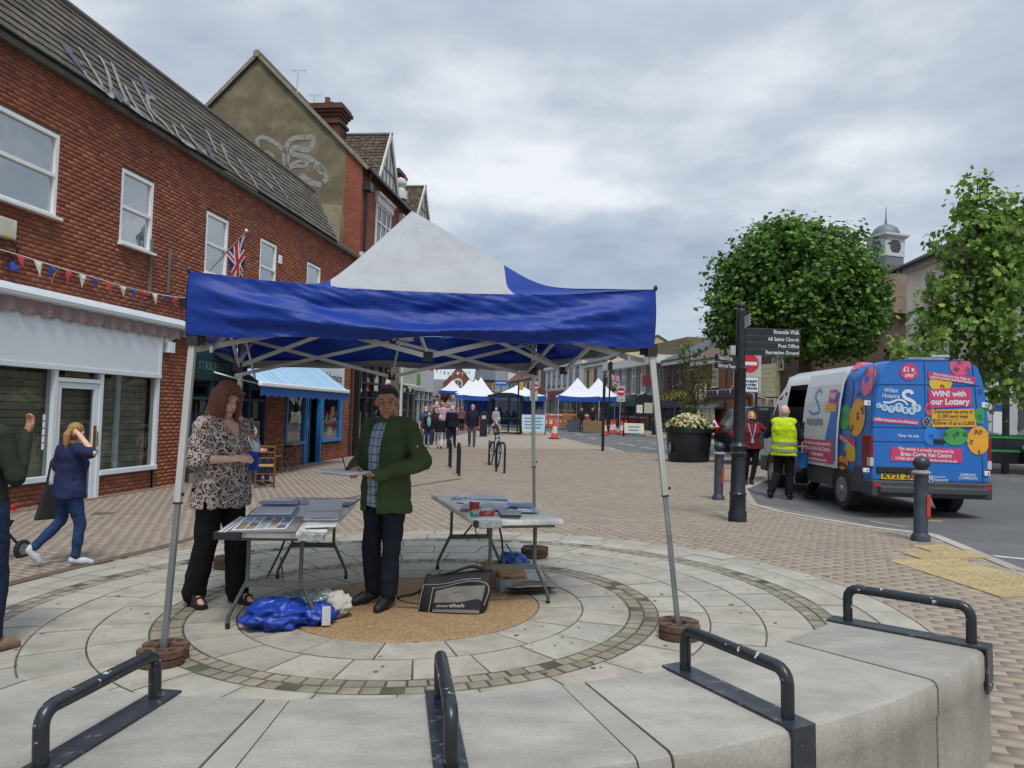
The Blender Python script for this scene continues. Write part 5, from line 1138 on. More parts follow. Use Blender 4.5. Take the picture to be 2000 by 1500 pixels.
tape(t1, -.975, .20, .378, BLACKMATT); tape(t1, -.975, -.378, -.2, TAPE); tape(t2, -.915, .16, .35, TAPE); tape(t2, -.915, .35, .378, BLACKMATT)
def TP(px, py, h=TH+.004):                  # a point on the table tops under that pixel
    d = ray(px, py); t = 1.0; nrm = Vector((-K, 0, 1)); t = (-H+h)/(d.dot(nrm)); return Vector((0, 0, H))+d*t
PAPER = M('paper', '#d2d5de', .8, var=.04); CARDG = M('grey_board', '#7d7a77', .7, var=.08); FOLDB = M('blue_folder', '#6f93b5', .5, var=.08); INK = M('ink', '#2a2a30', .7)
PH = [M('photo_'+c, c, .45, var=.45, scale=26) for c in ('#4a6b9a', '#7a8a96', '#8a7a5f', '#3a5580', '#9aa3ad', '#5f6f55', '#6d5d52', '#86a0b8')]
def sheet(name, pts, label, cat, mat, th=.004, group=None, dz=.0):
    P_ = [TP(*p) for p in pts]; c = sum(P_, Vector())/4; t = thing(name, c+Vector((0, 0, dz)), 0, label, cat, group)
    q = MB(); q.v = [tuple(p-c) for p in P_]+[tuple(p-c+Vector((0, 0, th))) for p in P_]
    for f in ((3, 2, 1, 0), (4, 5, 6, 7), (0, 1, 5, 4), (1, 2, 6, 5), (2, 3, 7, 6), (3, 0, 4, 7)): q.face(f)
    q.build('board' if 'board' in name else 'page', mat, t); t['_'] = 0; del t['_']
    return t, [p-c+Vector((0, 0, th)) for p in P_]
def prints(t, Q, cells, name='photo'):
    for (u0, u1, v0, v1, m) in cells:
        f = lambda u, v: (Q[0]*(1-u)+Q[1]*u)*(1-v)+(Q[3]*(1-u)+Q[2]*u)*v
        q = MB(); q.v = [tuple(f(u, v)+Vector((0, 0, .0015))) for u, v in ((u0, v0), (u1, v0), (u1, v1), (u0, v1))]; q.face((0, 1, 2, 3)); q.build(name, m, t, fix=False)
t, Q = sheet('display_board', [(438, 1040), (577, 1039), (597, 1010), (470, 1011)], 'grey display board with photo collage at the near table edge', 'board', CARDG, .006)
t, Q = sheet('photo_sheet', [(452, 1038), (558, 1035), (577, 1012), (479, 1012)], 'white sheet of blue toned street photos on the grey board', 'photo sheet', PAPER, .003, dz=.007)
cells = []
for i in range(5):
    for j in range(4): cells.append((.04+.19*i+.01*(j % 2), .04+.19*i+.17, .05+.23*j, .05+.23*j+.21, random.choice(PH)))
prints(t, Q, cells)
t, Q = sheet('white_board', [(425, 1041), (440, 1041), (482, 1011), (468, 1011)], 'stack of white card edges along the left side of the photo table', 'card', PAPER, .008); prints(t, Q, [(.55, .75, 0, 1, INK), (.15, .25, .0, .9, INK)], 'dark_edge')
t, Q = sheet('display_board', [(551, 986), (688, 988), (706, 975), (577, 973)], 'long framed photo strip board at the far end of the photo table', 'board', PAPER, .006); prints(t, Q, [(.03, .30, .1, .85, PH[4]), (.32, .58, .1, .85, PH[6]), (.6, .97, .1, .45, PH[1]), (0, 1, 0, .06, INK), (.97, 1, 0, 1, INK), (0, 1, .93, 1, INK)])
t, Q = sheet('paper_sheet', [(509, 989), (551, 989), (576, 974), (531, 973)], 'white plan sheet lying left of the framed photo strip', 'sheet', PAPER, .003); prints(t, Q, [(.5, .95, .1, .4, M('map_tint', '#a89aa0', .8)), (0, .03, 0, 1, INK), (0, 1, .95, 1, INK)])
# ring folder with a rolled sheet
t, Q = sheet('ring_folder', [(478, 1013), (574, 1013), (585, 993), (500, 993)], 'blue ring folder with white pages curled open', 'folder', FOLDB, .012); 
f = lambda u, v: (Q[0]*(1-u)+Q[1]*u)*(1-v)+(Q[3]*(1-u)+Q[2]*u)*v
q = MB(); q.v = [tuple(f(u, v)+Vector((0, 0, .006))) for u, v in ((.05, .12), (.93, .12), (.93, .95), (.05, .95))]; q.face((0, 1, 2, 3)); q.v += [(x, y, z-.006) for x, y, z in q.v]; q.face((4, 5, 6, 7)); q.build('page', PAPER, t, fix=False)
q = MB(); P2 = [f(.1, 1.0)+Vector((0, 0, .03)), f(.98, 1.0)+Vector((0, 0, .03))]; q.grid(lambda s, v: P2[0].lerp(P2[1], s)+Vector((0, -.045*math.cos(v*4.4), .028*math.sin(v*4.4))), 8, 10); q.build('curled_page', M('lilac_paper', '#a9a8cf', .8), t, smooth='all')
t, Q = sheet('flip_book', [(591, 1017), (660, 1016), (669, 989), (604, 989)], 'open spiral book of white pages on the right side of the photo table', 'book', PAPER, .008); f = lambda u, v: (Q[0]*(1-u)+Q[1]*u)*(1-v)+(Q[3]*(1-u)+Q[2]*u)*v
q = MB(); q.grid(lambda u, v: f(u, .55+.45*v)+Vector((0, 0, .004+.05*v**2)), 6, 8); q.build('raised_page', PAPER, t, smooth='all'); prints(t, Q, [(.2, .9, .06, .09, INK)], 'rule_line')
t, Q = sheet('photo_card', [(595, 1031), (655, 1029), (663, 1017), (601, 1017)], 'white card with a photo strip at the near right of the photo table', 'card', PAPER, .004); prints(t, Q, [(.02, .98, .7, .95, PH[2]), (.4, .9, .5, .6, PH[1])])
# right table
t, Q = sheet('leaflet', [(852, 975), (897, 982), (921, 972), (880, 970)], 'black and white patterned leaflet on the far left of the cup table', 'leaflet', PAPER, .004, dz=.003); prints(t, Q, [(.05+.16*i, .05+.16*i+.1, .1+.2*(i % 3), .45+.2*(i % 3), INK) for i in range(6)], 'printed_block')
t, Q = sheet('leaflet', [(850, 972), (872, 984), (906, 984), (880, 975)], 'dark edged leaflet under the patterned one on the cup table', 'leaflet', CARDG, .003)
t, Q = sheet('paper_sheet', [(900, 976), (993, 977), (984, 966), (912, 966)], 'big white sheet at the far end of the cup table', 'sheet', M('white_sheet', '#c9cdd6', .8), .003); prints(t, Q, [(.0, 1, 0, .06, CARDG)], 'grey_edge')
t, Q = sheet('paper_sheet', [(868, 986), (914, 992), (925, 985), (884, 981)], 'loose white papers left of the paper cup', 'sheet', PAPER, .004); prints(t, Q, [(.0, .6, .6, .9, INK)], 'dark_edge')
for k, (pts, c, lb_) in enumerate((([(932, 992), (985, 997), (1000, 988), (945, 983)], '#7f9cc4', 'pale blue leaflets fanned behind the paper cup'), ([(980, 990), (1040, 994), (1042, 984), (992, 984)], '#4f78a8', 'deep blue folder lying right of the fanned leaflets'), ([(960, 998), (985, 999), (985, 986), (962, 986)], '#6a5a8f', 'small purple booklet between the blue leaflets'))):
    t, Q = sheet('booklet', pts, lb_, 'booklet', M('cover_'+c, c, .4, var=.25, scale=20), .014-.003*k, dz=.002*k); prints(t, Q, [(.1, .9, .2, .5, PH[k*2+1])], 'cover_picture')
t, Q = sheet('notebook', [(978, 1010), (1017, 1011), (1018, 1002), (973, 1001)], 'grey hardback notebook near the front of the cup table', 'notebook', M('notebook_cover', '#8d938f', .5), .022); q = MB(); q.v = [tuple(Vector(p)*1.0+Vector((0, 0, -.004-.014*k))) for k in (0, 1) for p in Q]; q.v = [(x*1.01, y*1.01, z) for x, y, z in q.v]
for ff_ in ((0, 1, 5, 4), (1, 2, 6, 5), (2, 3, 7, 6), (3, 0, 4, 7)): q.face(ff_)
q.build('page_block', INK, t)
t, Q = sheet('biscuit_box', [(936, 1008), (966, 1007), (962, 999), (937, 1000)], 'flat red box beside the paper cup', 'box', M('red_box', '#a22a30', .5, dirt='#c9b8b0', dscale=14, damt=.6), .035)
q = MB(); q.v = [tuple(p+Vector((0, 0, .003))) for p in Q]; q.v = [(x*.8, y*.8, z) for x, y, z in q.v]; q.face((0, 1, 2, 3)); q.build('wrapper', M('foil_wrapper', '#b8a8ac', .3, .5, var=.5, scale=30, bump=.6), t, fix=False)
t, Q = sheet('wrapped_sweets', [(899, 1001), (924, 1000), (922, 991), (905, 992)], 'crinkled clear packet left of the paper cup', 'packet', M('crinkled_film', '#77707d', .2, .2, var=.5, scale=40, bump=.8, bscale=60), .03)
t, Q = sheet('plastic_wallet', [(1012, 1001), (1050, 1001), (1052, 995), (1010, 994)], 'clear plastic wallet lying on the right side of the cup table', 'wallet', M('clear_film', '#98a3ac', .15, var=.15), .006)
cpos = TP(926, 1009); cup = thing('paper_cup', cpos, 0, 'red and teal printed paper cup with white rim', 'cup')
def cupmat():
    m = bpy.data.materials.new('printed_cup'); m.use_nodes = True; t = m.node_tree; ln = t.links.new; b = t.nodes['Principled BSDF']; b.inputs['Roughness'].default_value = .5
    tcn = N('ShaderNodeTexCoord', t); s = N('ShaderNodeSeparateXYZ', t); ln(tcn.outputs['Generated'], s.inputs[0]); nz = N('ShaderNodeTexNoise', t); nz.inputs['Scale'].default_value = 4; ln(tcn.outputs['Generated'], nz.inputs['Vector'])
    a = N('ShaderNodeMath', t, operation='MULTIPLY_ADD'); ln(nz.outputs[0], a.inputs[0]); a.inputs[1].default_value = .5; ln(s.outputs[2], a.inputs[2]); r = N('ShaderNodeValToRGB', t); r.color_ramp.interpolation = 'CONSTANT'; ln(a.outputs[0], r.inputs[0])
    els = r.color_ramp.elements; els[0].color = (*lin('#2f8f8a'), 1); els[1].position = .52; els[1].color = (*lin('#8fb9a0'), 1)
    for p, c in ((.62, '#c47a3a'), (.72, '#8a2730'), (1.1, '#8a2730')): e_ = els.new(min(1, p)); e_.color = (*lin(c), 1)
    ln(r.outputs[0], b.inputs[0]); return m
MB().lathe([(.031, 0), (.043, .125)], 24).build('cup_body', cupmat(), cup, smooth=True); MB().lathe([(.043, .122), (.0455, .127), (.043, .132), (.04, .13), (.038, .115)], 24, caps=False).build('rim', WHITE, cup, smooth=True); MB().lathe([(.039, .113), (.001, .114)], 24, caps=False).build('lid', M('cup_lid', '#b9b2a8', .5), cup)
# ---------------------------------------------------------------- bags and heap under the tables
bagp = on(-.42, 6.02); bag = thing('messenger_bag', bagp, R(-8), 'black and grey shoulder bag standing on the gravel under the cup table', 'bag')
BKF = M('black_nylon_cloth', (.014, .014, .018), .75, var=.25, bump=.3, bscale=200); GRF = M('grey_flap', '#77756f', .6, var=.2, scale=8, bump=.1)
q = MB()
def bagf(u, v):                             # soft sided body: superellipse rings from base to top
    a = 2*math.pi*u; e_ = .35; sx = .265*(1-.02*v)+.012*math.sin(v*3); sy = .105*(1-.45*max(0, v-.6)/.4)+.02*math.sin(math.pi*v)
    c, s = math.cos(a), math.sin(a); return (sx*math.copysign(abs(c)**e_, c), sy*math.copysign(abs(s)**e_, s)+.03*v, .36*v+.02*math.sin(a*2+1)*max(0, v-.8)*3)
q.grid(bagf, 48, 12); o = len(q.v); q.face([12*49+i for i in range(48)]); q.face([i for i in range(48)]); bb = q.build('body', BKF, bag, smooth='all')
def front(pts, yo): return [(x, -.128+.03*z/.36*1.0+yo+(.06*max(0, z-.22)), z) for x, z in pts]
q = MB(); q.v = front([(-.13, .015), (.235, .025), (.245, .27), (.0, .265), (-.14, .235)], -.004); q.face(range(5)); q.v += [(x, y+.02, z) for x, y, z in q.v]; q.build('flap', GRF, bag, fix=False)
q = MB(); q.v = front([(-.13, .05), (.24, .06), (.24, .135), (.2, .15), (.07, .115), (-.135, .115)], -.008); q.face(range(6)); q.build('dark_band', BKF, bag, fix=False)
tx = text_mb('northsh', .045, .001, .2, .22); tx.v = [(x-.0, -.128+.03*(.08+y)/.36-.011, .085+y+.12*(x*.05)) for x, y, z in tx.v]; tx.build('lettering', M('bag_lettering', '#a5a5a2', .6), bag, fix=False)
for pts in ([(-.245, .02), (-.245, .25), (-.2, .3), (.2, .32)], [(-.16, .01), (-.165, .24), (-.13, .27), (.245, .29), (.262, .1)]): q = MB(); q.tube(spline([Vector(p) for p in front(pts, -.006)], 5), .004, 5); q.build('piping', M('grey_piping', '#8d8d88', .6), bag)
q = MB(); q.tube(spline([(-.25, 0, .22), (-.33, -.04, .16), (-.43, -.05, .14), (-.45, -.02, .10), (-.38, -.01, .06), (-.27, -.02, .05)], 6), .02, 6, fl=(.25, 1)); q.build('strap', BKF, bag, smooth=True)
q = MB(); q.tube(spline([(-.2, .03, .35), (-.1, .02, .385), (.1, .02, .4), (.22, .03, .36)], 6), .016, 6); q.build('top_roll', BKF, bag, smooth=True)
for c_ in [bag]:
    for o_ in bag.children:
        for v_ in o_.data.vertices: x_, y_, z_ = v_.co; v_.co = (x_+.16*z_-.10*z_*z_, y_-.1*z_*(.4 if x_ < 0 else 0), z_*(.80+.34*x_)+.012*math.sin(x_*14)*z_*3)
# crumpled blue cover bag
def lump(c, r, seed, amp=.25, fr=3.0, nu=44, nv=24, flat=.0):
    q = MB(); q.ell((0, 0, 0), (1, 1, 1), nu, nv); out = []
    for v in q.v:
        p = Vector(v); d = p.normalized() if p.length > .1 else p
        n = mnoise.noise(d*fr+Vector((seed, 0, 0)))*amp-abs(mnoise.noise(d*fr*2.3+Vector((0, seed, 0))))*amp*.7-abs(mnoise.noise(d*fr*4+Vector((0, 0, seed))))*amp*.4
        w = d*(1+n); z = w.z*r[2]
        out.append((c[0]+w.x*r[0], c[1]+w.y*r[1], max(c[2]+z, flat)))
    q.v = out; return q
tarp = thing('tarp_bag', on(-1.66, 5.56), R(20), 'crumpled bright blue vinyl bag under the photo table', 'bag')
BLT = M('blue_tarp', '#173c9c', .42, var=.1, scale=4, bump=.15, bscale=22)
lump((0, 0, .08), (.25, .2, .125), 3, .32, 2.3, 64, 36).build('body', BLT, tarp, smooth='all'); lump((.27, -.02, .08), (.16, .13, .09), 8, .3).build('open_end', BLT, tarp, smooth='all')
q = MB(); q.box(.3, .36, -.16, -.13, .03, .16); q.build('label_patch', M('white_patch', '#b9bcc2', .6), tarp)
film = thing('plastic_wrap', on(-1.44, 5.84), R(10), 'clear plastic wrap heaped on the blue vinyl bag', 'plastic wrap'); FILM = M('clear_wrap', '#9aa3a6', .12, .35, var=.4, scale=9, bump=.9, bscale=26)
lump((-.06, .0, .14), (.24, .15, .065), 5, .35).build('film', FILM, film, smooth='all')
can = thing('white_cloth', on(-1.27, 5.78), R(-20), 'white cloth drooping over the end of the blue vinyl bag', 'cloth'); lump((-.02, .02, .10), (.12, .10, .10), 11, .22).build('fold', M('white_cloth', '#b5b1a8', .8, var=.1), can, smooth='all')
CBD = M('cardboard', '#9c7d5a', .9, var=.15, scale=6, bump=.1); NEWS = M('newspaper', '#8f989e', .8, var=.35, scale=16)
for k, (x, y, z, sx, sy, rz, tl, m, nm, lb_) in enumerate(((.02, 6.95, .11, .42, .3, .5, .25, CBD, 'cardboard_box', 'flattened brown cardboard leaning behind the shoulder bag'), (.22, 6.62, .05, .42, .3, .3, -.1, NEWS, 'newspaper', 'folded newspaper at the bottom of the heap by the gravel edge'), (.15, 6.78, .13, .36, .28, .2, .12, M('map_print', '#a0a6a3', .5, var=.4, scale=10), 'folded_map', 'silvery printed sheet on top of the heap under the cup table'), (.05, 6.68, .16, .25, .12, .35, .1, CBD, 'cardboard_strip', 'narrow cardboard strip lying over the heap by the bag'), (.32, 6.85, .07, .22, .2, .9, .2, M('tan_paper', '#8d8171', .9, var=.25), 'paper_bag', 'crumpled tan paper at the right of the heap'))):
    t = thing(nm, on(x, y)+Vector((0, 0, z)), rz, lb_, nm.replace('_', ' ')); q = MB(); q.grid(lambda u, v: ((u-.5)*sx, (v-.5)*sy, tl*(v-.5)*.6+.02*mnoise.noise(Vector((u*3, v*3, k)))), 8, 8); o = len(q.v); q.grid(lambda u, v: ((u-.5)*sx, (v-.5)*sy, tl*(v-.5)*.6-.018+.02*mnoise.noise(Vector((u*3, v*3, k)))), 8, 8); q.build('sheet', m, t, fix=False)
    s_ = MB(); s_.box(-sx/2, sx/2, -sy/2, sy/2, -z, -.05); s_.build('stack_below', CBD if k % 2 == 0 else NEWS, t, bev=.01) if z > .06 else None
t = thing('blue_bag', on(.06, 7.05), 0, 'scrunched blue carrier bag behind the heap', 'bag'); lump((0, 0, .19), (.14, .1, .08), 4, .3).build('body', M('blue_carrier', '#3a5bb5', .3, bump=.3), t, smooth='all'); q = MB(); q.box(-.1, .1, -.05, .05, 0, .16); q.build('stack_below', CBD, t)
# ================================================================ PEOPLE
SKIN = M('skin', '#c08f77', .55, var=.08, scale=12, spec=.3); SKIN2 = M('skin_tanned', '#b27e66', .55, var=.1, scale=12, spec=.3); SKIN3 = M('skin_pale', '#cda48f', .55, var=.08, scale=12, spec=.3)
LIPS = M('lips', '#8f5348', .5, var=.1); EYEW = M('eye_white', '#8f857b', .4, var=0); IRIS = M('iris', '#2c2620', .3, var=0)
def cloth(name, c, **k): return M(name, c, .85, var=k.pop('var', .14), scale=k.pop('scale', 7), bump=k.pop('bump', .25), bscale=k.pop('bscale', 30), spec=.25, **k)
_pend = []
_ctex = bpy.data.textures.new('cloth_folds', 'CLOUDS'); _ctex.noise_scale = .11; _ctex.noise_depth = 2
def soft(mb, name, mat, parent, vox, smooth=2, folds=0, cut=None, solid=0):
    """overlapping closed shapes fused into one continuous skin (finished in one go at the end)"""
    o = mb.build(name, mat, parent, fix=True); _pend.append((o, vox, smooth, folds, cut, solid)); return o
def finish_soft():
    for o, vox, sm, folds, cut, solid in _pend:
        r = o.modifiers.new('r', 'REMESH'); r.mode = 'VOXEL'; r.voxel_size = vox
        if sm: s_ = o.modifiers.new('s', 'SMOOTH'); s_.iterations = sm; s_.factor = .5
        if folds: d = o.modifiers.new('d', 'DISPLACE'); d.texture = _ctex; d.strength = folds; d.texture_coords = 'LOCAL'; d.mid_level = .5
    dg = bpy.context.evaluated_depsgraph_get(); out = []
    for o, vox, sm, folds, cut, solid in _pend: out.append(bpy.data.meshes.new_from_object(o.evaluated_get(dg)))
    for (o, vox, sm, folds, cut, solid), me in zip(_pend, out):
        if cut or solid:
            import bmesh
            b = bmesh.new(); b.from_mesh(me)
            if cut: bmesh.ops.delete(b, geom=[f for f in b.faces if cut(f.calc_center_median())], context='FACES')
            if solid:                       # turn the cut cloth edge in by a few millimetres
                r_ = bmesh.ops.extrude_edge_only(b, edges=[e for e in b.edges if e.is_boundary]); [setattr(v, 'co', v.co-v.normal*solid) for v in r_['geom'] if isinstance(v, bmesh.types.BMVert)]
            b.to_mesh(me); b.free()
        me.polygons.foreach_set('use_smooth', [True]*len(me.polygons)); old = o.data; o.modifiers.clear(); o.data = me; me.name = o.name
        for c in bpy.data.objects:
            if c.data is old: c.data = me
    _pend.clear()
def bone(mb, a, b, ra, rb, n=12, fl=None):
    a, b = Vector(a), Vector(b); d = (b-a); l = d.length
    if l < 1e-5: return mb
    d.normalize(); path = [a-d*ra*.95, a-d*ra*.6, a, b, b+d*rb*.6, b+d*rb*.95]; rr = [ra*.3, ra*.8, ra, rb, rb*.8, rb*.3]
    return mb.tube(path, rr, n, fl=fl)
def loft(mb, rings, n=20):
    """rings: (centre, half width, half depth) upward, closed"""
    o = len(mb.v)
    for c, rx, ry in rings:
        for k in range(n):
            a = 2*math.pi*k/n; ca, sa = math.cos(a), math.sin(a); e_ = .85
            mb.v.append((c[0]+rx*math.copysign(abs(ca)**e_, ca), c[1]+ry*math.copysign(abs(sa)**e_, sa), c[2]))
    for i in range(len(rings)-1):
        for k in range(n): mb.face((o+i*n+k, o+i*n+(k+1) % n, o+(i+1)*n+(k+1) % n, o+(i+1)*n+k))
    mb.face([o+k for k in range(n)][::-1]); mb.face([o+(len(rings)-1)*n+k for k in range(n)]); return mb
def hand(mb, w, d, nrm, s=1.0, curl=.5, side=1, thin=1):
    """palm and five bent fingers; w wrist, d along the hand, nrm out of the back of the hand"""
    w, d, nrm = Vector(w), Vector(d).normalized(), Vector(nrm).normalized(); x = d.cross(nrm).normalized()*side; nrm = x.cross(d).normalized()*side
    p = w+d*.048*s; mb.ell(p, (.042*s, .05*s, .017*s), 10, 8, Matrix((x, d, nrm)).transposed())
    for k, (off, ln) in enumerate(((-.030, .066), (-.010, .076), (.011, .072), (.030, .056))):
        b = w+d*.088*s+x*off*s; a1 = curl*.7; d1 = d*math.cos(a1)-nrm*math.sin(a1); a2 = curl*1.7; d2 = d*math.cos(a2)-nrm*math.sin(a2); d1 += x*off*2.2; d1.normalize(); m = b+d1*ln*.5*s
        mb.tube([b-d*.02*s, b, m, m+d2*ln*.35*s, m+d2*ln*.5*s], [.0088*s*thin, .0092*s*thin, .0085*s*thin, .0075*s*thin, .003*s], 8)
    b = w+d*.03*s-x*.03*s; d1 = (d*.75-x*.65-nrm*.25).normalized(); m = b+d1*.035*s; mb.tube([b, m, m+(d*.9-x*.2-nrm*.4).normalized()*.03*s, m+(d*.9-x*.2-nrm*.4).normalized()*.038*s], [.0125*s, .0105*s, .009*s, .003*s], 8)
def head_mb(mb, c, rot, s, jaw=1.0, ears=True, detail=True):
    T = lambda p: Vector(c)+rot @ (Vector(p)*s)
    E = lambda p, r: mb.ell(T(p), tuple(x*s for x in r), 14, 10, rot)
    E((0, -.012, .03), (.075, .094, .088)); E((0, .026, -.035), (.059*jaw, .062, .085)); E((0, .066, -.098), (.026*jaw, .022, .019)); E((0, .02, -.085), (.05*jaw, .05, .035))
    if detail:
        E((.036, .054, -.032), (.027, .026, .028)); E((-.036, .054, -.032), (.027, .026, .028)); E((0, .08, .03), (.05, .015, .014)); E((0, .078, -.06), (.03, .018, .028))
        mb.tube([T((0, .086, .025)), T((0, .1, -.005)), T((0, .114, -.024)), T((0, .098, -.036))], [.009*s, .0105*s, .0135*s, .008*s], 10); E((.012, .1, -.028), (.009, .01, .008)); E((-.012, .1, -.028), (.009, .01, .008)); E((0, .092, -.056), (.022, .011, .007)); E((0, .09, -.069), (.02, .011, .007))
    if ears: E((.077, -.006, -.002), (.011, .02, .033)); E((-.077, -.006, -.002), (.011, .02, .033))
    return T
def person(loc, face, label, h=1.72, J={}, top=None, topm=None, bottom=None, shoes=None, skin=None, hair=None, hairm=None, sleeve=1.0, fat=1.0, female=False, vox=.014, coat=False, group=None, head=(0, 0, 0), hands=True, curl=.5, skirt=False, topz=.86, detail=None, leg_w=1.0, mask=None, trz=.1):
    """origin at the feet, facing local +Y; J overrides joints (for a 1.72 m figure)"""
    k = h/1.72; rz = math.atan2(face[1], face[0])-math.pi/2
    t = thing('person', loc, rz, label, 'person', group)
    D = dict(pel=(0, 0, .93), chest=(0, .01, 1.25), neck=(0, -.01, 1.455), head=(0, .025, 1.60), sl=(-.185, -.01, 1.395), sr=(.185, -.01, 1.395), el=(-.235, -.03, 1.12), er=(.235, -.03, 1.12), wl=(-.235, .06, .87), wr=(.235, .06, .87), hl=(-.09, 0, .90), hr=(.09, 0, .90), kl=(-.1, .03, .49), kr=(.1, .03, .49), al=(-.1, -.01, .085), ar=(.1, -.01, .085), tl=(-.125, .15, .03), tr=(.125, .15, .03), hdl=None, hdr=None, nl=(-1, 0, 0), nr=(1, 0, 0))
    D.update(J); P = {a: (Vector(b)*k if b and a not in ('hdl', 'hdr', 'nl', 'nr') else (Vector(b) if b else None)) for a, b in D.items()}
    detail = vox < .02 if detail is None else detail
    rot = Matrix.Rotation(head[0], 3, 'Z') @ Matrix.Rotation(head[1], 3, 'X') @ Matrix.Rotation(head[2], 3, 'Y')
    f = fat; fw = .93 if female else 1.0; pel, ch, nk = P['pel'], P['chest'], P['neck']
    def torso(mb, g, z0=.84, hem=1.0, upto=1):
        up = (nk-pel); R_ = []
        for zz, rx, ry, yo in ((z0, .168*hem, .122*hem, 0), (.93, .168, .122, 0), (1.02, .158 if not female else .15, .118, .006), (1.12, .150 if not female else .142, .112, .012), (1.24, .166, .118, .012+(.02 if female else 0)), (1.33, .172, .108, .006), (1.40, .150, .088, -.004), (1.44, .095, .068, -.008), (1.475, .062, .06, -.006)):
            q = (zz-.93)/(1.455-.93); c = pel+up*q if q > 0 else pel+Vector((0, 0, (zz-.93)*k)); b = 4*q*(1-q) if 0 < q < 1 else 0; c = c+(ch-(pel+nk)/2-Vector((0, .01, .0575))*k)*b*.8+Vector((0, yo*k, 0)); ff = f if zz < 1.3 else 1+(f-1)*.6
            R_.append((c, (rx*fw*ff+g)*k, (ry*ff*(1.12 if f > 1.1 else 1)+g)*k))
        loft(mb, R_)
    def limbs(mb, side, g, frac=1.0, fo=1.0):
        s_, e_, w_ = P['s'+side], P['e'+side], P['w'+side]; bone(mb, P['neck']*.35+s_*.65, s_, (.06+g)*k, (.062*fo+g)*k); 
        if frac <= .55:
            bone(mb, s_, s_.lerp(e_, frac*2), (.058*fo+g)*k, (.054*fo+g*1.5)*k)
        else:
            bone(mb, s_, e_, (.056*fo+g)*k, (.046*fo+g)*k); bone(mb, e_, e_.lerp(w_, (frac-.5)*2), (.045*fo+g)*k, (.032*fo+g)*k)
    sk = skin or SKIN; fa = 1+(f-1)*.5
    mb = MB(); torso(mb, -.012)
    for s_ in 'lr':
        limbs(mb, s_, -.004, 1.0, fa*.92); bone(mb, P['h'+s_], P['k'+s_], .068*k*fa, .048*k); bone(mb, P['k'+s_], P['a'+s_], .047*k, .032*k); bone(mb, P['a'+s_], P['t'+s_], .034*k, .024*k)
        if hands:
            w_ = P['w'+s_]; d = P['hd'+s_] or (w_-P['e'+s_]); 
            if detail: hand(mb, w_, d, P['n'+s_], k*(.9 if female else 1.0), curl, 1 if s_ == 'r' else -1, 1 if vox < .009 else 1.35)
            else: mb.ell(w_+d.normalized()*.07*k, (.035*k, .035*k, .085*k), 8, 6, d.to_track_quat('Z', 'Y').to_matrix())
    hc = P['head']; bone(mb, nk+Vector((0, -.005*k, -.03*k)), hc+rot @ Vector((0, -.02, -.05))*k, .06*k*(.9 if female else 1), .052*k*(.9 if female else 1)); T = head_mb(mb, hc, rot, k*1.09, 1.0 if not female else .94, True, detail)
    body = soft(mb, 'body', sk, t, vox, 1)
    if detail:
        for x in (-.031, .031):
            q = MB(); q.ell(T((x, .078, .006)), (.012*k, .0115*k, .0055*k), 10, 8, rot); eo = q.build('eye', EYEW, t, smooth=True); q = MB(); q.ell(T((x, .0885, .004)), (.0052*k, .003*k, .0052*k), 8, 6, rot); q.build('iris', IRIS, eo)
            q = MB(); q.tube([T((x-.02, .086 if x > 0 else .074, .029)), T((x, .093, .034)), T((x+.02, .074 if x > 0 else .086, .029))], .0035*k, 6); q.build('eyebrow', hairm or IRIS, t)
        q = MB(); q.tube([T((-.022, .091, -.064)), T((-.008, .102, -.060)), T((.008, .102, -.060)), T((.022, .091, -.064))], [.003*k, .0048*k, .0048*k, .003*k], 6); q.build('mouth', LIPS, t, smooth=True)
    # trousers
    if bottom:
        mb = MB(); g = .012; loft(mb, [(pel+Vector((0, 0, -.11*k)), (.155*f+g)*k, (.11*f+g)*k), (pel+Vector((0, 0, 0)), (.168*fw*f+g)*k, (.122*f+g)*k), (pel+Vector((0, 0, .1*k)), (.155*f+g*.5)*k, (.113*f+g*.5)*k)])
        for s_ in 'lr':
            if skirt: continue
            hp, kn, an = P['h'+s_], P['k'+s_], P['a'+s_]; bone(mb, hp, kn, (.088*fa+g)*k, (.056*leg_w+g)*k); bone(mb, kn, an.lerp(kn, trz), (.056*leg_w+g)*k, (.043*leg_w*leg_w+g)*k)
        soft(mb, 'trousers', bottom, t, vox, 2, .028 if detail else 0)
    if shoes:
        for s_ in 'lr':
            a, b = P['a'+s_], P['t'+s_]; mb = MB(); d = (b-a); d.z *= 1; bone(mb, a+Vector((0, 0, -.02*k))-d.normalized()*.025*k, a.lerp(b, .5)+Vector((0, 0, -.012*k)), .046*k, .046*k); bone(mb, a.lerp(b, .5), b, .046*k, .034*k); bone(mb, a, a+Vector((0, 0, .03*k)), .044*k, .046*k); soft(mb, 'shoe', shoes, t, vox, 1)
    # top garments
    if top:
        mb = MB(); torso(mb, .019, z0=topz, hem=1.06 if female else 1.02)
        for s_ in 'lr': limbs(mb, s_, .010, sleeve, fa)
        neckz = (nk+Vector((0, 0, .012*k))).z
        soft(mb, top, topm, t, vox, 2, .026 if detail else 0)
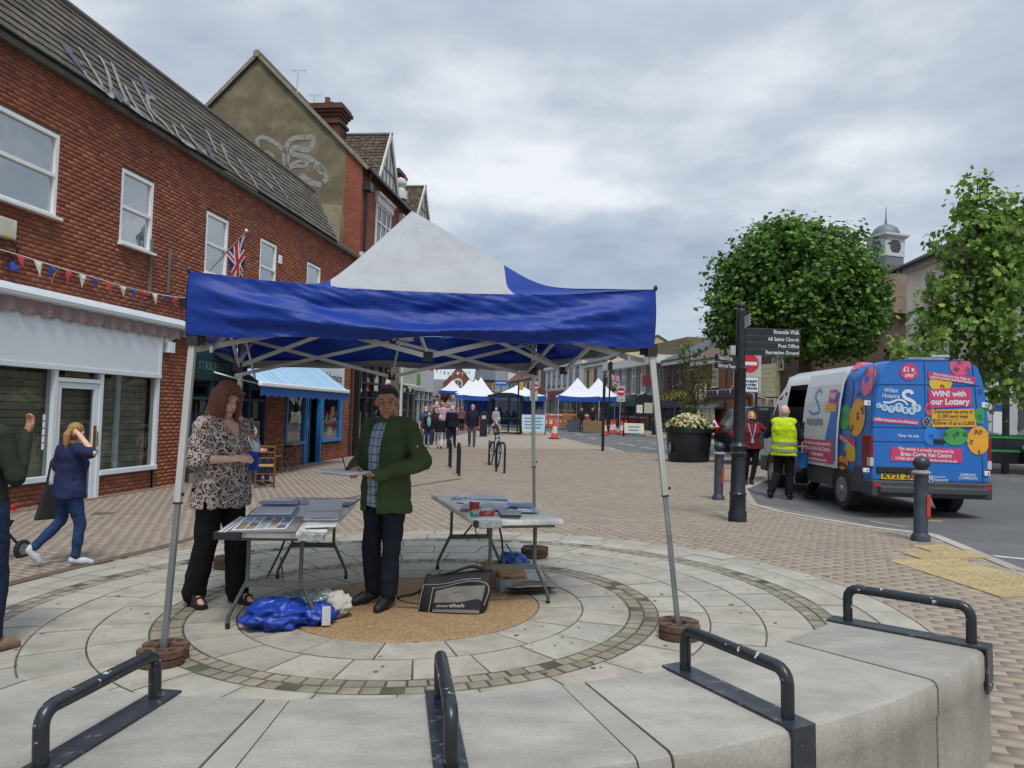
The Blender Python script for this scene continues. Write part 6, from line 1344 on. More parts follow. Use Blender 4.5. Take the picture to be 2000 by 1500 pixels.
    if hair:
        mb = MB(); E = lambda p, r: mb.ell(T(p), tuple(x*k*1.07 for x in r), 14, 10, rot)
        if hair == 'short':
            E((0, -.022, .046), (.081, .094, .083)); E((0, -.05, .0), (.074, .062, .075)); E((0, .04, .092), (.06, .045, .028))
            cut = None
        elif hair == 'balding': E((0, -.058, -.004), (.078, .055, .06)); E((.066, -.01, .012), (.016, .04, .03)); E((-.066, -.01, .012), (.016, .04, .03))
        elif hair == 'bob': E((0, -.02, .045), (.088, .098, .088)); E((0, -.045, -.02), (.09, .07, .09)); E((.07, .01, -.01), (.022, .05, .07)); E((-.07, .01, -.01), (.022, .05, .07))
        elif hair == 'tail': E((0, -.024, .044), (.083, .095, .085)); E((0, -.05, .0), (.076, .065, .08)); mb.tube([T((0, -.12, .03)), T((0, -.155, -.03)), T((0, -.14, -.13)), T((0, -.12, -.2))], [.03*k, .042*k, .034*k, .012*k], 10)
        elif hair == 'cap': E((0, -.01, .06), (.084, .1, .06)); mb.tube([T((0, .07, .055)), T((0, .15, .05))], [.07*k, .05*k], 10, fl=(1, .15))
        elif hair == 'long':
            E((0, -.022, .048), (.086, .098, .088)); E((0, -.05, -.01), (.086, .07, .1))
            for i in range(26):
                a = R(28+304*i/25)-math.pi/2+math.pi; ang = math.pi/2+R(35+290*i/25); x, y = .086*math.cos(ang), .095*math.sin(ang)-.015; w_ = random.uniform(.9, 1.15); ln = random.uniform(.25, .35)
                mb.tube([T((x*.7, y*.7, .1)), T((x, y, .03)), T((x*1.1*w_, y*1.05, -.06)), T((x*1.22*w_+random.uniform(-.015, .015), y*1.1-.005, -.06-ln*.5)), T((x*1.12, y*1.05, -.06-ln))], [.02*k, .024*k, .024*k, .02*k, .006*k], 8)
            E((.045, .072, .075), (.04, .03, .02)); E((-.045, .072, .075), (.04, .03, .02)); E((0, .078, .078), (.04, .028, .018))
        soft(mb, 'hair', hairm, t, max(.006, vox*.8), 1, .02 if hair == 'long' else .008)
    if mask: mb = MB(); mb.ell(T((0, .05, -.055)), (.062*k, .062*k, .045*k), 12, 8, rot); mb.build('face_mask', mask, t, smooth=True)
    t['_T'] = 0; del t['_T']
    return t, P, T, rot
HAUB = M('auburn_hair', '#6a3d29', .5, var=.35, scale=16, stretch=(3, 3, .6), bump=.5, bscale=60); HDARK = M('dark_hair', '#1d1613', .55, var=.3, scale=20, bump=.4, bscale=90); HGREY = M('grey_hair', '#9a948e', .6, var=.25, scale=20, bump=.4, bscale=90); HBLON = M('blonde_hair', '#94703f', .5, var=.35, scale=18, stretch=(3, 3, .6), bump=.4, bscale=70); HWHITE = M('white_hair', '#bdb8b0', .6, var=.15, bump=.4, bscale=90); HGING = M('ginger_hair', '#b08048', .55, var=.3, bump=.4, bscale=90)
# ---- patterned blouse: cream scrolls on brown
def blouse_mat():
    m = bpy.data.materials.new('scroll_print'); m.use_nodes = True; t = m.node_tree; ln = t.links.new; b = t.nodes['Principled BSDF']; b.inputs['Roughness'].default_value = .85
    tcn = N('ShaderNodeTexCoord', t); nz = N('ShaderNodeTexNoise', t); nz.inputs['Scale'].default_value = 7; ln(tcn.outputs['Object'], nz.inputs['Vector'])
    mxv = N('ShaderNodeMix', t, data_type='VECTOR'); mxv.inputs[0].default_value = .10; ln(tcn.outputs['Object'], mxv.inputs[4]); ln(nz.outputs['Color'], mxv.inputs[5])
    outs = []
    for sc_, w, lo in ((15, 'RINGS', .78),):
        v = N('ShaderNodeTexVoronoi', t); v.feature = 'DISTANCE_TO_EDGE'; v.inputs['Scale'].default_value = 17; ln(mxv.outputs[1], v.inputs['Vector'])
        r1 = N('ShaderNodeMath', t, operation='LESS_THAN'); ln(v.outputs[0], r1.inputs[0]); r1.inputs[1].default_value = .055
        v2 = N('ShaderNodeTexVoronoi', t); v2.feature = 'F1'; v2.inputs['Scale'].default_value = 20; ln(mxv.outputs[1], v2.inputs['Vector']); sn_ = N('ShaderNodeMath', t, operation='SINE'); mu = N('ShaderNodeMath', t, operation='MULTIPLY'); ln(v2.outputs[0], mu.inputs[0]); mu.inputs[1].default_value = 24; ln(mu.outputs[0], sn_.inputs[0])
        r2 = N('ShaderNodeMath', t, operation='GREATER_THAN'); ln(sn_.outputs[0], r2.inputs[0]); r2.inputs[1].default_value = .62
        mx2 = N('ShaderNodeMath', t, operation='MAXIMUM'); ln(r1.outputs[0], mx2.inputs[0]); ln(r2.outputs[0], mx2.inputs[1])
    mm = N('ShaderNodeMix', t, data_type='RGBA'); ln(mx2.outputs[0], mm.inputs[0]); mm.inputs[6].default_value = (*lin('#40312f'), 1); mm.inputs[7].default_value = (*lin('#b9aaa2'), 1); ln(mm.outputs[2], b.inputs[0])
    bp = N('ShaderNodeBump', t); bp.inputs['Strength'].default_value = .3; bp.inputs['Distance'].default_value = .01; ln(nz.outputs[0], bp.inputs['Height']); ln(bp.outputs[0], b.inputs['Normal']); return m
def check_mat():
    m = bpy.data.materials.new('check_shirt'); m.use_nodes = True; t = m.node_tree; ln = t.links.new; b = t.nodes['Principled BSDF']; b.inputs['Roughness'].default_value = .85
    tcn = N('ShaderNodeTexCoord', t); s = N('ShaderNodeSeparateXYZ', t); ln(tcn.outputs['Object'], s.inputs[0]); cur = None
    def line(sock, per, wd, off):
        a = N('ShaderNodeMath', t, operation='MULTIPLY_ADD'); ln(sock, a.inputs[0]); a.inputs[1].default_value = 1/per; a.inputs[2].default_value = off; f = N('ShaderNodeMath', t, operation='FRACT'); ln(a.outputs[0], f.inputs[0]); l = N('ShaderNodeMath', t, operation='LESS_THAN'); ln(f.outputs[0], l.inputs[0]); l.inputs[1].default_value = wd; return l.outputs[0]
    cur = (*lin('#8d9bb0'), 1)
    for sock, per, wd, off, col in ((s.outputs[0], .012, .3, 0, '#a5afbd'), (s.outputs[2], .012, .3, 0, '#98a4b5'), (s.outputs[0], .055, .12, .3, '#2a3348'), (s.outputs[2], .065, .1, .2, '#2a3348')):
        mm = N('ShaderNodeMix', t, data_type='RGBA'); ln(line(sock, per, wd, off), mm.inputs[0])
        if isinstance(cur, tuple): mm.inputs[6].default_value = cur
        else: ln(cur, mm.inputs[6])
        mm.inputs[7].default_value = (*lin(col), 1); cur = mm.outputs[2]
    ln(cur, b.inputs[0]); return m
BLKT = cloth('black_trousers', '#121215'); NAVYT = cloth('navy_trousers', '#1b1f2a'); JEANS = cloth('blue_jeans', '#24385e', var=.3); DJEANS = cloth('dark_jeans', '#1b2740', var=.25); BLKSH = M('black_shoe', '#17171a', .6, var=.2); WSH = M('white_trainer', '#b9bcc4', .6, var=.08); TAN = M('tan_boot', '#7a6350', .75, var=.2)
# ---- the woman at the photo table
wt, P, T, rt = person(on(-2.36, 6.22), (.86, -.5), 'woman in brown and cream scroll print blouse and black trousers at photo table', 1.80, dict(er=(.25, .0, 1.13), wr=(.14, .25, 1.145), el=(-.25, .02, 1.12), wl=(-.02, .27, 1.15), al=(-.11, .10, .085), kl=(-.1, .07, .49), ar=(.12, -.12, .085), kr=(.11, -.02, .49), tl=(-.12, .26, .03), tr=(.16, .03, .03), hdr=(-.55, .75, .1), hdl=(.5, .8, .1), nr=(.5, .3, .8), nl=(-.6, .2, .75), chest=(0, .03, 1.25)), None, None, BLKT, None, SKIN3, 'long', HAUB, female=True, fat=1.16, vox=.0075, head=(R(-12), R(-20), 0), curl=.9, leg_w=1.35, trz=.02)
k = 1.80/1.72; mb = MB(); BL = blouse_mat()
loft(mb, [(Vector((0, .0, .76))*k, .24*k, .185*k), (Vector((0, 0, .9))*k, .232*k, .185*k), (Vector((0, .02, 1.05))*k, .21*k, .18*k), (Vector((0, .035, 1.22))*k, .205*k, .186*k), (Vector((0, .02, 1.33))*k, .2*k, .15*k), (Vector((0, -.002, 1.41))*k, .165*k, .105*k), (Vector((0, -.01, 1.455))*k, .095*k, .075*k)])
for s_ in 'lr': bone(mb, P['neck']*.4+P['s'+s_]*.6+Vector((0, 0, -.03)), P['s'+s_]+Vector((0, 0, -.008)), .076*k, .074*k); bone(mb, P['s'+s_]+Vector((0, 0, -.012)), P['e'+s_], .076*k, .076*k); bone(mb, P['e'+s_], P['e'+s_].lerp(P['w'+s_], .28), .08*k, .07*k)
soft(mb, 'blouse', BL, wt, .009, 2, .05, cut=lambda c: (abs(c.x-.2) < .02+.045*max(0, 1.02-c.z) and abs(c.y) < .1 and c.z < .96) or (c.y > .06 and c.z > 1.33 and abs(c.x) < (c.z-1.33)*.55) or c.z > 1.545, solid=.004)
for s_ in 'lr':
    a, b = P['a'+s_], P['t'+s_]; d = (b-a); d.z = 0; d.normalize(); x = Vector((d.y, -d.x, 0)); q = MB(); c = (a+b)/2; c.z = .012
    q.v = [tuple(c+d*u+x*v+Vector((0, 0, z))) for z in (0, .024) for u, v in ((-.15, -.035), (-.15, .035), (0, .045), (.1, .05), (.14, .02), (.13, -.03), (.05, -.045))]
    q.face(range(7)); q.face(range(7, 14))
    for i in range(7): q.face((i, (i+1) % 7, 7+(i+1) % 7, 7+i))
    so_ = q.build('sandal', BLKSH, wt)
    for u0_, z_ in ((.06, .065), (.02, .08), (-.06, .10)):
        q = MB(); q.tube([c+d*u0_+x*-.045+Vector((0, 0, .02)), c+d*(u0_-.02)+x*-.03+Vector((0, 0, z_)), c+d*(u0_-.02)+x*.03+Vector((0, 0, z_)), c+d*u0_+x*.045+Vector((0, 0, .02))], .012, 6, fl=(1, .5)); q.build('strap', BLKSH, so_)
hw = P['wl']; bk_ = thing('booklet', wt.location+Vector((.29, -.07, 1.225)), R(-30), 'blue and white folded leaflet held by the woman', 'leaflet'); q = MB(); q.v = [(-.04, 0, -.08), (.05, -.02, -.1), (.045, -.01, .09), (-.09, .03, .13)]; q.face((0, 1, 2, 3)); q.v += [(x, y+.008, z) for x, y, z in q.v]; q.face((4, 5, 6, 7)); q.build('back_page', WHITE, bk_, fix=False)
q = MB(); q.box(-.02, .055, -.05, -.012, -.12, .03); q.build('cover', M('royal_blue_card', '#1f3f9a', .4), bk_); q = MB(); q.beam((-.03, -.012, .06), (-.10, .0, .15), .008, .012); q.build('edge', WHITE, bk_)
# ---- the man in the green jacket
mt_, P, T, rt = person(on(-1.0, 6.17), (-.5, -.866), 'dark haired man in green jacket and checked shirt writing on a pad', 1.77, dict(er=(.27, .0, 1.13), wr=(.12, .27, 1.075), el=(-.33, -.03, 1.14), wl=(-.10, .24, 1.045), hdr=(-.65, .65, -.1), hdl=(.55, .8, 0), nr=(.5, .2, .8), nl=(.0, .0, -1), al=(-.1, .05, .085), ar=(.11, -.02, .085), tl=(-.12, .20, .03), tr=(.17, .13, .03)), 'shirt', check_mat(), NAVYT, BLKSH, SKIN2, 'short', HDARK, vox=.0075, head=(R(36), R(-8), R(3)), curl=.75, topz=.78, leg_w=1.15)
k = 1.77/1.72; mb = MB(); GRJ = cloth('green_jacket', '#3c4b2f', var=.2, scale=4, bump=.3, bscale=12)
loft(mb, [(Vector((0, -.01, .74))*k, .212*k, .16*k), (Vector((0, 0, .9))*k, .205*k, .155*k), (Vector((0, .01, 1.1))*k, .194*k, .15*k), (Vector((0, .012, 1.25))*k, .2*k, .15*k), (Vector((0, .0, 1.36))*k, .212*k, .14*k), (Vector((0, -.005, 1.43))*k, .19*k, .132*k), (Vector((0, -.015, 1.48))*k, .132*k, .108*k), (Vector((0, -.02, 1.53))*k, .094*k, .084*k)])
for s_ in 'lr': bone(mb, P['neck']*.72+P['s'+s_]*.28+Vector((0, 0, -.012)), P['s'+s_], .088*k, .082*k); bone(mb, P['s'+s_], P['e'+s_], .078*k, .068*k); bone(mb, P['e'+s_], P['e'+s_].lerp(P['w'+s_], .97), .067*k, .053*k)
mb.ell(Vector((0, -.11, 1.46))*k, (.12*k, .06*k, .05*k), 12, 8)
soft(mb, 'jacket', GRJ, mt_, .009, 2, .04, cut=lambda c: (c.y > .03 and -.045-.10*max(0, c.z-1.3) < c.x-.03*(1.2-c.z) < .08+.05*max(0, c.z-1.2) and c.z < 1.5) or c.z > 1.535 or (c.z > 1.52 and c.y > .02 and abs(c.x) < .065), solid=.006)
q = MB(); q.ell((-.315, .02, 1.30), (.012, .014, .012), 8, 6); q.build('badge', M('badge_grey', '#8f958f', .5), mt_)
wc = Matrix.Rotation(mt_.rotation_euler.z, 3, 'Z')
pad = thing('writing_pad', mt_.location+wc @ Vector((.06, .385, 1.055*k)), mt_.rotation_euler.z+R(-6), 'white paper pad held flat by the man in green', 'pad'); q = MB(); q.box(-.13, .26, -.16, .14, 0, .012); q.build('sheets', PAPER, pad, bev=.002); q = MB(); q.box(-.13, .15, -.16, .14, -.008, -.001); q.build('backing_board', M('pad_board', '#8d8e9a', .6), pad)
pen = thing('pen', pad.location+wc @ Vector((.05, -.02, .015)), 0, 'black pen in the writing hand of the man in green', 'pen'); q = MB(); q.tube([(0, 0, 0), (-.035, .01, .11)], [.003, .006], 8); q.build('barrel', BLACK, pen)
# ---- woman walking by, seen from behind
tw, P, T, rt = person(on(-4.5, 7.75), (.55, .83), 'blonde woman in navy tee and jeans walking past with hand on head', 1.46, dict(er=(.40, .06, 1.37), wr=(.13, .0, 1.60), el=(-.24, -.04, 1.13), wl=(-.24, .0, .90), kl=(-.12, -.02, .52), al=(-.2, -.30, .20), tl=(-.16, -.22, .06), kr=(.1, .10, .5), ar=(.09, .06, .085), tr=(.15, .23, .03), hdr=(-.9, -.3, .25), nr=(.2, -1, .2), head=(0, .05, 1.585)), 'tee_shirt', cloth('navy_tee', '#22294a'), JEANS, WSH, SKIN3, 'tail', HBLON, sleeve=.42, female=True, fat=1.12, vox=.009, head=(R(28), R(-8), 0), curl=.2, topz=.82)
wc = Matrix.Rotation(tw.rotation_euler.z, 3, 'Z'); tb_ = thing('tote_bag', tw.location+wc @ Vector((-.28, -.02, .45)), tw.rotation_euler.z, 'black tote bag hanging at the side of the woman in navy', 'bag'); q = MB(); q.v = [(-.03, -.17, 0), (-.02, .16, .0), (-.01, .08, .36), (-.02, -.08, .36), (.03, -.17, 0), (.04, .16, .0), (.02, .08, .36), (.01, -.08, .36)]
for f in ((3, 2, 1, 0), (4, 5, 6, 7), (0, 1, 5, 4), (1, 2, 6, 5), (2, 3, 7, 6), (3, 0, 4, 7)): q.face(f)
q.build('body', BKF, tb_, bev=.012); q = MB(); q.tube([(0, .07, .35), (.03, .05, .6), (.06, .0, .68), (.03, -.05, .6), (0, -.07, .35)], .012, 6); q.build('handle', BKF, tb_)
# ---- man at the left edge, back to us
gm, P, T, rt = person(on(-3.52, 4.98), (.12, .99), 'man in dark green fleece and jeans cut by the left edge, hand raised', 1.74, dict(hr=(.13, 0, .9), kr=(.17, .03, .49), ar=(.18, -.01, .085), er=(.30, .0, 1.13), wr=(.17, .22, 1.40), el=(-.28, .1, 1.14), wl=(-.15, .28, 1.3), hdr=(.15, .2, 1), nr=(.3, .9, 0), tr=(.25, .13, .03)), 'fleece', cloth('dark_green_fleece', '#252b22'), DJEANS, TAN, SKIN2, 'short', HDARK, vox=.011, fat=1.12, topz=.78, leg_w=1.15)
# ---- by the van
YEL = cloth('hi_vis_yellow', '#b6d322', bump=.2); REFL = M('reflective_band', '#8d938c', .4, .2)
hv, P, T, rt = person(on(5.28, 14.55), (.5, .87), 'bald man in yellow hi-vis vest standing at the van door', 1.80, dict(el=(-.33, .10, 1.16), wl=(-.22, .28, 1.12), er=(.27, .12, 1.13), wr=(.2, .34, 1.1), kl=(-.1, .02, .49), al=(-.2, -.16, .10), tl=(-.2, -.02, .03), hdl=(0, 1, 0)), 'navy_shirt', cloth('navy_shirt', '#1f2536'), BLKT, BLKSH, SKIN3, 'balding', HGREY, sleeve=.5, vox=.013, fat=1.12, leg_w=1.2)
k = 1.8/1.72; mb = MB(); loft(mb, [(Vector((0, 0, .80))*k, .235*k, .185*k), (Vector((0, .01, 1.1))*k, .215*k, .165*k), (Vector((0, .005, 1.28))*k, .228*k, .178*k), (Vector((0, -.005, 1.38))*k, .21*k, .15*k), (Vector((0, -.008, 1.44))*k, .165*k, .125*k), (Vector((0, -.01, 1.485))*k, .095*k, .09*k)]); [bone(mb, P['neck']*.6+P['s'+s_]*.4, P['neck']*.15+P['s'+s_]*.85, .085*k, .088*k) for s_ in 'lr']; soft(mb, 'hi_vis_vest', YEL, hv, .013, 2, .03)
for z, a in ((1.0, .232), (.87, .24)): q = MB(); q.lathe([(a*k*1.03, z*k), (a*k*1.03, (z+.05)*k)], 28, caps=False, sy=.80); q.build('reflective_band', REFL, hv, smooth=True)
REDB = cloth('maroon_blouse', '#6b2027')
rw, P, T, rt = person(on(5.3, 16.6), (-.16, -.98), 'ginger haired woman in maroon blouse and dark mask with arms akimbo', 1.58, dict(er=(.48, .02, 1.17), wr=(.30, .10, 1.03), el=(-.46, .02, 1.2), wl=(-.58, .1, 1.02), kl=(-.1, .05, .5), al=(-.0, .12, .085), tl=(-.02, .26, .03)), 'blouse', REDB, BLKT, BLKSH, SKIN3, 'bob', HGING, sleeve=.8, female=True, fat=1.25, vox=.013, topz=.84, mask=cloth('dark_mask', '#1d1a26'))
LANY = M('lanyard', '#8fa0c9', .6); q = MB(); kk = 1.58/1.72
for s_ in (-1, 1): q.tube([(s_*.085*kk, .10, 1.44*kk), (s_*.05*kk, .20*kk, 1.25*kk), (0, .215*kk, 1.08*kk)], .010, 5)
q.box(-.03, .03, .2, .21, .90, .99); q.build('lanyard', LANY, rw)
kn, P, T, rt = person(on(5.92, 15.0), (.8, -.3), 'person in dark clothes crouching at the open van door', 1.7, dict(pel=(0, -.1, .42), chest=(0, .08, .72), neck=(0, .22, .92), head=(0, .30, 1.05), sl=(-.18, .18, .88), sr=(.18, .18, .88), el=(-.22, .35, .66), er=(.22, .35, .66), wl=(-.15, .5, .55), wr=(.15, .5, .55), hl=(-.1, -.1, .42), hr=(.1, -.1, .42), kl=(-.16, .28, .48), kr=(.16, .22, .5), al=(-.15, .05, .09), ar=(.15, -.02, .09), tl=(-.16, .22, .03), tr=(.16, .15, .03)), 'dark_top', BLKT, BLKT, BLKSH, SKIN, 'short', HDARK, vox=.016)
bu = thing('bucket', on(5.72, 14.75)+Vector((0, 0, .62)), 0, 'blue plastic bucket held beside the van door', 'bucket'); MB().lathe([(.10, 0), (.14, .28), (.15, .29), (.13, .28), (.095, .02)], 18).build('pail', M('blue_bucket', '#2f7fd0', .4), bu, smooth=True); q = MB(); q.tube(spline([(-.14, 0, .27), (-.1, 0, .4), (.1, 0, .4), (.14, 0, .27)], 5), .006, 6); q.build('handle', WHITE, bu)
# ---- cafe customer half hidden behind the woman
HOOD = cloth('blue_grey_hoodie', '#4c5d75')
sp, P, T, rt = person(on(-5.72, 16.6), (.9, -.35), 'seated cafe customer in blue grey hood behind the woman', 1.7, dict(pel=(0, -.05, .50), chest=(0, .02, .82), neck=(0, .02, 1.02), head=(0, .06, 1.17), sl=(-.18, .0, .97), sr=(.18, .0, .97), el=(-.24, .1, .72), er=(.24, .1, .72), wl=(-.1, .34, .75), wr=(.1, .34, .75), hl=(-.1, -.03, .48), hr=(.1, -.03, .48), kl=(-.12, .4, .5), kr=(.12, .4, .5), al=(-.12, .4, .09), ar=(.12, .38, .09), tl=(-.12, .55, .03), tr=(.12, .53, .03)), 'hoodie', HOOD, DJEANS, BLKSH, SKIN, 'bob', HOOD, vox=.016, topz=.42)
# ---- the street beyond: each at the size it shows
def far_p(px, py, tpx, face, label, **kw):
    g = G(px, py); kw.setdefault('vox', .02); p = at(px, tpx, g.y); return person(g, face, label, max(1.4, p.z-g.z), **kw)
CAM = (0, -1); AWAY = (0, 1)
st = lambda s: dict(kl=(-.1, .1*s+.03, .5), al=(-.1, .2*s-.02, .09), tl=(-.12, .2*s+.14, .04), kr=(.1, -.06*s+.05, .5), ar=(.1, -.22*s, .12), tr=(.12, -.22*s+.13, .05), wl=(-.24, -.1*s, .88), wr=(.24, .14*s, .88))
MASKW = M('pale_mask', '#b7bfc9', .8)
far_p(829, 872, 794, (.1, -1), 'bald man in blue shirt and pale mask walking towards us by the shops', J=st(.6), top='shirt', topm=cloth('denim_blue_shirt', '#46587c'), bottom=cloth('stone_trousers', '#7a715f'), shoes=BLKSH, skin=SKIN3, sleeve=.45, mask=MASKW, hair='balding', hairm=HGREY)
far_p(836, 875, 802, (.1, -1), 'woman in turquoise top, dark cardigan and jeans walking towards us', J=st(.5), top='cardigan', topm=cloth('dark_cardigan', '#1f1c22'), bottom=JEANS, shoes=WSH, skin=SKIN3, female=True, hair='bob', hairm=HDARK, mask=MASKW)
tt = bpy.data.objects[-1]
q = MB(); q.ell((0, .125, 1.17), (.09, .05, .23), 12, 8); far_t = [o for o in COL.objects if o.get('label', '').startswith('woman in turquoise')][0]; q.build('top', M('turquoise_top', '#6fb3b0', .8), far_t, smooth=True)
far_p(849, 868, 797, (.1, -1), 'young woman in maroon top just behind the turquoise top', J=st(-.5), top='top', topm=cloth('maroon_top', '#3c1a20'), bottom=DJEANS, shoes=BLKSH, female=True, hair='tail', hairm=HDARK)
far_p(858, 877, 811, (.1, 1), 'white haired woman in black coat and white trousers walking away', J=st(.6), top='coat', topm=cloth('black_coat', '#1a1a20'), bottom=cloth('white_trousers', '#c2bfc8'), shoes=BLKSH, female=True, fat=1.2, hair='bob', hairm=HWHITE)
far_p(881, 876, 793, (.2, 1), 'white haired man in navy jumper and trousers walking away', J=st(-.7), top='jumper', topm=cloth('navy_jumper', '#161a2a'), bottom=NAVYT, shoes=BLKSH, fat=1.1, hair='short', hairm=HWHITE)
t_ = far_p(921, 873, 791, (.0, -1), 'white haired man in open navy jacket and white shirt walking towards us', J=st(.6), top='jacket', topm=cloth('navy_jacket', '#1a1f30'), bottom=cloth('grey_trousers', '#4d4d57'), shoes=BLKSH, skin=SKIN2, fat=1.1, hair='short', hairm=HWHITE)[0]
q = MB(); q.ell((0, .105, 1.22), (.085, .055, .26), 12, 8); q.build('white_shirt', M('white_shirt', '#bcbcc6', .8), t_, smooth=True)
far_p(736, 875, 789, (.1, 1), 'pink topped pedestrian mostly hidden behind the man in green', J=st(.4), top='top', topm=cloth('pink_top', '#b98a92'), bottom=DJEANS, shoes=BLKSH, hair='bob', hairm=HBLON, female=True)
far_p(862, 858, 786, (.0, 1), 'pedestrian in pale pink top beyond the black coat', J=st(.4), top='top', topm=cloth('pale_pink_top', '#b59aa6'), bottom=DJEANS, shoes=BLKSH, hair='short', hairm=HGING, fat=1.1, vox=.03)
far_p(877, 858, 787, (.0, 1), 'pedestrian in lilac top beyond the navy jumper', J=st(-.4), top='top', topm=cloth('lilac_top', '#a590a5'), bottom=DJEANS, shoes=BLKSH, hair='short', hairm=HGREY, fat=1.1, vox=.03)
GREYW = cloth('pale_grey_top', '#a3a3a3')
def far_at(px, Y, face, label, h=1.68, **kw):
    d = ray(px, 806); x = d.x/d.y*Y; kw.setdefault('vox', .03); return person(on(x, Y), face, label, h, **kw)
far_at(969, 47.5, (.3, 1), 'person in pale jacket with dark bag standing by the bus shelter', top='jacket', topm=GREYW, bottom=cloth('plum_trousers', '#3a2530'), shoes=BLKSH, hair='short', hairm=HWHITE)
far_at(963, 47.0, (1, -.3), 'bent over person seated at the bus shelter', J=dict(pel=(0, -.05, .5), chest=(0, .15, .76), neck=(0, .30, .9), head=(0, .42, .98), sl=(-.18, .26, .86), sr=(.18, .26, .86), el=(-.2, .42, .62), er=(.2, .42, .62), wl=(-.1, .5, .36), wr=(.1, .5, .36), hl=(-.1, -.03, .48), hr=(.1, -.03, .48), kl=(-.12, .38, .5), kr=(.12, .38, .5), al=(-.12, .35, .09), ar=(.12, .33, .09), tl=(-.12, .5, .03), tr=(.12, .48, .03)), top='top', topm=GREYW, bottom=cloth('brown_trousers', '#4a302a'), shoes=BLKSH, hair='short', hairm=HWHITE, topz=.42)
for px, Y, lb_, c, c2 in ((1136, 52, 'stallholder in dark top at the left end of the pale blue stall', '#1e1f26', '#2b3550'), (1157, 53, 'dark clothed stallholder under the right blue and white stall roof', '#201d22', '#1b1b20'), (1170, 54, 'stallholder in purple grey beside the brown stall table', '#3f3644', '#22222a'), (1053, 60, 'shopper in white top beyond the front gazebo rear leg', '#a9a6a4', '#2b2b33'), (1060, 62, 'shopper in red and white beyond the traffic cones', '#9c5a56', '#33343c')):
    far_at(px, Y, (random.uniform(-1, 1), -1), lb_, top='top', topm=cloth('top'+c, c), bottom=cloth('trs'+c2, c2), shoes=BLKSH, hair='short', hairm=HDARK)
# crowd up the hill: copies of a few figures, each in colours of its own
base = []
for i, (hr_, hm, f_) in enumerate((('short', HDARK, False), ('bob', HBLON, True), ('short', HGREY, False), ('bob', HDARK, True))):
    base.append(person(on(-7.2+.5*i, 58+i), (.1, 1 if i % 2 else -1), ['man in white top at the near edge of the market crowd', 'woman in red top at the near edge of the market crowd', 'man in dark coat near the front of the market crowd', 'woman in pale blue top near the front of the market crowd'][i], 1.7, J=st(.5 if i % 2 else -.4), top='top', topm=[cloth('crowd_white', '#b5b0ad'), cloth('crowd_red', '#8f3f3d'), cloth('crowd_dark', '#23232b'), cloth('crowd_blue', '#8797ad')][i], bottom=[JEANS, BLKT, DJEANS, NAVYT][i], shoes=BLKSH, hair=hr_, hairm=hm, female=f_, vox=.035, group='shoppers in the market crowd')[0])
finish_soft()
CC = [cloth('crowd_'+c, c) for c in ('#a89a98', '#7d4a4a', '#3b3f4c', '#b3a9b5', '#5a6f8d', '#8a7d6a', '#c0b7b0', '#46352f', '#9d6f74')]
for i in range(52):
    b = random.choice(base); Y = random.uniform(45, 110); px = random.uniform(846, 906); d = ray(px, 800); x = d.x/d.y*Y
    c = dup(b); c.location = on(x, Y); c.rotation_euler = (0, 0, random.choice((0, math.pi))+random.uniform(-.5, .5)); s_ = random.uniform(.93, 1.06); c.scale = (s_, s_, s_)
    for ch_ in c.children:
        if ch_.name.startswith('top'): ch_.material_slots[0].link = 'OBJECT'; j_ = random.randrange(9); ch_.material_slots[0].material = CC[j_]; c['label'] = 'distant shopper in %s top among the market crowd up the street' % ('pale beige', 'dull red', 'charcoal', 'pale lilac', 'slate blue', 'khaki', 'cream', 'dark brown', 'dusty pink')[j_]
# ================================================================ THE LOTTERY VAN
VBLUE = M('van_blue', '#2467b4', .28, var=.06, scale=1.5, dirt='#3f74b0', dscale=1.2, damt=.3); VWHITE = M('van_white', '#c6cacd', .25, var=.04, dirt='#a7aaa8', dscale=2, damt=.3); VGREY = M('van_grey_plastic', '#3b3d40', .6, var=.15, scale=8, bump=.1, bscale=120)
TYRE = M('tyre', (.02, .02, .021), .8, var=.2, scale=12); RIMM = M('wheel_rim', '#8d9092', .4, .6, var=.15); TAIL = M('tail_light', '#7a1320', .2, var=.15); CLEARL = M('clear_lens', '#b9b6b2', .2, var=.1)
PINK = M('print_pink', '#c03a66', .45, var=.04); YELP = M('print_yellow', '#d0a22f', .45, var=.05); WPR = M('print_white', '#cfd6dc', .45, var=.02); DKPR = M('print_dark', '#2b2430', .5, var=0)
VX, VY = 5.83, 12.2; van = thing('van', (VX, VY, gz(VX+1, VY+2)), R(-.6), 'blue and white high roof van covered in coloured lottery ball graphics', 'van')
VZ = van.location.z
SEC = [(.945, .60), (.965, .75), (.965, 1.15), (.945, 1.55), (.905, 1.95), (.845, 2.26), (.775, 2.46), (.68, 2.535), (.40, 2.57), (0, 2.575)]
def hwz(z):
    for (a, b), (c, d) in zip(SEC, SEC[1:]):
        if b <= z <= d: return a+(c-a)*(z-b)/max(1e-6, d-b)
    return SEC[0][0] if z < .6 else .68
VC = .965
def vsec(y, cap=9, grow=0, nar=0):
    pts = [(-x-grow+nar, min(z, cap+.0 if z > cap else z)) for x, z in SEC]; pts = [(min(-.0, x) if x else 0, z) for x, z in pts]
    return [(VC+x, y, z) for x, z in pts]+[(VC-x, y, z) for x, z in pts[-2::-1]]
ys = [(.0, 9, -.03, 0), (.035, 9, 0, 0), (1.2, 9, 0, 0), (2.85, 9, 0, 0), (3.95, 9, 0, 0), (4.25, 2.50, 0, .0), (4.75, 2.05, 0, .03), (5.2, 1.45, 0, .06), (5.6, 1.2, 0, .1), (5.85, 1.0, 0, .22)]
mb = MB(); rows = [vsec(*y) for y in ys]; n = len(rows[0])
for r_ in rows: mb.v += r_
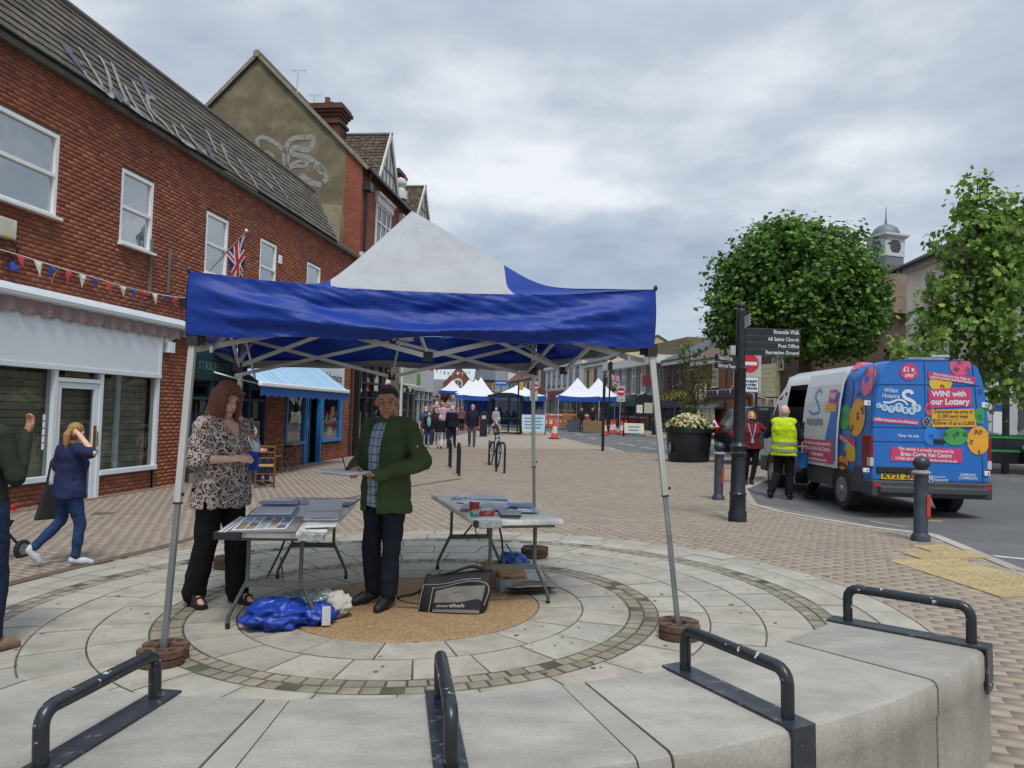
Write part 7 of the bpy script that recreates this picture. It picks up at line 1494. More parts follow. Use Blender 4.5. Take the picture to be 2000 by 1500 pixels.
for i in range(len(rows)-1):
    for j in range(n-1):
        if i == 3 and 0 <= j < 5: continue                # the open side doorway
        mb.cur = 0 if i < 2 else 1; a = i*n+j; mb.face((a, a+1, a+n+1, a+n))
mb.cur = 0; mb.face(range(n)); mb.cur = 1; mb.face([(len(rows)-1)*n+j for j in range(n)])
vb_ = mb.build('body', [VBLUE, VWHITE], van, smooth=True)
q = MB(); q.box(.12, 1.81, .12, 5.4, .5, .6); q.box(.12, 1.81, 2.6, 2.66, .6, 2.3); q.box(1.75, 1.81, .12, 5, .6, 2.3); q.build('cargo_interior', BLACKMATT, van)
def Vc(px, py): p = at(px, py, VY); return p.x-VX, p.z-VZ         # on the back doors
def Vs(px, py):                              # on the left flank
    d = ray(px, py); t = VX/d.x; p = Vector((0, 0, H))+d*t; y, z = p.y-VY, p.z-VZ; return y, z
_lay = [0]
def rear(mb2, mat, name='graphic', lay=1):
    mb2.v = [(x, -.004-.0022*lay, z) for x, z, _ in mb2.v]; return mb2.build(name, mat, van, fix=False)
def flank(mb2, mat, name='graphic', lay=1, off=0):
    mb2.v = [(VC-hwz(z)-.006-.0022*lay-off, y, z) for y, z, _ in mb2.v]; return mb2.build(name, mat, van, fix=False)
def poly(pts, f=Vc): q = MB(); q.v = [(*f(*p), 0) for p in pts]; q.face(range(len(q.v))); return q
def ballp(cx, cy, rx, ry, col, lay, side=False, clip=None, name='lottery_ball'):
    m = M('ball_'+col, col, .4, var=.12, scale=3); pts = [(cx+rx*math.cos(i*.262), cy+ry*math.sin(i*.262)) for i in range(24)]
    if clip: pts = [(max(clip[0], min(clip[1], x)), max(clip[2], min(clip[3], y))) for x, y in pts]
    return (flank if side else rear)(poly(pts, Vs if side else Vc), m, name, lay)
def vtext(s, px, py, wpx, hpx, mat, lay, rot=0, bold=.006, side=False, ital=0):
    f = Vs if side else Vc; a = f(px-wpx/2, py); b = f(px+wpx/2, py); W_ = abs(b[0]-a[0]); hh = abs(f(px, py-hpx/2)[1]-f(px, py+hpx/2)[1]); c = f(px, py)
    nl = s.count('\n')+1; t = text_mb(s, hh/nl*1.25, bold*hh/nl*2.2, ital, W_); cr_, sr_ = math.cos(rot), math.sin(rot); sx = -1 if side else 1
    t.v = [(c[0]+sx*(x*cr_-y*sr_), c[1]+x*sr_+y*cr_, 0) for x, y, z in t.v]; return (flank if side else rear)(t, mat, 'lettering', lay)
P5 = lambda X, Y: (1600+X/5, 660+Y/5)
# door lines and window pressings
LINE = M('shut_line', '#12305a', .6, var=0); PRESS = M('van_blue_press', '#1f5da8', .35, var=.05)
q = join(poly([(1803.6, 704), (1804.8, 704), (1810.8, 952), (1809.6, 952)]), poly([(1706, 750), (1803, 750.6), (1803, 752), (1706, 751.6)]), poly([(1806, 751), (1912, 753), (1912, 754.4), (1806, 752.4)]), poly([(1706, 705), (1707.4, 705), (1697, 950), (1695.6, 950)]), poly([(1707, 704), (1890, 704), (1890, 705.2), (1707, 705.2)]), poly([(1890, 704), (1898, 712), (1918, 900), (1919, 950), (1917.6, 950), (1916.6, 900), (1896.6, 713), (1889, 705.4)]), poly([(1697, 833), (1925, 837), (1925, 838.4), (1697, 834.4)]), poly([(1696, 861), (1918, 865), (1918, 866.4), (1696, 862.4)])); rear(q, LINE, 'shut_line', 1)
# graphics on the back doors, lowest layer first
ballp(*P5(1370, 268), 20.5, 20.5, '#c9577f', 2, clip=(0, 1898, 706, 999)); ballp(*P5(1180, 440), 22, 18, '#d6ac36', 2, clip=(1814, 1860, 0, 999)); ballp(*P5(1085, 950), 14, 19, '#2a78c4', 2); ballp(*P5(1325, 960), 24.5, 18, '#41964a', 3); ballp(*P5(1545, 1000), 22, 28, '#d99a33', 3, clip=(0, 1928, 0, 999)); ballp(*P5(1575, 760), 18, 16, '#3a8a52', 2, clip=(0, 1920, 0, 999)); ballp(*P5(1075, 690), 9, 14, '#b9557c', 2)
ballp(*P5(872, 330), 17.6, 16.4, '#c03a66', 3, name='price_roundel'); ballp(1846, 738, 10, 7, '#2a70bd', 2)
vtext('£1 a', *P5(868, 308), 22, 10, WPR, 4, .06, .02); vtext('play*', *P5(885, 362), 21, 8, WPR, 4, .06, .015)
rear(poly([P5(1058, 330), P5(1515, 385), P5(1505, 455), P5(1055, 395)]), PINK, 'banner', 4); vtext('Every ticket you buy helps us\nsupport patients and their families', *P5(1285, 393), 84, 11, WPR, 5, -.12, .012)
rear(poly([P5(1060, 500), P5(1470, 490), P5(1480, 665), P5(1060, 685)]), PINK, 'banner', 5); vtext('WIN! with', *P5(1258, 548), 67, 12, WPR, 6, .03, .02); vtext('our Lottery', *P5(1268, 625), 75, 13, WPR, 6, .03, .02)
rear(poly([P5(1090, 700), P5(1500, 692), P5(1510, 803), P5(1090, 795)]), YELP, 'banner', 5); vtext('Guaranteed top prize of\n£1,000 every week', *P5(1296, 742), 76, 17, DKPR, 6, .02, .008)
rear(poly([P5(1090, 808), P5(1518, 800), P5(1522, 868), P5(1095, 870)]), YELP, 'banner', 6); vtext('Rollover of up to £5,000!', *P5(1306, 832), 80, 8, DKPR, 7, .02, .01)
vtext('Willen\nHospice', *P5(698, 540), 33, 20, WPR, 3, 0, .002)
for k_, (ch_, X, Y, r_) in enumerate((('L', 580, 660, 27), ('O', 635, 680, 34), ('T', 700, 697, 36), ('T', 775, 680, 46), ('E', 837, 708, 36), ('R', 900, 714, 38), ('Y', 953, 686, 38))):
    rear(poly([(P5(X, Y)[0]+r_/5*math.cos(i*.35), P5(X, Y)[1]+r_/5*math.sin(i*.35)) for i in range(18)]), M('disc_white', '#a9c3dc', .45, var=.08, scale=30), 'letter_disc', 3+.4*(k_ % 2)); vtext(ch_, *P5(X, Y), r_/7, r_/4.6, M('print_slate', '#3c4a63', .5, var=0), 4.5, 0, .01)
sw = ribbon(spline([(*Vc(*P5(*p)), 0) for p in ((905, 550), (890, 525), (850, 520), (818, 545), (835, 585), (890, 610), (925, 640), (905, 668))], 5), .055); rear(sw, WPR, 'swan_mark', 3)
rear(ribbon(spline([(*Vc(*P5(*p)), 0) for p in ((620, 628), (690, 630), (760, 605), (820, 615), (858, 655))], 5), .03), WPR, 'swan_mark', 3)
rear(poly([P5(525, 772), P5(970, 800), P5(960, 850), P5(520, 818)]), PINK, 'banner', 3); vtext('willen-hospice.org.uk/lottery', *P5(745, 810), 84, 6.5, WPR, 4, -.06, .012)
vtext('*Over 16s only', *P5(865, 957), 41, 6.5, WPR, 3, 0, .01)
rear(poly([P5(700, 1063), P5(1385, 1083), P5(1385, 1220), P5(690, 1200)]), PINK, 'banner', 3); vtext('This vehicle is proudly sponsored by', *P5(1035, 1095), 108, 7.5, WPR, 4, -.03, .008); vtext('Brian Currie Van Centre', *P5(1037, 1142), 99, 9, WPR, 4, -.01, .012); vtext('01908 681000   www.briancurrie.co.uk', *P5(1037, 1190), 120, 6.5, WPR, 4, -.02, .008)
for s_, X, Y, w_, r_, m_ in (('30', 1532, 920, 17, 0, DKPR), ('16', 1470, 1020, 9, 1.2, DKPR), ('3', 1545, 1120, 6, .4, DKPR), ('10', 1320, 950, 13, .6, DKPR), ('10', 1228, 950, 8, 1.5, DKPR), ('10', 1410, 935, 8, -1.4, DKPR), ('21', 1088, 960, 9, -1.4, DKPR), ('11', 1552, 770, 9, -1.2, DKPR), ('50', 1325, 305, 10, -.5, DKPR), ('51', 1440, 310, 9, 1.2, DKPR), ('31', 1360, 240, 9, 0, DKPR), ('3', 1195, 480, 8, 1.5, DKPR), ('26', 1560, 520, 9, -1.4, M('print_navy', '#1b3472', .5, var=0)), ('9', 1060, 690, 7, 1.0, M('print_wine', '#7d2850', .5, var=0))): vtext(s_, *P5(X, Y), w_, 9, m_, 6.6, r_, .004, ital=.2)
vtext('GAMBLING\nCOMMISSION', *P5(1443, 1353), 36, 12, WPR, 3, 0, .006); vtext('BeGambleAware.org', *P5(1430, 1422), 43, 4, WPR, 3, 0, .01); vtext('REGULATOR', *P5(1188, 1390), 25, 5, WPR, 3, 0, .008); vtext('FUNDRAISING', *P5(1172, 1358), 20, 3.5, WPR, 3, 0, .004); vtext('FR', *P5(1086, 1375), 8, 7, WPR, 4, 0, .01)
rr_ = ribbon([(*Vc(P5(1086, 1375)[0]+6*math.cos(i*.35), P5(1086, 1375)[1]+6*math.sin(i*.35)), 0) for i in range(20)], .011); rear(rr_, WPR, 'logo_ring', 3)
# maker's badge
bx, bz = Vc(*P5(1043, 818)); q = MB(); q.tube([(bx, 0, bz), (bx, -.016, bz)], .075, 20); bo = q.build('badge', BLACK, van, smooth=True); q = MB()
pr = ribbon([(bx+.07*math.cos(i*.3307), bz+.07*math.sin(i*.3307), 0) for i in range(20)], .011); vv = ribbon([(bx-.036, bz+.056), (bx, bz-.0), (bx+.036, bz+.056)], .014); ww = ribbon([(bx-.06, bz+.026), (bx-.028, bz-.058), (bx, bz-.005), (bx+.028, bz-.058), (bx+.06, bz+.026)], .014)
j_ = join(pr, vv, ww); j_.v = [(x, -.018, z) for x, z, _ in j_.v]; j_.build('badge_mark', M('chrome', '#b5b8ba', .25, .8), bo, fix=False)
# plate, handle, lights, hinges, bumper
c0, c1 = Vc(*P5(600, 1316)), Vc(*P5(985, 1388)); q = MB(); q.box(c0[0]-.07, c1[0]+.07, -.03, 0, c0[1]-.0, c0[1]+.10); q.build('plate_light_bar', BLACKMATT, van, bev=.01); q = MB(); q.box(c0[0], c1[0], -.014, 0, c1[1], c0[1]-.005); pl_ = q.build('number_plate', M('plate_yellow', '#c9a320', .5, var=.05), van)
t = text_mb('KY21 ZKP', .105, .003, 0, (c1[0]-c0[0])*.9); t.v = [((c0[0]+c1[0])/2+x, -.0165, (c0[1]+c1[1])/2+y) for x, y, z in t.v]; t.build('lettering', M('print_black', '#18181a', .5, var=0), pl_, fix=False)
a, b = Vc(*P5(1110, 985)), Vc(*P5(1215, 1030)); q = MB(); q.box(a[0], b[0], -.03, 0, b[1], a[1]); q.build('door_handle', BLACKMATT, van, bev=.012)
for X0, X1, Y0, Y1 in ((435, 495, 610, 660), (425, 485, 1270, 1312), (1575, 1632, 630, 682), (1600, 1655, 1300, 1346)):
    a, b = Vc(*P5(X0, Y0)), Vc(*P5(X1, Y1)); q = MB(); q.box(a[0], b[0], -.022, .01, b[1], a[1]); h_ = q.build('hinge', WPR, van, bev=.006); q = MB(); x = a[0]+(b[0]-a[0])*.6; q.box(x, x+.018, -.024, -.02, b[1]+.02, b[1]+.04); q.box(x, x+.018, -.024, -.02, a[1]-.04, a[1]-.02); q.build('hinge_slot', BLACKMATT, h_)
for x0, x1 in ((-.012, .045), (1.93-.05, 1.93+.012)):
    q = MB(); q.box(x0, x1, -.012, .30 if x0 < .5 else .2, .78, 1.33); l_ = q.build('tail_light', TAIL, van, bev=.015); q = MB(); q.box(x0-.003, x1+.003, -.015, .1, .82, .96); q.build('lens', CLEARL, l_, bev=.01)
q = MB(); q.box(-.0, 1.93, -.07, .16, .34, .60); q.box(.10, 1.83, -.14, -.0, .40, .52); q.box(-.02, .06, -.0, .3, .36, .60); q.box(1.87, 1.95, 0, .3, .36, .6); q.build('rear_bumper', VGREY, van, bev=.025)
for x0 in (.02, 1.79): q = MB(); q.box(x0, x0+.12, -.078, -.06, .50, .55); q.build('reflector', M('red_reflector', '#b01f28', .3, var=.05), van)
q = MB(); q.box(.0, 1.93, .0, .04, .585, .62); q.build('door_sill', VGREY, van)
# side cladding with wheel arches, wheels
for x, s_ in ((0, -1), (1.93, 1)):
    for y0, y1 in ((.3, .62), (1.46, 4.26), (5.1, 5.5)): q = MB(); q.box(x-.01 if s_ < 0 else x-.03, x+.03 if s_ < 0 else x+.01, y0, y1, .36, .80 if y0 < 4.2 else .7); q.build('side_cladding', VGREY, van, bev=.012)
    for yc in (1.04, 4.68):
        arc = [(yc+r_*math.cos(a_), .36+r_*math.sin(a_)) for r_, seq in ((.46, range(0, 13)), (.40, range(12, -1, -1))) for a_ in [math.pi*i/12 for i in seq]]
        q = MB(); q.v = [(x+s_*.018, y, z) for y, z in arc]+[(x-s_*.05, y, z) for y, z in arc]; n2 = len(arc); 
        for i in range(12): q.face((i, i+1, 24-i, 25-i)); q.face((i, i+1, n2+i+1, n2+i)); q.face((25-i, 24-i, n2+24-i, n2+25-i))
        q.build('wheel_arch', VGREY, van, fix=False); q = MB(); q.v = [(x+s_*.004, yc+.41*math.cos(math.pi*i/12), .36+.41*math.sin(math.pi*i/12)) for i in range(13)]; q.face(range(13)); q.build('arch_liner', BLACKMATT, van, fix=False)
        w_ = MB(); xo = x+s_*.012; xi = x-s_*.22; w_.tube([(xi, yc, .345), (xi+s_*.02, yc, .345), (xo-s_*.03, yc, .345), (xo, yc, .345)], [.30, .345, .345, .315], 28); wo_ = w_.build('wheel', TYRE, van, smooth=True)
        w_ = MB(); w_.tube([(xo+s_*.001, yc, .345), (xo+s_*.004, yc, .345)], [.22, .21], 24); w_.tube([(xo+s_*.004, yc, .345), (xo+s_*.03, yc, .345)], [.08, .06], 12)
        for k_ in range(12): a_ = k_*math.pi/6; w_.cbox((xo+s_*.006, yc+.17*math.cos(a_), .345+.17*math.sin(a_)), .012, .05, .03, 0)
        w_.build('rim', RIMM, wo_)
# flank graphics
ballp(1684, 742, 13, 31, '#c9577f', 2, True, name='lottery_ball'); ballp(1672, 815, 15.5, 37, '#d99a33', 3, True); ballp(1646, 775, 12, 40, '#2a62a8', 2, True); ballp(1648, 815, 12, 24, '#41964a', 2.5, True); ballp(1647, 714, 8, 9, '#d0556a', 2, True); ballp(1664, 880, 14, 22, '#cfa63c', 2, True, clip=(1636, 1671, 0, 999)); ballp(1645, 903, 12, 14, '#d58a35', 3, True); ballp(1634, 779, 5.5, 17, '#c03a66', 4, True, name='price_roundel')
flank(poly([(1622, 841), (1671, 858), (1671, 872), (1622, 852)], Vs), PINK, 'banner', 5)
vtext('hospice.org.uk/lottery', 1646, 856, 46, 8, WPR, 6, -.3, .01, True); 
for s_, X, Y, r_ in (('06', 1670, 768, 0), ('00', 1673, 725, 1.2), ('36', 1673, 812, -1.3), ('50', 1663, 838, .8), ('30', 1681, 800, -.9), ('50', 1650, 888, .6), ('26', 1642, 780, 1.2)): vtext(s_, X, Y, 8, 12, DKPR, 6, r_, .006, True)
# the sliding door, run back along the flank
dz0, dz1 = .70, 2.42; zz = [dz0, .9, 1.15, 1.5, 1.9, 2.2, dz1]; q = MB()
DY0, DY1 = 1.16, 2.78
for y in (DY0, DY1):
    for o_ in (.075, .045):
        for z in zz: q.v.append((VC-hwz(z)-o_, y, z))
m7 = len(zz)
for i in range(m7-1): q.face((i, i+1, 2*m7+i+1, 2*m7+i)); q.face((m7+i, m7+i+1, 3*m7+i+1, 3*m7+i)); q.face((i, i+1, m7+i+1, m7+i)); q.face((2*m7+i, 2*m7+i+1, 3*m7+i+1, 3*m7+i))
q.face((0, m7, 3*m7, 2*m7)); q.face((m7-1, 2*m7-1, 4*m7-1, 3*m7-1)); sdoor = q.build('sliding_door', VWHITE, van)
def dq(y0, y1, z0, z1, y2=None, y3=None):
    n_ = 6; q = MB(); y2, y3 = (y0 if y2 is None else y2), (y1 if y3 is None else y3)
    for i in range(n_+1):
        t_ = i/n_; z = z0+(z1-z0)*t_; q.v += [(VC-hwz(z)-.079, y0+(y2-y0)*t_, z), (VC-hwz(z)-.079, y1+(y3-y1)*t_, z)]
    for i in range(n_): q.face((2*i, 2*i+1, 2*i+3, 2*i+2))
    return q
dq(1.17, 1.75, .82, 2.05, 1.17, 1.35).build('graphic', M('print_blue', '#2f6cb8', .45, var=.05), sdoor, fix=False)
q = dq(1.25, 2.7, .76, 1.18); q.v = [(x-.003, y, z) for x, y, z in q.v]; q.build('banner', PINK, sdoor, fix=False)
def dtext(s, y, z, w, h, m): t = text_mb(s, h*1.2, .004, 0, w); t.v = [(VC-hwz(z+b)-.085, y-a, z+b) for a, b, _ in t.v]; t.build('lettering', m, sdoor, fix=False)
dtext('This vehicle is proudly sponsored by', 1.98, 1.11, 1.25, .06, WPR); dtext('Brian Currie Van Centre', 1.98, 1.01, 1.2, .09, WPR); dtext('01908 681000', 1.98, .90, .6, .06, WPR); dtext('www.briancurrie.co.uk', 1.98, .81, .9, .05, WPR)
q = dq(1.3, 1.62, 1.86, 2.1); q.v = [(x-.003, y, z) for x, y, z in q.v]; q.build('banner', PINK, sdoor, fix=False); q = dq(1.25, 1.75, 1.7, 1.84); q.v = [(x-.003, y, z) for x, y, z in q.v]; q.build('banner', YELP, sdoor, fix=False); dtext('WIN!', 1.46, 1.98, .27, .14, WPR)
sr_ = ribbon(spline([(2.0, 2.05), (2.15, 2.12), (2.28, 2.0), (2.1, 1.85), (2.0, 1.7), (2.3, 1.66), (2.5, 1.72)], 5), .05); sr_.v = [(VC-hwz(z)-.08, y, z) for y, z, _ in sr_.v]; sr_.build('swan_mark', M('print_sky', '#4b8fc9', .5, var=.05), sdoor, fix=False)
for k_ in range(6): t_ = disc_mb(2.5-.13*k_, 1.52-.02*(k_ % 2), .07, 14); t_.v = [(VC-hwz(z)-.081-.0005*k_, y, z) for y, z, _ in t_.v]; t_.build('letter_disc', M('disc_%d' % (k_ % 3), ('#4fa08c', '#5f82c4', '#c46a76')[k_ % 3], .5, var=.05), sdoor, fix=False)
q = MB(); q.box(-.09, -.04, 2.68, 2.74, 1.28, 1.5); q.build('handle', BLACKMATT, sdoor)
q = MB(); q.box(-.004, .02, DY0, 3.95, .36, .5); q.build('sill_step', WPR, van)
# cab: side glass, mirror, windscreen
def hw2(z): return VC-hwz(z)
q = MB(); q.v = [(hw2(1.45)-.004, 4.08, 1.45), (hw2(1.45)-.004, 4.95, 1.42), (hw2(2.0)+.02, 4.55, 2.0), (hw2(2.1), 4.08, 2.15)]; q.face((0, 1, 2, 3)); q.build('cab_window', DARKPANE, van, fix=False)
q = MB(); q.v = [(.2, 4.32, 2.44), (1.73, 4.32, 2.44), (1.80, 5.12, 1.55), (.13, 5.12, 1.55)]; q.face((0, 1, 2, 3)); q.v = [(x, y+.02, z+.03) for x, y, z in q.v]; q.build('windscreen', DARKPANE, van, fix=False)
q = MB(); q.box(-.30, -.06, 4.72, 4.86, 1.35, 1.78); q.box(-.08, .05, 4.76, 4.82, 1.42, 1.5); q.build('wing_mirror', BLACK, van, bev=.04)
q = MB(); q.box(.75, 1.35, .3, .42, 2.60, 2.635); q.tube([(1.15, .36, 2.65), (1.45, .36, 2.66)], .035, 10); q.box(.85, .9, .32, .4, 2.56, 2.61); q.box(1.25, 1.3, .32, .4, 2.56, 2.61); q.build('roof_light_bar', M('grey_beacon', '#8f979b', .35, .3), van)
# ================================================================ dark people carrier behind, and a car at the right edge
CARP = M('car_black', (.018, .02, .024), .2, var=.1)
def car(loc, rz, label, h=1.75):
    t = thing('car', loc, rz, label, 'car'); s = h/1.75
    prof = [(-2.3, .35), (-2.35, .8), (-2.2, 1.15), (-1.95, 1.6), (-1.6, 1.73), (.2, 1.75), (.7, 1.62), (1.35, 1.12), (2.1, .98), (2.35, .8), (2.38, .35)]
    q = MB(); n = len(prof)
    for y, k_ in ((-.9, .0), (-.86, 1), (.86, 1), (.9, .0)):
        for x, z in prof: ins = (.0 if z < 1.0 else -.14*(z-1.0)/.75); yy = (abs(y)+ins)*(1 if y > 0 else -1); q.v.append((x*(1 if k_ else .99), yy, z*s*(1 if k_ else .992)))
    for i in range(3):
        for j in range(n-1): q.face((i*n+j, i*n+j+1, (i+1)*n+j+1, (i+1)*n+j))
        q.face((i*n, (i+1)*n, (i+1)*n+n-1, i*n+n-1))
    q.face(range(n)); q.face(range(3*n, 4*n)); q.build('body', CARP, t, smooth=True)
    for y in (-1, 1):
        for x0, x1, x2, x3 in ((-1.85, -.75, -.75, -1.65), (-.68, .35, .22, -.68), (.42, 1.2, .68, .3)):
            q = MB(); yy = lambda z: y*(.905-.14*(z/s-1.0)/.75); q.v = [(x0, yy(1.08*s), 1.08*s), (x1, yy(1.08*s), 1.08*s), (x2, yy(1.6*s), 1.6*s), (x3, yy(1.6*s), 1.6*s)]; q.face((0, 1, 2, 3)); q.build('side_window', DARKPANE, t, fix=False)
        for x in (-1.45, 1.45):
            q = MB(); q.tube([(x, y*.72, .33), (x, y*.91, .33)], .33, 24); w_ = q.build('wheel', TYRE, t, smooth=True); q = MB(); q.tube([(x, y*.91, .33), (x, y*.92, .33)], .21, 18); q.build('rim', RIMM, w_)
        q = MB(); q.box(.75, .95, y*1.08-.08, y*1.08+.08, 1.05*s, 1.25*s); q.build('wing_mirror', CARP, t, bev=.03); q = MB(); q.box(2.2, 2.37, y*.7-.17, y*.7+.17, .72*s, .86*s); q.build('headlight', CLEARL, t, bev=.03); q = MB(); q.box(-2.36, -2.2, y*.75-.1, y*.75+.1, .9*s, 1.2*s); q.build('tail_light', TAIL, t)
    q = MB(); q.v = [(.78, -.72, 1.58*s), (.78, .72, 1.58*s), (1.38, .8, 1.14*s), (1.38, -.8, 1.14*s)]; q.face((0, 1, 2, 3)); q.v = [(x+.02, y_, z+.02) for x, y_, z in q.v]; q.build('windscreen', DARKPANE, t, fix=False); return t
car(on(8.9, 23.4), R(6), 'black people carrier parked behind the ginger haired woman', 1.8)
car(on(16.6, 20.2), R(184), 'dark car nosing in at the right edge by the shelter', 1.45)
# ================================================================ TREES
def leaf_mat(name, cols):
    m = M(name, (.07, .12, .03), .55, var=.15, scale=3, isl=cols, spec=.3); t = m.node_tree; b = t.nodes['Principled BSDF']; o = t.nodes['Material Output']; ln = t.links.new
    tr = N('ShaderNodeBsdfTranslucent', t); mx_ = N('ShaderNodeMixShader', t); mx_.inputs[0].default_value = .36
    src = b.inputs['Base Color'].links[0].from_socket; ln(src, tr.inputs[0]); ln(b.outputs[0], mx_.inputs[1]); ln(tr.outputs[0], mx_.inputs[2]); ln(mx_.outputs[0], o.inputs[0]); return m
LEAFD = leaf_mat('plane_leaf', ['#4f7030', '#608539', '#40602a', '#719644', '#567833', '#385425', '#80a352', '#496b2d'])
LEAFL = leaf_mat('young_leaf', ['#66893c', '#779a45', '#57792f', '#8aa350', '#5f8040', '#97a955', '#50722c'])
LEAFS = leaf_mat('sparse_leaf', ['#5f7440', '#6d7f48', '#4f6334', '#7d8650', '#8a7a4a'])
BARK = M('bark', '#5a4f43', .9, var=.35, scale=8, stretch=(3, 3, .6), bump=.6, bscale=25)
LEAFP = [(0, 0), (.16, .12), (.42, .10), (.34, .36), (.5, .62), (.24, .66), (0, 1), (-.24, .66), (-.5, .62), (-.34, .36), (-.42, .10), (-.16, .12)]
def crown_mesh(centre, blobs, nclump, per, size, spread, seed, up=.5):
    rng = np.random.RandomState(seed); wts = np.array([r[0]*r[1]*r[2] for c, r in blobs])**.8; wts /= wts.sum()
    bi = rng.choice(len(blobs), nclump, p=wts); d = rng.normal(size=(nclump, 3)); d /= np.linalg.norm(d, axis=1)[:, None]; rad = .45+.58*rng.rand(nclump)**.55
    C = np.array([c for c, r in blobs])[bi]; Rr = np.array([r for c, r in blobs])[bi]; cl = C+d*rad[:, None]*Rr
    n = nclump*per; pos = np.repeat(cl, per, 0)+rng.normal(size=(n, 3))*spread*(.6+.8*np.repeat(rng.rand(nclump), per))[:, None]
    nr = np.repeat(d, per, 0)*.6+rng.normal(size=(n, 3))*.55; nr[:, 2] += up; nr /= np.linalg.norm(nr, axis=1)[:, None]
    ax = rng.normal(size=(n, 3)); ax -= (ax*nr).sum(1)[:, None]*nr; ax /= np.linalg.norm(ax, axis=1)[:, None]; ay = np.cross(nr, ax); sz = size*(.65+.7*rng.rand(n))
    L_ = np.array(LEAFP); k = len(L_); droop = -.18*(L_[:, 0]**2*4+L_[:, 1]**2*.5)
    V_ = pos[:, None, :]+(ax[:, None, :]*L_[None, :, 0:1]+ay[:, None, :]*(L_[None, :, 1:2]-.3)+nr[:, None, :]*droop[None, :, None])*sz[:, None, None]
    V_ = V_.reshape(-1, 3)-np.array(centre)
    me = bpy.data.meshes.new('crown'); me.vertices.add(n*k); me.vertices.foreach_set('co', V_.ravel()); me.loops.add(n*k); me.loops.foreach_set('vertex_index', np.arange(n*k)); me.polygons.add(n); me.polygons.foreach_set('loop_start', np.arange(0, n*k, k)); me.update(); return me
def limbs_mb(base, top, r0, blobs, seed, nb=9, sub=3):
    rng = random.Random(seed); q = MB(); b, t = Vector(base), Vector(top); q.tube([b+Vector((0, 0, -.1)), b+Vector((.0, 0, .15)), b.lerp(t, .5)+Vector((.04, .02, 0)), t], [r0*1.35, r0*1.05, r0*.9, r0*.7], 12)
    for i in range(nb):
        c, r = blobs[i % len(blobs)]; tgt = Vector(c)+Vector((rng.uniform(-.75, .75)*r[0], rng.uniform(-.75, .75)*r[1], rng.uniform(-.5, .8)*r[2])); st_ = t.lerp(b, rng.uniform(0, .25)); m_ = st_.lerp(tgt, .5)+Vector((rng.uniform(-.2, .2), rng.uniform(-.2, .2), rng.uniform(-.1, .3)))
        q.tube(spline([st_, m_, tgt], 4), [r0*.5-.05*r0*j for j in range(9)], 7)
        for _ in range(sub): e_ = m_.lerp(tgt, rng.uniform(.2, .9)); q.tube([e_, e_+Vector((rng.uniform(-.5, .5)*r[0], rng.uniform(-.5, .5)*r[1], rng.uniform(-.1, .5)*r[2]))], [r0*.14, r0*.03], 5)
    return q
def tree(name, base, top, r0, blobs, nclump, per, size, spread, seed, leafm, label, up=.5, nb=9, sub=3):
    t = thing(name, base, 0, label, 'tree'); q = limbs_mb(base, top, r0, blobs, seed, nb, sub); q.xf(Matrix.Translation(-Vector(base))); q.build('trunk', BARK, t, smooth=True)
    me = crown_mesh(base, blobs, nclump, per, size, spread, seed, up); me.materials.append(leafm); ob('crown', me, t); return t
def PA(px, py, Y): return at(px, py, Y)
TY = 26.0; tb0 = on(PA(1566, 800, TY).x, TY); c0 = PA(1556, 560, TY)
sx = 3.30
blobs = [((c0.x, TY, c0.z+.05), (2.85, 2.6, 2.2)), ((c0.x-1.75, TY, c0.z-.95), (1.5, 1.6, 1.3)), ((c0.x+1.75, TY, c0.z-.8), (1.4, 1.6, 1.4)), ((c0.x, TY-.9, c0.z-1.25), (2.1, 1.6, 1.3)), ((c0.x-1.1, TY-1.2, c0.z+.6), (1.2, 1.0, .9)), ((c0.x+.9, TY-1.5, c0.z-.1), (1.1, .9, .8)), ((c0.x-.2, TY, c0.z+1.2), (1.6, 1.5, .95)), ((c0.x+.8, TY, c0.z+.7), (1.4, 1.5, 1.1))]
tree('plane_tree', tb0, (tb0.x+.1, TY, c0.z-1.6), .27, blobs, 1350, 36, .155, .18, 3, LEAFD, 'dense round dark green tree behind the fingerpost and van', .75)
YY = 17.5; yb = on(PA(1905, 900, YY).x, YY); Q_ = lambda px, py: tuple(PA(px, py, YY))
blobs = [(Q_(1915, 400), (.55, .6, .75)), (Q_(1905, 470), (.85, .9, .9)), (Q_(1940, 440), (.7, .8, .7)), (Q_(1900, 560), (.95, 1.0, .85)), (Q_(1960, 540), (.8, .9, .8)), (Q_(1890, 640), (1.1, 1.1, .6)), (Q_(1965, 650), (1.0, 1.0, 1.0)), (Q_(1800, 680), (.75, .8, .3)), (Q_(1830, 600), (.45, .6, .3)), (Q_(1950, 740), (.8, .8, .55)), (Q_(1990, 470), (.6, .7, .9))]
tree('young_tree', yb, (yb.x, YY, PA(1905, 640, YY).z), .10, blobs, 420, 15, .145, .14, 11, LEAFL, 'lighter open young tree in front of the cream building', .35, 11, 4)
SY = 27.5; sb = on(PA(1362, 860, SY).x, SY); Q_ = lambda px, py: tuple(PA(px, py, SY))
blobs = [(Q_(1345, 690), (.45, .4, .35)), (Q_(1352, 740), (.3, .3, .5)), (Q_(1372, 770), (.25, .3, .5)), (Q_(1345, 800), (.25, .3, .5)), (Q_(1375, 720), (.3, .3, .3))]
tree('slender_tree', sb, (sb.x-.15, SY, PA(1355, 770, SY).z), .05, blobs, 70, 9, .11, .12, 21, LEAFS, 'thin sparse young tree growing behind the black planter', .3, 8, 5)
FY = 140; fb = on(PA(931, 790, FY).x, FY); f_ = PA(931, 756, FY)
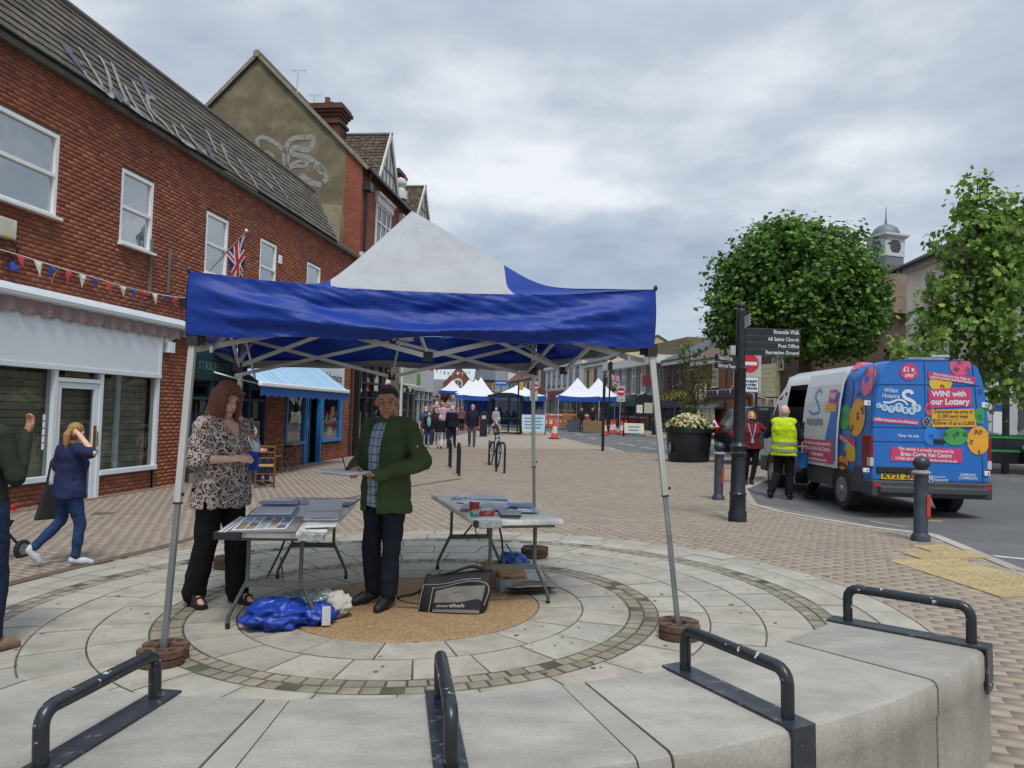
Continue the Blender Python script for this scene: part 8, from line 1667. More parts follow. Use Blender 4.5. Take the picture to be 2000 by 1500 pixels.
tree('distant_tree', fb, (fb.x, FY, f_.z-.8), .15, [(tuple(f_), (1.5, 1.4, 1.5)), ((f_.x-.4, FY, f_.z-1.2), (1.5, 1.4, 1.2))], 240, 14, .28, .2, 31, LEAFD, 'round green tree far up the street below the slate roof', .5)
fb = on(PA(868, 790, 96).x, 96); f_ = PA(868, 790, 96)
tree('rust_leaved_tree', fb, (fb.x, 96, f_.z), .07, [((f_.x, 96, f_.z+1.3), (.7, .7, .9))], 60, 10, .2, .15, 33, leaf_mat('rust_leaf', ['#7d4a35', '#8a5a3c', '#5f5a35', '#6d3f30']), 'small reddish leaved tree among the market crowd', .4)
# ================================================================ STREET FURNITURE
BOL = M('bollard_grey', '#2f3542', .55, var=.12, scale=6, bump=.05, dirt='#5b5f66', dscale=6, damt=.3); BOLB = M('bollard_ball', '#2a2d36', .4, var=.1)
def bollard(p, label):
    t = thing('bollard', p, 0, label, 'bollard', 'ball topped bollards along the kerb'); MB().lathe([(.11, -.05), (.11, .05), (.085, .09), (.08, .10), (.08, .80), (.085, .805)], 16).build('post', BOL, t, smooth=True); MB().lathe([(.085, .805), (.11, .815), (.115, .83), (.095, .85), (.06, .865)], 18).build('collar', M('pale_collar', '#7d7d80', .5), t, smooth=True); MB().ell((0, 0, .945), (.098, .098, .09), 18, 12).build('ball', BOLB, t, smooth=True)
    q = MB(); q.prism([(-.025+.055, .30), (.03+.055-.01, .30), (.03+.045, .57), (-.025+.055, .57)], -.083, -.06); q.build('red_reflector', M('red_strip', '#b23a2c', .4), t); return t
bollard(G(1403, 976), 'grey ball topped bollard standing left of the fingerpost, before the ginger haired woman'); bollard(G(1798, 1056), 'grey ball topped bollard in front of the back of the van')
# fingerpost
fpz = G(1440, 1018); fp = thing('fingerpost', fpz, 0, 'tall black fingerpost with ball finial and white lettered arms', 'signpost'); FB = M('cast_black', (.010, .012, .018), .35, var=.25, scale=12, bump=.1, bscale=40)
ztop = at(1452, 590, fpz.y).z-fpz.z
zr = lambda py: at(1450, py, fpz.y).z-fpz.z
MB().lathe([(.13, -.05), (.13, .12), (.115, .16), (.112, .36), (.125, .40), (.105, .43), (.10, .93), (.12, .95), (.125, .98), (.105, 1.0), (.11, 1.06), (.125, 1.08), (.09, 1.12), (.083, 1.15), (.083, zr(725)), (.095, zr(722)), (.095, zr(719)), (.07, zr(717)), (.065, zr(640)), (.068, zr(632)), (.06, zr(625)), (.065, zr(612)), (.068, zr(608)), (.045, zr(602)), (.03, zr(599))], 20).build('post', FB, fp, smooth=True)
MB().ell((0, 0, ztop-.06), (.062, .062, .062), 16, 12).build('finial', FB, fp, smooth=True)
def arm(py0, py1, x0, x1, s, ang, sz, al=1):
    z0_, z1_ = zr(py1), zr(py0); q = MB(); q.box(min(x0, x1), max(x0, x1), -.018, .018, z0_+.004, z1_-.004); m_ = Matrix.Rotation(R(ang), 4, 'Z'); q.xf(m_); o = q.build('arm', FB, fp, bev=.003); w = abs(x1-x0)
    q = MB(); q.box(min(x0, x1), max(x0, x1), -.021, -.018, z0_+.004, z0_+.009); q.xf(m_); q.build('arm_edge', M('worn_edge', '#4a4d58', .5), o)
    t = text_mb(s, (z1_-z0_)*.74*1.05, .0015, 0, sz); xe = max(x0, x1)-.02-sz/2 if al > 0 else min(x0, x1)+.03+sz/2; t.v = [(xe+x, -.0205, (z0_+z1_)/2+y+.004) for x, y, z in t.v]; t.xf(m_); t.build('lettering', M('sign_white', '#c6c8c6', .5, var=.05), o, fix=False)
for (a, b, s, w) in ((640, 655, 'Riverside Walk', .37), (655, 668, 'All Saints Church', .45), (668, 681, 'Post Office', .30), (681, 694, 'Recreation Ground', .48)): arm(a, b, .03, .86, s, 0, w)
for (a, b, s, w) in ((697, 711, 'Toilets & 275 yds', .34), (712, 725, 'Library and Theatre', .42)): arm(a, b, -.03, -.60, s, 40, w, -1)
q = MB()
for k_ in range(4): q.beam((.02, -.03, zr(642)+.045*k_), (.09, -.14, zr(642)+.045*k_+.06), .016, .03)
q.build('end_on_arm', M('pale_stripe', '#8d8f92', .5), fp); q = MB(); q.box(-.16, -.09, -.06, .02, zr(694), zr(676)); q.build('bracket_lamp', M('offgrey', '#9a9d9c', .6), fp)
# road signs
SGREY = M('sign_back_grey', '#a3a7a6', .5, var=.05); SRED = M('sign_red', '#b3222c', .4, var=.03); POLEM = M('maroon_pole', '#33171d', .5)
def no_entry(px, Y, pyc, r, plate, text, label, pole_px, pole=POLEM, ptop=None):
    c = at(px, pyc, Y); g = on(c.x, Y); t = thing('road_sign', g, 0, label, 'road sign'); z = c.z-g.z; x0, x1, za, zb = plate; pb = at(pole_px, pyc+60, Y).x-g.x
    q = MB(); q.tube([(pb, .04, -.05), (pb, .04, z+zb)], .04, 10); q.build('pole', pole, t, smooth=True); q = MB(); q.box(x0, x1, -.01, .0, z+za, z+zb); q.build('plate', SGREY, t, bev=.004)
    d = disc_mb(0, z, r, 32); d.v = [(x, -.014, y) for x, y, _ in d.v]; d.build('red_disc', SRED, t, fix=False); d = rect_mb(-r*.78, r*.78, z-r*.18, z+r*.18); d.v = [(x, -.018, y) for x, y, _ in d.v]; d.build('white_bar', WPR, t, fix=False)
    if text:
        s, w, h, zc, xc = text; q = MB(); q.box(xc-w/2-.04, xc+w/2+.04, -.015, -.0105, z+zc-h/2-.04, z+zc+h/2+.04); q.build('text_border', DKPR, t); q = MB(); q.box(xc-w/2-.025, xc+w/2+.025, -.018, -.0155, z+zc-h/2-.025, z+zc+h/2+.025); q.build('text_plate', WPR, t); tt_ = text_mb(s, h/(s.count(chr(10))+1)*1.0, .004, 0, w); tt_.v = [(xc+x, -.021, z+zc+y) for x, y, _ in tt_.v]; tt_.build('lettering', DKPR, t, fix=False)
    return t
no_entry(1464, 20, 710, .245, (-.33, .31, -.78, .27), ('Except\ncycles\n& taxis', .42, .33, -.56, -.0), 'big no entry sign with cycles and taxis plate behind the fingerpost', 1478)
no_entry(1213, 46, 765, .245, (-.27, .27, -.6, .35), ('Except\ncycles', .38, .2, -.48, 0), 'no entry sign on yellow topped pole by the right stalls', 1219)
no_entry(1043, 58, 757, .33, (-.3, .3, -1.0, .5), ('Except\ncycles', .3, .2, -.7, 0), 'no entry sign partly hidden by the rear gazebo leg', 1041, BLACK)
pg = G(1177, 881); t = thing('sign_post', pg, 0, 'thin black post at the kerb left of the leaning gazebo leg', 'post'); q = MB(); q.tube([(0, 0, -.05), (0, 0, at(1180, 738, pg.y).z-pg.z)], .06, 10); q.build('pole', BLACK, t); q = MB(); q.box(-.05, .12, -.08, .08, at(1180, 750, pg.y).z-pg.z, at(1180, 737, pg.y).z-pg.z); q.build('box', BLACK, t)
# planter
pl = G(1354, 904); plt_ = thing('planter', pl+Vector((0, .65, 0)), 0, 'big round black tub planter full of cream flowers', 'planter'); PLB = M('planter_black', (.010, .012, .018), .45, var=.3, scale=5, bump=.05)
MB().lathe([(.60, 0), (.64, .05), (.71, .78), (.72, .92), (.76, .93), (.77, 1.06), (.74, 1.07), (.70, 1.03)], 40).build('tub', PLB, plt_, smooth=True); MB().lathe([(.72, .98), (.4, 1.12), (.02, 1.18)], 24, caps=False).build('soil', M('soil', '#33271d', .95, var=.3), plt_)
q = MB(); o_ = 0
q.ell((-.66, -.25, .42), (.04, .12, .18), 12, 8); q.build('oval_plaque', M('plaque_blue', '#6d6f9a', .4), plt_)
rng = np.random.RandomState(5); fl_ = MB()
for i in range(420):
    a = rng.rand()*6.28; r_ = .74*math.sqrt(rng.rand()); z = 1.10+.40*(1-(r_/.8)**2)+rng.uniform(-.05, .05); c = Vector((r_*math.cos(a), r_*math.sin(a), z)); nn = Vector((math.cos(a)*.5, math.sin(a)*.5-.5, rng.uniform(.2, 1))).normalized(); x = nn.cross(Vector((0, 0, 1))).normalized(); y = nn.cross(x); s_ = rng.uniform(.03, .06); n0 = len(fl_.v)
    for k_ in range(5): b_ = k_*1.2566; fl_.v.append(tuple(c+(x*math.cos(b_)+y*math.sin(b_))*s_))
    fl_.face(range(n0, n0+5))
stuff(fl_.build('blooms', leaf_mat('cream_petal', ['#cfc79a', '#d6d0b0', '#c9b98a', '#d9d3c0', '#9a5a4a', '#bfae7a']), plt_, fix=False))
me = crown_mesh((0, 0, 0), [((0, 0, 1.15), (.72, .72, .28))], 150, 9, .09, .06, 8, .6); me.materials.append(LEAFD); stuff(ob('foliage', me, plt_))
tw_ = thing('warning_sign', at(1395, 836, pl.y+.2), R(4), 'small red bordered triangular men at work sign leaning on the planter edge', 'sign'); q = MB(); q.v = [(-.2, 0, 0), (.2, 0, 0), (0, .06, .36), (-.2, .01, 0), (.2, .01, 0), (0, .07, .36)]
for f in ((0, 1, 2), (5, 4, 3), (0, 3, 4, 1), (1, 4, 5, 2), (2, 5, 3, 0)): q.face(f)
q.build('red_border', SRED, tw_); q = MB(); q.v = [(-.14, -.004+.006, .035), (.14, .002, .035), (0, .044, .285)]; q.face((0, 1, 2)); q.v = [(x, y-.01, z) for x, y, z in q.v]; q.build('white_face', WPR, tw_, fix=False); q = MB(); q.v = [(-.06, 0, .06), (.07, 0, .06), (.03, .012, .12), (0, .02, .19), (-.03, .014, .13)]; q.v = [(x, y-.012, z) for x, y, z in q.v]; q.face(range(5)); q.build('pictogram', DKPR, tw_, fix=False)
# cycle stands and bicycle
def hoop(pxa, py, pyt, label, rz=R(8)):
    g = G(pxa, py); h = at(pxa, pyt, g.y).z-g.z; t = thing('cycle_stand', g, rz, label, 'cycle stand', 'black hoop cycle stands on the paving'); q = MB(); r_ = .12; L_ = .72; path = [(0, 0, -.05), (0, 0, h-r_)]+[(0, r_*(1-math.cos(a)), h-r_+r_*math.sin(a)) for a in (.5, 1.05, 1.57)]+[(0, L_-r_*(1-math.cos(a)), h-r_+r_*math.sin(a)) for a in (1.57, 1.05, .5)]+[(0, L_, h-r_), (0, L_, -.05)]
    q.tube(path, .03, 10); q.build('hoop', BLACK, t, smooth=True)
hoop(897, 930, 868, 'black hoop stand nearest us, left of the bicycle'); hoop(880, 914, 862, 'black hoop stand at the left of the row'); hoop(985, 925, 866, 'black hoop stand right of the bicycle', R(18)); hoop(955, 908, 862, 'black hoop stand behind the parked bicycle', R(2))
bg_ = G(962, 913); bk = thing('bicycle', bg_+Vector((0, .55, 0)), R(100), 'dark bicycle leaning on a hoop stand, handlebars towards us', 'bicycle')
bk.rotation_euler = (R(-6), 0, R(-78))
for x, nm in ((.52, 'front'), (-.52, 'rear')):
    q = MB(); q.tube([(x+.34*math.cos(a), 0, .345+.34*math.sin(a)) for a in [i*math.pi/14 for i in range(29)]], .02, 6, caps=False); w_ = q.build('wheel', TYRE, bk, smooth=True); q = MB()
    for i in range(12): a = i*math.pi/6; q.tube([(x, 0, .345), (x+.33*math.cos(a), 0, .345+.33*math.sin(a))], .003, 4)
    q.tube([(x, -.05, .345), (x, .05, .345)], .025, 8); q.build('spokes', STEEL, w_); q = MB(); q.tube([(x+.37*math.cos(a), 0, .345+.37*math.sin(a)) for a in [R(20+i*14) for i in range(11)]], .024, 5, fl=(1.3, .3)); q.build('mudguard', BLACK, bk)
q = MB(); q.tube([(.38, 0, .78), (-.12, 0, .30)], .018, 8); q.tube([(.36, 0, .86), (-.22, 0, .80)], .016, 8); q.tube([(-.12, 0, .30), (-.26, 0, .92)], .016, 8); q.tube([(-.12, 0, .30), (-.52, 0, .345)], .011, 6); q.tube([(-.22, 0, .78), (-.52, 0, .345)], .010, 6); q.tube([(.36, 0, .93), (.39, 0, .78), (.52, .05, .345)], .014, 6); q.tube([(.39, 0, .78), (.52, -.05, .345)], .014, 6); q.build('frame', M('bike_frame', '#20252e', .35), bk)
q = MB(); q.tube(spline([(.30, -.31, 1.02), (.42, -.2, 1.06), (.40, 0, 1.02), (.42, .2, 1.06), (.30, .31, 1.02)], 5), .012, 6); q.tube([(.36, 0, .9), (.40, 0, 1.02)], .014, 6); q.build('handlebar', M('bar_grey', '#6d7075', .4, .5), bk); q = MB(); q.ell((-.27, 0, .96), (.14, .07, .035), 12, 8); q.build('saddle', BLACKMATT, bk); q = MB(); q.box(.40, .46, -.03, .03, .9, .96); q.build('lamp', M('lamp_lens', '#9aa0a0', .3), bk)
# cones, barriers, boards
CO = M('cone_orange', '#d2482c', .5, var=.12, dirt='#8f3a28', dscale=6, damt=.3); CWH = M('cone_white', '#c3c1bd', .4, var=.08)
def cone(p, h, label):
    t = thing('traffic_cone', p, random.uniform(0, 1.5), label, 'cone', 'orange and white traffic cones'); k_ = h/.9
    q = MB(); q.box(-.24*k_, .24*k_, -.24*k_, .24*k_, 0, .05*k_); q.build('base', M('cone_base', '#3c3f44', .8) if h > .85 else CO, t); q = MB(); q.lathe([(.19*k_, .05*k_), (.15*k_, .27*k_)], 16); q.lathe([(.097*k_, .60*k_), (.045*k_, .9*k_)], 16); q.build('body', CO, t, smooth=True); MB().lathe([(.15*k_, .27*k_), (.097*k_, .60*k_)], 16, caps=False).build('reflective_sleeve', CWH, t, smooth=True)
cg = G(1083, 857); cone(cg, at(1083, 820, cg.y).z-cg.z, 'traffic cone alone at the kerb, nearest of all the cones')
CL_ = ['traffic cone close by the thin black post', 'traffic cone left of the pair under the pale stall', 'traffic cone right of the pair under the pale stall', 'traffic cone at the foot of the yellow topped sign pole', 'traffic cone just right of the yellow topped sign pole', 'traffic cone beside the green notice board', 'traffic cone left of the red barriers', 'traffic cone in the middle before the red barriers', 'traffic cone right before the red barriers']
for (px, Y, s_), lb_ in zip(((1182, 47, .95), (1195, 49, .9), (1200, 49.5, .9), (1215, 48, .9), (1223, 48.5, .9), (1255, 47.5, .85), (1061, 58, .95), (1066, 60, .9), (1076, 59, .95)), CL_):
    d = ray(px, 820); cone(on(d.x/d.y*Y, Y), s_, lb_)
BAR = M('barrier_red', '#c4412f', .5, var=.15, dirt='#8a3226', dscale=4, damt=.4)
def barrier(px, Y, w, rz, label):
    d = ray(px, 820); t = thing('road_barrier', on(d.x/d.y*Y, Y), rz, label, 'barrier', 'red plastic road barriers'); q = MB(); q.box(-w/2, w/2, -.04, .04, .82, 1.0); q.box(-w/2, w/2, -.04, .04, .18, .3); n = 6
    for i in range(n+1): x = -w/2+w*i/n; q.box(x-.05, x+.05, -.03, .03, .3, .82)
    q.build('panel', BAR, t, bev=.01); q = MB(); q.box(-w/2-.05, -w/2+.1, -.25, .25, 0, .1); q.box(w/2-.1, w/2+.05, -.25, .25, 0, .1); q.build('feet', BLACKMATT, t); q = MB(); q.box(-w/2+.1, w/2-.1, -.05, -.041, .85, .97); q.build('white_strip', CWH, t)
barrier(910, 52, 1.9, .1, 'orange red barrier between the navy jumper man and left stalls'); barrier(1072, 63, 2.2, .05, 'red barrier left of the pallets beyond the kerb cone'); barrier(1093, 62, 2.0, -.05, 'bright red barrier beside the wooden pallets'); barrier(1128, 60, 1.8, .05, 'red barrier half hidden behind the pale stall'); barrier(1148, 60, 1.6, 0, 'short red barrier behind the stallholder')
def stand_on(px, Y): d = ray(px, 820); return on(d.x/d.y*Y, Y)
pa = thing('pallet_stack', stand_on(1113, 58), 0, 'upright wooden pallets beside the red barriers', 'pallets'); WOOD = M('pallet_wood', '#9a7345', .85, var=.25, scale=6)
for k_ in range(5): q = MB(); q.box(-.6, .6, -.08, -.055, .15+.24*k_, .29+.24*k_); q.build('plank', WOOD, pa)
for x in (-.55, 0, .55): q = MB(); q.box(x-.05, x+.05, -.055, .06, 0, 1.3); q.build('bearer', WOOD, pa)
q = MB(); q.box(-.65, .65, -.15, .15, 1.3, 1.38); q.build('board_top', WOOD, pa)
bx_ = thing('grey_bin', stand_on(1122, 52), 0, 'grey plastic crate bin left of the stall table', 'bin'); MB().lathe([(.42, 0), (.5, .8), (.53, .82), (.48, .8)], 4).build('bin_body', M('grey_bin', '#5a5f6d', .6, var=.15), bx_)
st_ = thing('stall_table', stand_on(1160, 51), 0, 'brown cloth covered stall table under the right stalls', 'table'); q = MB(); q.box(-.75, .75, -.35, .35, 0, .78); q.build('cloth', M('hessian', '#7d6a4b', .9, var=.15), st_, bev=.02); q = MB(); q.box(.8, 1.1, -.2, .2, 0, .45); q.build('blue_tub', M('blue_tub', '#24457d', .5), st_)
def aboard(px, Y, label, col, rz, w=.85, h=1.25):
    t = thing('pavement_sign', stand_on(px, Y), rz, label, 'sign board'); q = MB(); q.v = [(-w/2, -.3, .2), (w/2, -.3, .2), (w/2, -.05, h), (-w/2, -.05, h)]; q.face((0, 1, 2, 3)); q.v += [(x, y+.03, z) for x, y, z in q.v]; q.face((4, 5, 6, 7)); q.build('panel', M('board_'+col, col, .6, var=.06), t, fix=False)
    q = MB()
    for x in (-w/2, w/2): q.tube([(x, -.34, 0), (x, -.02, h)], .018, 6); q.tube([(x, .34, 0), (x, -.0, h)], .018, 6)
    q.build('legs', BLACKMATT, t); q = MB()
    for k_ in range(4): z = h-.25-.2*k_; y = -.05-.25*(h-z)/(h-.2)-.012; q.v += [(-w*.3, y, z), (w*.3-.1*(k_ % 2), y, z), (w*.3-.1*(k_ % 2), y+.02, z+.07), (-w*.3, y+.02, z+.07)]; q.face((4*k_, 4*k_+1, 4*k_+2, 4*k_+3))
    stuff(q.build('print', M('board_print', '#3c6f9c', .6), t, fix=False))
aboard(1032, 47, 'white A board sign left of the rear gazebo leg', '#a9bcc4', .1); aboard(1052, 47, 'pale blue A board sign right of the rear gazebo leg', '#9dbac8', -.1); aboard(1238, 46, 'cream notice board lying on the kerb by the cones', '#b3b39a', .0, 1.2, .8)
# notice board
nb_ = thing('notice_board', stand_on(1258, 47), 0, 'ornate black notice board with white map panel', 'notice board'); q = MB(); q.box(-.62, .62, -.06, .06, 1.25, 2.3); q.prism([(-.68, 2.3), (-.4, 2.5), (-.15, 2.55), (0, 2.66), (.15, 2.55), (.4, 2.5), (.68, 2.3)], -.08, .08); q.build('case', BLACK, nb_); q = MB(); q.box(-.02, .5, -.075, -.061, 1.4, 2.05); q.build('map_panel', M('map_panel', '#a8b09a', .6, var=.1), nb_); q = MB(); q.box(-.5, -.12, -.07, -.061, 1.4, 1.9); q.build('poster', POST[2], nb_)
for x in (-.55, .55): q = MB(); q.tube([(x, 0, 0), (x, 0, 2.45)], .035, 8); q.ell((x, 0, 2.5), (.05, .05, .07), 8, 6); q.build('post', BLACK, nb_)
sg = thing('red_hanging_sign', at(1264, 743, 50.2), R(0), 'square maroon projecting shop sign on the grey block', 'sign'); q = MB(); q.box(-.28, .28, -.04, .04, -.38, .38); q.build('panel', MAROON, sg); q = MB(); q.box(.28, .9, -.02, .02, .3, .34); q.build('bracket', BLACK, sg)
lb2 = thing('litter_bin', stand_on(1283, 46), 0, 'black litter bin behind the leaning gazebo leg', 'bin'); MB().lathe([(.3, 0), (.32, .9), (.36, .92), (.34, 1.05), (.1, 1.15)], 14).build('bin_body', BLACK, lb2, smooth=True)
bn = thing('park_bench', stand_on(1420, 33.5), R(80), 'wooden bench with black scrolled ends before the pub', 'bench')
for k_ in range(3): q = MB(); q.box(-.75, .75, -.25+.16*k_, -.12+.16*k_, .42, .46); q.build('seat_slat', WOOD, bn); q = MB(); q.box(-.75, .75, .26, .3, .55+.14*k_, .65+.14*k_); q.build('back_slat', WOOD, bn)
for x in (-.7, .7): q = MB(); q.tube(spline([(x, -.28, 0), (x, -.25, .42), (x, -.3, .62), (x, .2, .62), (x, .3, .95), (x, .28, .42), (x, .34, 0)], 4), .025, 6); q.build('end_frame', BLACK, bn)
# market stalls
SBL = M('stall_blue', '#1d4a9c', .45, var=.12, scale=2, bump=.1, bscale=6); SWH = M('stall_white', '#c9ccd2', .6, var=.05)
def stall(p, w, d, label, hv=.45, hl=2.05, peak=1.35, rz=0, curtain=False):
    t = thing('market_stall', p, rz, label, 'market stall', 'blue and white market stalls')
    for x, y in ((-w/2, -d/2), (w/2, -d/2), (w/2, d/2), (-w/2, d/2)): q = MB(); q.tube([(x, y, 0), (x, y, hl+.1)], .03, 6); q.build('leg', STEEL, t)
    q = MB(); C_ = [(-w/2, -d/2), (w/2, -d/2), (w/2, d/2), (-w/2, d/2)]
    for i in range(4):
        a, b = Vector((*C_[i], 0)), Vector((*C_[(i+1) % 4], 0))
        q.grid(lambda s, v: a.lerp(b, s)*(1+.03*math.sin(s*30)*v)+Vector((0, 0, hl+.42-.1*4*s*(1-s)*(1-v)-hv*v)), 14, 2)
    q.build('valance', SBL, t, smooth='all'); q = MB()
    for i in range(4):
        a, b = Vector((*C_[i], 0)), Vector((*C_[(i+1) % 4], 0)); q.grid(lambda s, v: a.lerp(b, s)*(1-v)+Vector((0, 0, hl+.42-.1*4*s*(1-s)*(1-v)+peak*v**1.5)), 10, 8)
    q.build('roof', SWH, t, smooth='all')
    if curtain: q = MB(); q.grid(lambda s, v: (-w/2+w*s, d/2-.05+.04*math.sin(s*40), .1+(hl)*v), 30, 2); q.build('rear_curtain', SBL, t, smooth='all')
stall(stand_on(1126, 55), 2.9, 2.9, 'blue and white stall nearest the maroon fascia, left of its twin'); stall(stand_on(1167, 56), 2.9, 2.9, 'blue and white stall behind the thin black post, right of its twin')
for k_, (px, Y) in enumerate(((937, 61), (927, 67), (919, 73.5), (914, 80))): stall(stand_on(px, Y), 2.8, 2.8, ['front stall of the left row, next to the bus shelter', 'second stall of the left row behind the front one', 'third stall of the left row up the street', 'farthest stall of the left row up the street'][k_], peak=1.5, curtain=True)
stall(stand_on(1012, 60), 4.2, 3, 'blue stall seen through the bus shelter glass', peak=.9, curtain=True); stall(stand_on(882, 92), 3, 3, 'small far stall with white peaked roof among the crowd', peak=1.3)
# bus shelter
bs = thing('bus_shelter', stand_on(987, 47.5), R(-4), 'black framed glass bus shelter on the paving', 'bus shelter'); SHG = glass_mat('shelter_glass', (.62, .70, .72), .04)
for x, y in ((-1.0, 0), (-.95, 1.4), (.95, 0), (.98, 1.4), (.1, 1.4)): q = MB(); q.box(x-.05, x+.05, y-.05, y+.05, 0, 2.35); q.build('post', BLACK, bs)
q = MB(); q.box(-1.15, 1.12, -.25, 1.6, 2.32, 2.45); q.prism([(-1.15, 2.45), (-.3, 2.62), (.4, 2.62), (1.12, 2.45)], -.25, 1.6); q.build('roof', BLACK, bs)
for x0, x1 in ((-.9, .05), (.15, .93)): q = MB(); q.box(x0, x1, 1.39, 1.41, .2, 2.25); q.build('pane', SHG, bs)
for x in (-1.0, .97): q = MB(); q.box(x-.01, x+.01, .05, 1.35, .2, 2.25); q.build('pane', SHG, bs)
q = MB(); q.box(-.9, .93, 1.37, 1.385, .95, 1.05); q.build('green_stripe', M('green_stripe', '#3f8a3f', .5), bs); q = MB(); q.box(-.9, .9, .95, 1.25, .45, .5); q.build('seat', BLACKMATT, bs); q = MB(); q.box(-1.0, 1.0, -.05, .05, .05, .15); q.build('bottom_rail', BLACK, bs)
q = MB(); q.box(-1.06, -1.02, .1, 1.3, .7, 2.1); q.build('timetable', M('timetable', '#23262d', .4), bs)
sp_ = thing('bus_stop_pole', stand_on(1011, 46.8), 0, 'tall thin black pole just right of the bus shelter', 'pole'); q = MB(); q.tube([(0, 0, 0), (0, 0, 3.4)], .05, 8); q.build('pole', BLACK, sp_); q = MB(); q.box(-.02, .3, -.02, .02, 2.8, 3.3); q.build('flag_plate', M('stop_yellow', '#b8952f', .5), sp_)
tk = thing('ticket_machine', stand_on(945, 45), 0, 'black ticket machine post left of the bus shelter', 'machine'); q = MB(); q.box(-.22, .22, -.15, .15, 0, 1.35); q.prism([(-.24, 1.35), (0, 1.5), (.24, 1.35)], -.17, .17); q.build('cabinet', BLACK, tk, bev=.02); q = MB(); q.box(-.12, .12, -.16, -.151, 1.05, 1.25); q.build('screen', CLEARL, tk)
# green and black shelter at the right edge
rs_ = thing('shelter_kiosk', on(PA(1955, 900, 21).x, 21), R(2), 'black and green glazed shelter at the right edge behind the van', 'shelter')
for x in (-1.1, .12, .9, 2.2): q = MB(); q.box(x-.07, x+.07, -.07, .07, .0, 2.7); q.build('post', BLACK, rs_)
q = MB(); q.box(-1.2, 2.3, -.3, 1.2, 2.6, 2.85); q.build('roof', BLACK, rs_); q = MB(); q.box(-1.1, 2.2, -.06, .06, .3, 1.0); q.build('lower_panel', BLACK, rs_)
for z in (.62, 1.0): q = MB(); q.box(-1.1, 2.2, -.075, .065, z, z+.07); q.build('green_rail', M('green_rail', '#2f7a3f', .5), rs_)
for x0, x1 in ((-1.03, .05), (.19, .83), (.97, 2.13)): q = MB(); q.box(x0, x1, -.01, .01, 1.1, 2.6); q.build('pane', PANE, rs_)
q = MB(); q.box(-.25, .0, -.03, -.015, 1.15, 2.0); q.build('timetable', WPR, rs_); q = MB(); q.box(-.25, .0, -.035, -.03, 1.75, 1.95); q.build('timetable_heading', M('tt_blue', '#274a8f', .5), rs_)
# hanging baskets on the dark brick house, cafe furniture
hb = bpy.data.objects['dark_brick_house']
me = crown_mesh((0, 0, 0), [((2.3, -.25, 2.95), (1.7, .2, .26))], 90, 8, .1, .07, 9, .3); me.materials.append(leaf_mat('basket_bloom', ['#b9a54a', '#5f6f35', '#c9b860', '#4b5f2c', '#a8882f'])); o = ob('flower_baskets', me, hb); stuff(o)
CW = M('cafe_wood', '#6d4a2b', .6, var=.25, scale=14); RUSH = M('rush_seat', '#a58a58', .9, var=.2, scale=20)
def chair(p, rz, label):
    t = thing('cafe_chair', p, rz, label, 'chair', 'wooden cafe chairs outside the coffee house'); MB().box(-.2, .2, -.19, .19, .44, .475).build('seat', RUSH, t, bev=.012)
    for x in (-.18, .18):
        q = MB(); q.tube([(x*1.08, -.2, 0), (x, -.18, .46)], [.015, .02], 8); q.build('leg', CW, t); q = MB(); q.tube([(x*1.05, .22, 0), (x, .19, .46), (x*.95, .24, .9)], [.015, .02, .015], 8); q.build('rear_leg', CW, t)
    for z in (.62, .74, .86): q = MB(); q.tube([(-.17, .21+(z-.46)*.1, z), (0, .235+(z-.46)*.1, z+.015), (.17, .21+(z-.46)*.1, z)], .016, 6, fl=(.5, 1.3)); q.build('back_slat', CW, t)
    for z in (.16, .3): q = MB(); q.tube([(-.19, -.2, z), (.19, -.2, z)], .009, 6); q.tube([(-.19, .21, z), (.19, .21, z)], .009, 6); q.tube([(-.19, -.2, z+.03), (-.19, .21, z+.03)], .009, 6); q.tube([(.19, -.2, z+.03), (.19, .21, z+.03)], .009, 6); q.build('stretcher', CW, t)
chair(G(516, 952), R(200), 'wooden chair with pale rush seat nearest the woman'); chair(G(528, 925)+Vector((0, 0, 0)), R(250), 'wooden chair half hidden beyond the rush seated one'); chair(G(497, 940), R(60), 'wooden chair mostly hidden behind the woman')
def bistro(p, label, rz=0):
    t = thing('bistro_table', p, rz, label, 'table', 'small cafe tables outside the coffee house'); q = MB(); q.box(-.33, .33, -.33, .33, .71, .74); q.build('top', CW, t, bev=.01)
    for y in (-.26, .26): q = MB(); q.tube([(-.3, y, 0), (.28, y, .7)], .014, 6); q.tube([(.3, y, 0), (-.28, y, .7)], .014, 6); q.build('crossed_legs', BLACK, t)
bistro(G(556, 921), 'folding cafe table with crossed legs beside the blue shop'); bistro(G(508, 930), 'folding cafe table behind the woman, by the seated customer', .3)
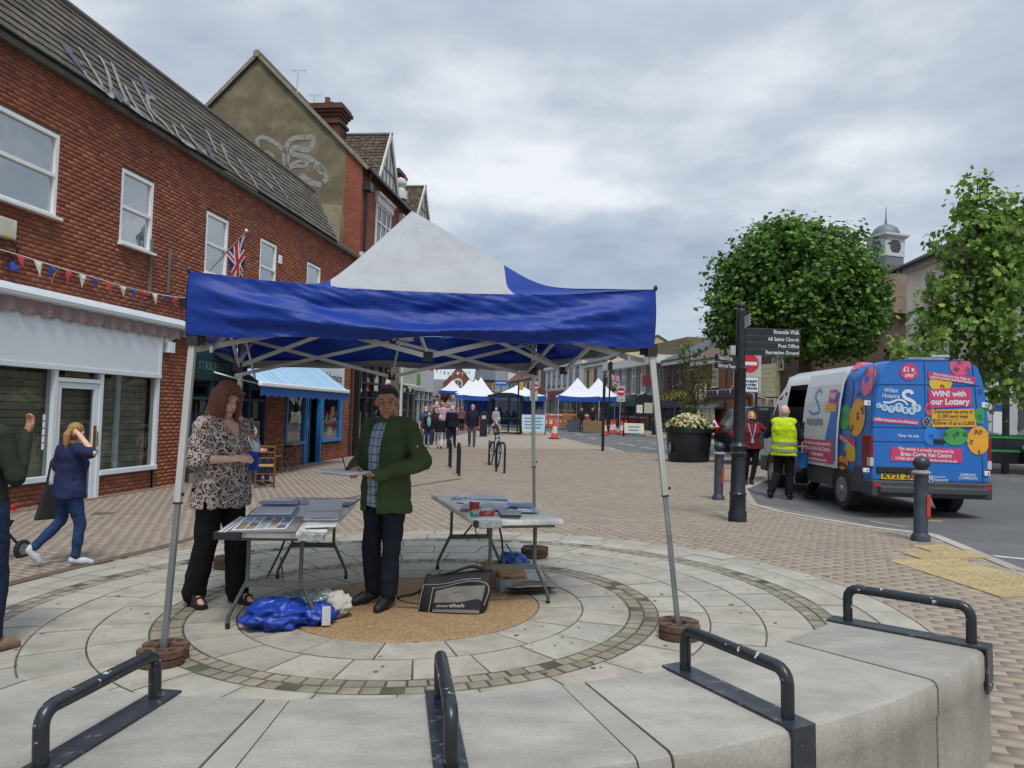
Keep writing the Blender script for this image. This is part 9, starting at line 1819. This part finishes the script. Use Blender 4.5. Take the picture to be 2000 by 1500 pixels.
# pushchair beyond the man at the left edge
pr_ = thing('pushchair', on(-5.5, 7.9), R(80), 'black pushchair with red trim beyond the man at the left edge', 'pushchair')
for x, y, r_ in ((.33, -.22, .10), (.33, .22, .10), (-.3, -.25, .13), (-.3, .25, .13)): q = MB(); q.tube([(x, y-.02, r_), (x, y+.02, r_)], r_, 18); w_ = q.build('wheel', TYRE, pr_); q = MB(); q.tube([(x, y-.024, r_), (x, y+.024, r_)], r_*.6, 14); q.build('hub', RIMM, w_)
q = MB()
for y in (-.2, .2): q.tube([(.33, y, .12), (-.1, y, .55), (-.45, y, 1.0)], .014, 6); q.tube([(-.3, y, .14), (.15, y, .6)], .014, 6)
q.tube([(-.45, -.2, 1.0), (-.45, .2, 1.0)], .018, 6); q.build('frame', BLACK, pr_); q = MB(); q.prism([(-.25, .35), (.2, .35), (.25, .42), (-.1, .5), (-.3, .9), (-.38, .88)], -.18, .18); q.build('seat', BLACKMATT, pr_); q = MB(); q.tube([(.22, -.2, .55), (.28, 0, .57), (.22, .2, .55)], .03, 8); q.build('bumper_bar', M('pram_red', '#b3222c', .5), pr_)
# street lamp with flags and a hanging basket, strings of bunting across the far shops
lp = thing('street_lamp', stand_on(1189, 50), 0, 'black lamp post with flower basket and small union flags by the right stalls', 'street lamp'); q = MB(); q.lathe([(.1, 0), (.1, .5), (.06, .55), (.05, 3.9), (.03, 4.2)], 10); q.build('post', BLACK, lp); q = MB(); q.box(-.15, .15, -.15, .15, 4.2, 4.6); q.prism([(-.2, 4.6), (0, 4.8), (.2, 4.6)], -.2, .2); q.build('lantern', BLACK, lp); q = MB(); q.ell((.35, 0, 3.0), (.28, .28, .22), 10, 8); q.build('flower_basket', LEAFS, lp)
for k_, (x0, z0_) in enumerate(((.1, 3.9), (.15, 3.45))): ob('union_flag', flag_mesh(lambda s, v: (x0+.55*s, -.05+.05*math.sin(s*6), z0_-.35+.4*v-.15*s)), lp)
def bunting(pts, label, n, sag=.15, size=.28):
    p0 = Vector(pts[0]); t = thing('bunting', p0, 0, label, 'bunting', 'strings of bunting on the far shops'); path = []
    P_ = [Vector(p)-p0 for p in pts]
    for a, b in zip(P_, P_[1:]): path += [a.lerp(b, s/8)+Vector((0, 0, -sag*4*(s/8)*(1-s/8))) for s in range(8)]
    path.append(P_[-1]); q = MB(); q.tube(path, .01, 4); q.build('cord', PEN['w'], t)
    for i in range(n):
        f = (i+.5)/n*(len(path)-1); j = int(f); p = path[j].lerp(path[min(j+1, len(path)-1)], f-j); d = (path[min(j+1, len(path)-1)]-path[max(0, j-1)]).normalized()*size*.4; q = MB(); q.v = [tuple(p-d), tuple(p+d), tuple(p+Vector((0, -.02, -size)))]; q.face((0, 1, 2)); q.build('pennant', PEN['rwb'[i % 3]], t, fix=False)
WF = lambda y, z, o=-.3: (RF(y)[0]+o, RF(y)[1], z)
bunting([WF(81, 4.3), WF(67.5, 4.2)], 'bunting along the white building above its maroon fascia', 22); bunting([WF(67, 3.8), WF(60.5, 3.7)], 'bunting on the cream house beside the white building', 10); bunting([WF(60, 3.4), WF(55, 3.3), WF(49.7, 3.4)], 'bunting across the grey flat roofed block', 16, .25); bunting([WF(49.4, 2.95), WF(45.3, 3.0)], 'bunting above the flower baskets', 10, .1); bunting([WF(45, 3.3), WF(38.3, 3.3)], 'bunting on the pub over its black fascia', 14, .15, .3); bunting([WF(37, 3.0, -.9), WF(33.2, 2.6, -1.2)], 'bunting from the pub towards the stone porch', 8, .2, .34)
bunting([(-9.3, 90, 6.6), (-5.5, 100, 7.0)], 'red and white bunting high over the crowd, left of the chapel', 10, .4, .55)
sgn = thing('blue_sign', at(979, 748, 96), 0, 'small blue shop sign far up the street', 'sign'); q = MB(); q.box(-.75, .75, -.05, .05, -.35, .35); q.build('panel', M('blue_sign', '#2b5fae', .5), sgn); q = MB(); q.box(-.6, .6, -.06, -.051, -.06, .06); q.build('print', WPR, sgn); q = MB(); q.tube([(0, .05, -3), (0, .05, .3)], .05, 6); q.build('pole', BLACK, sgn)
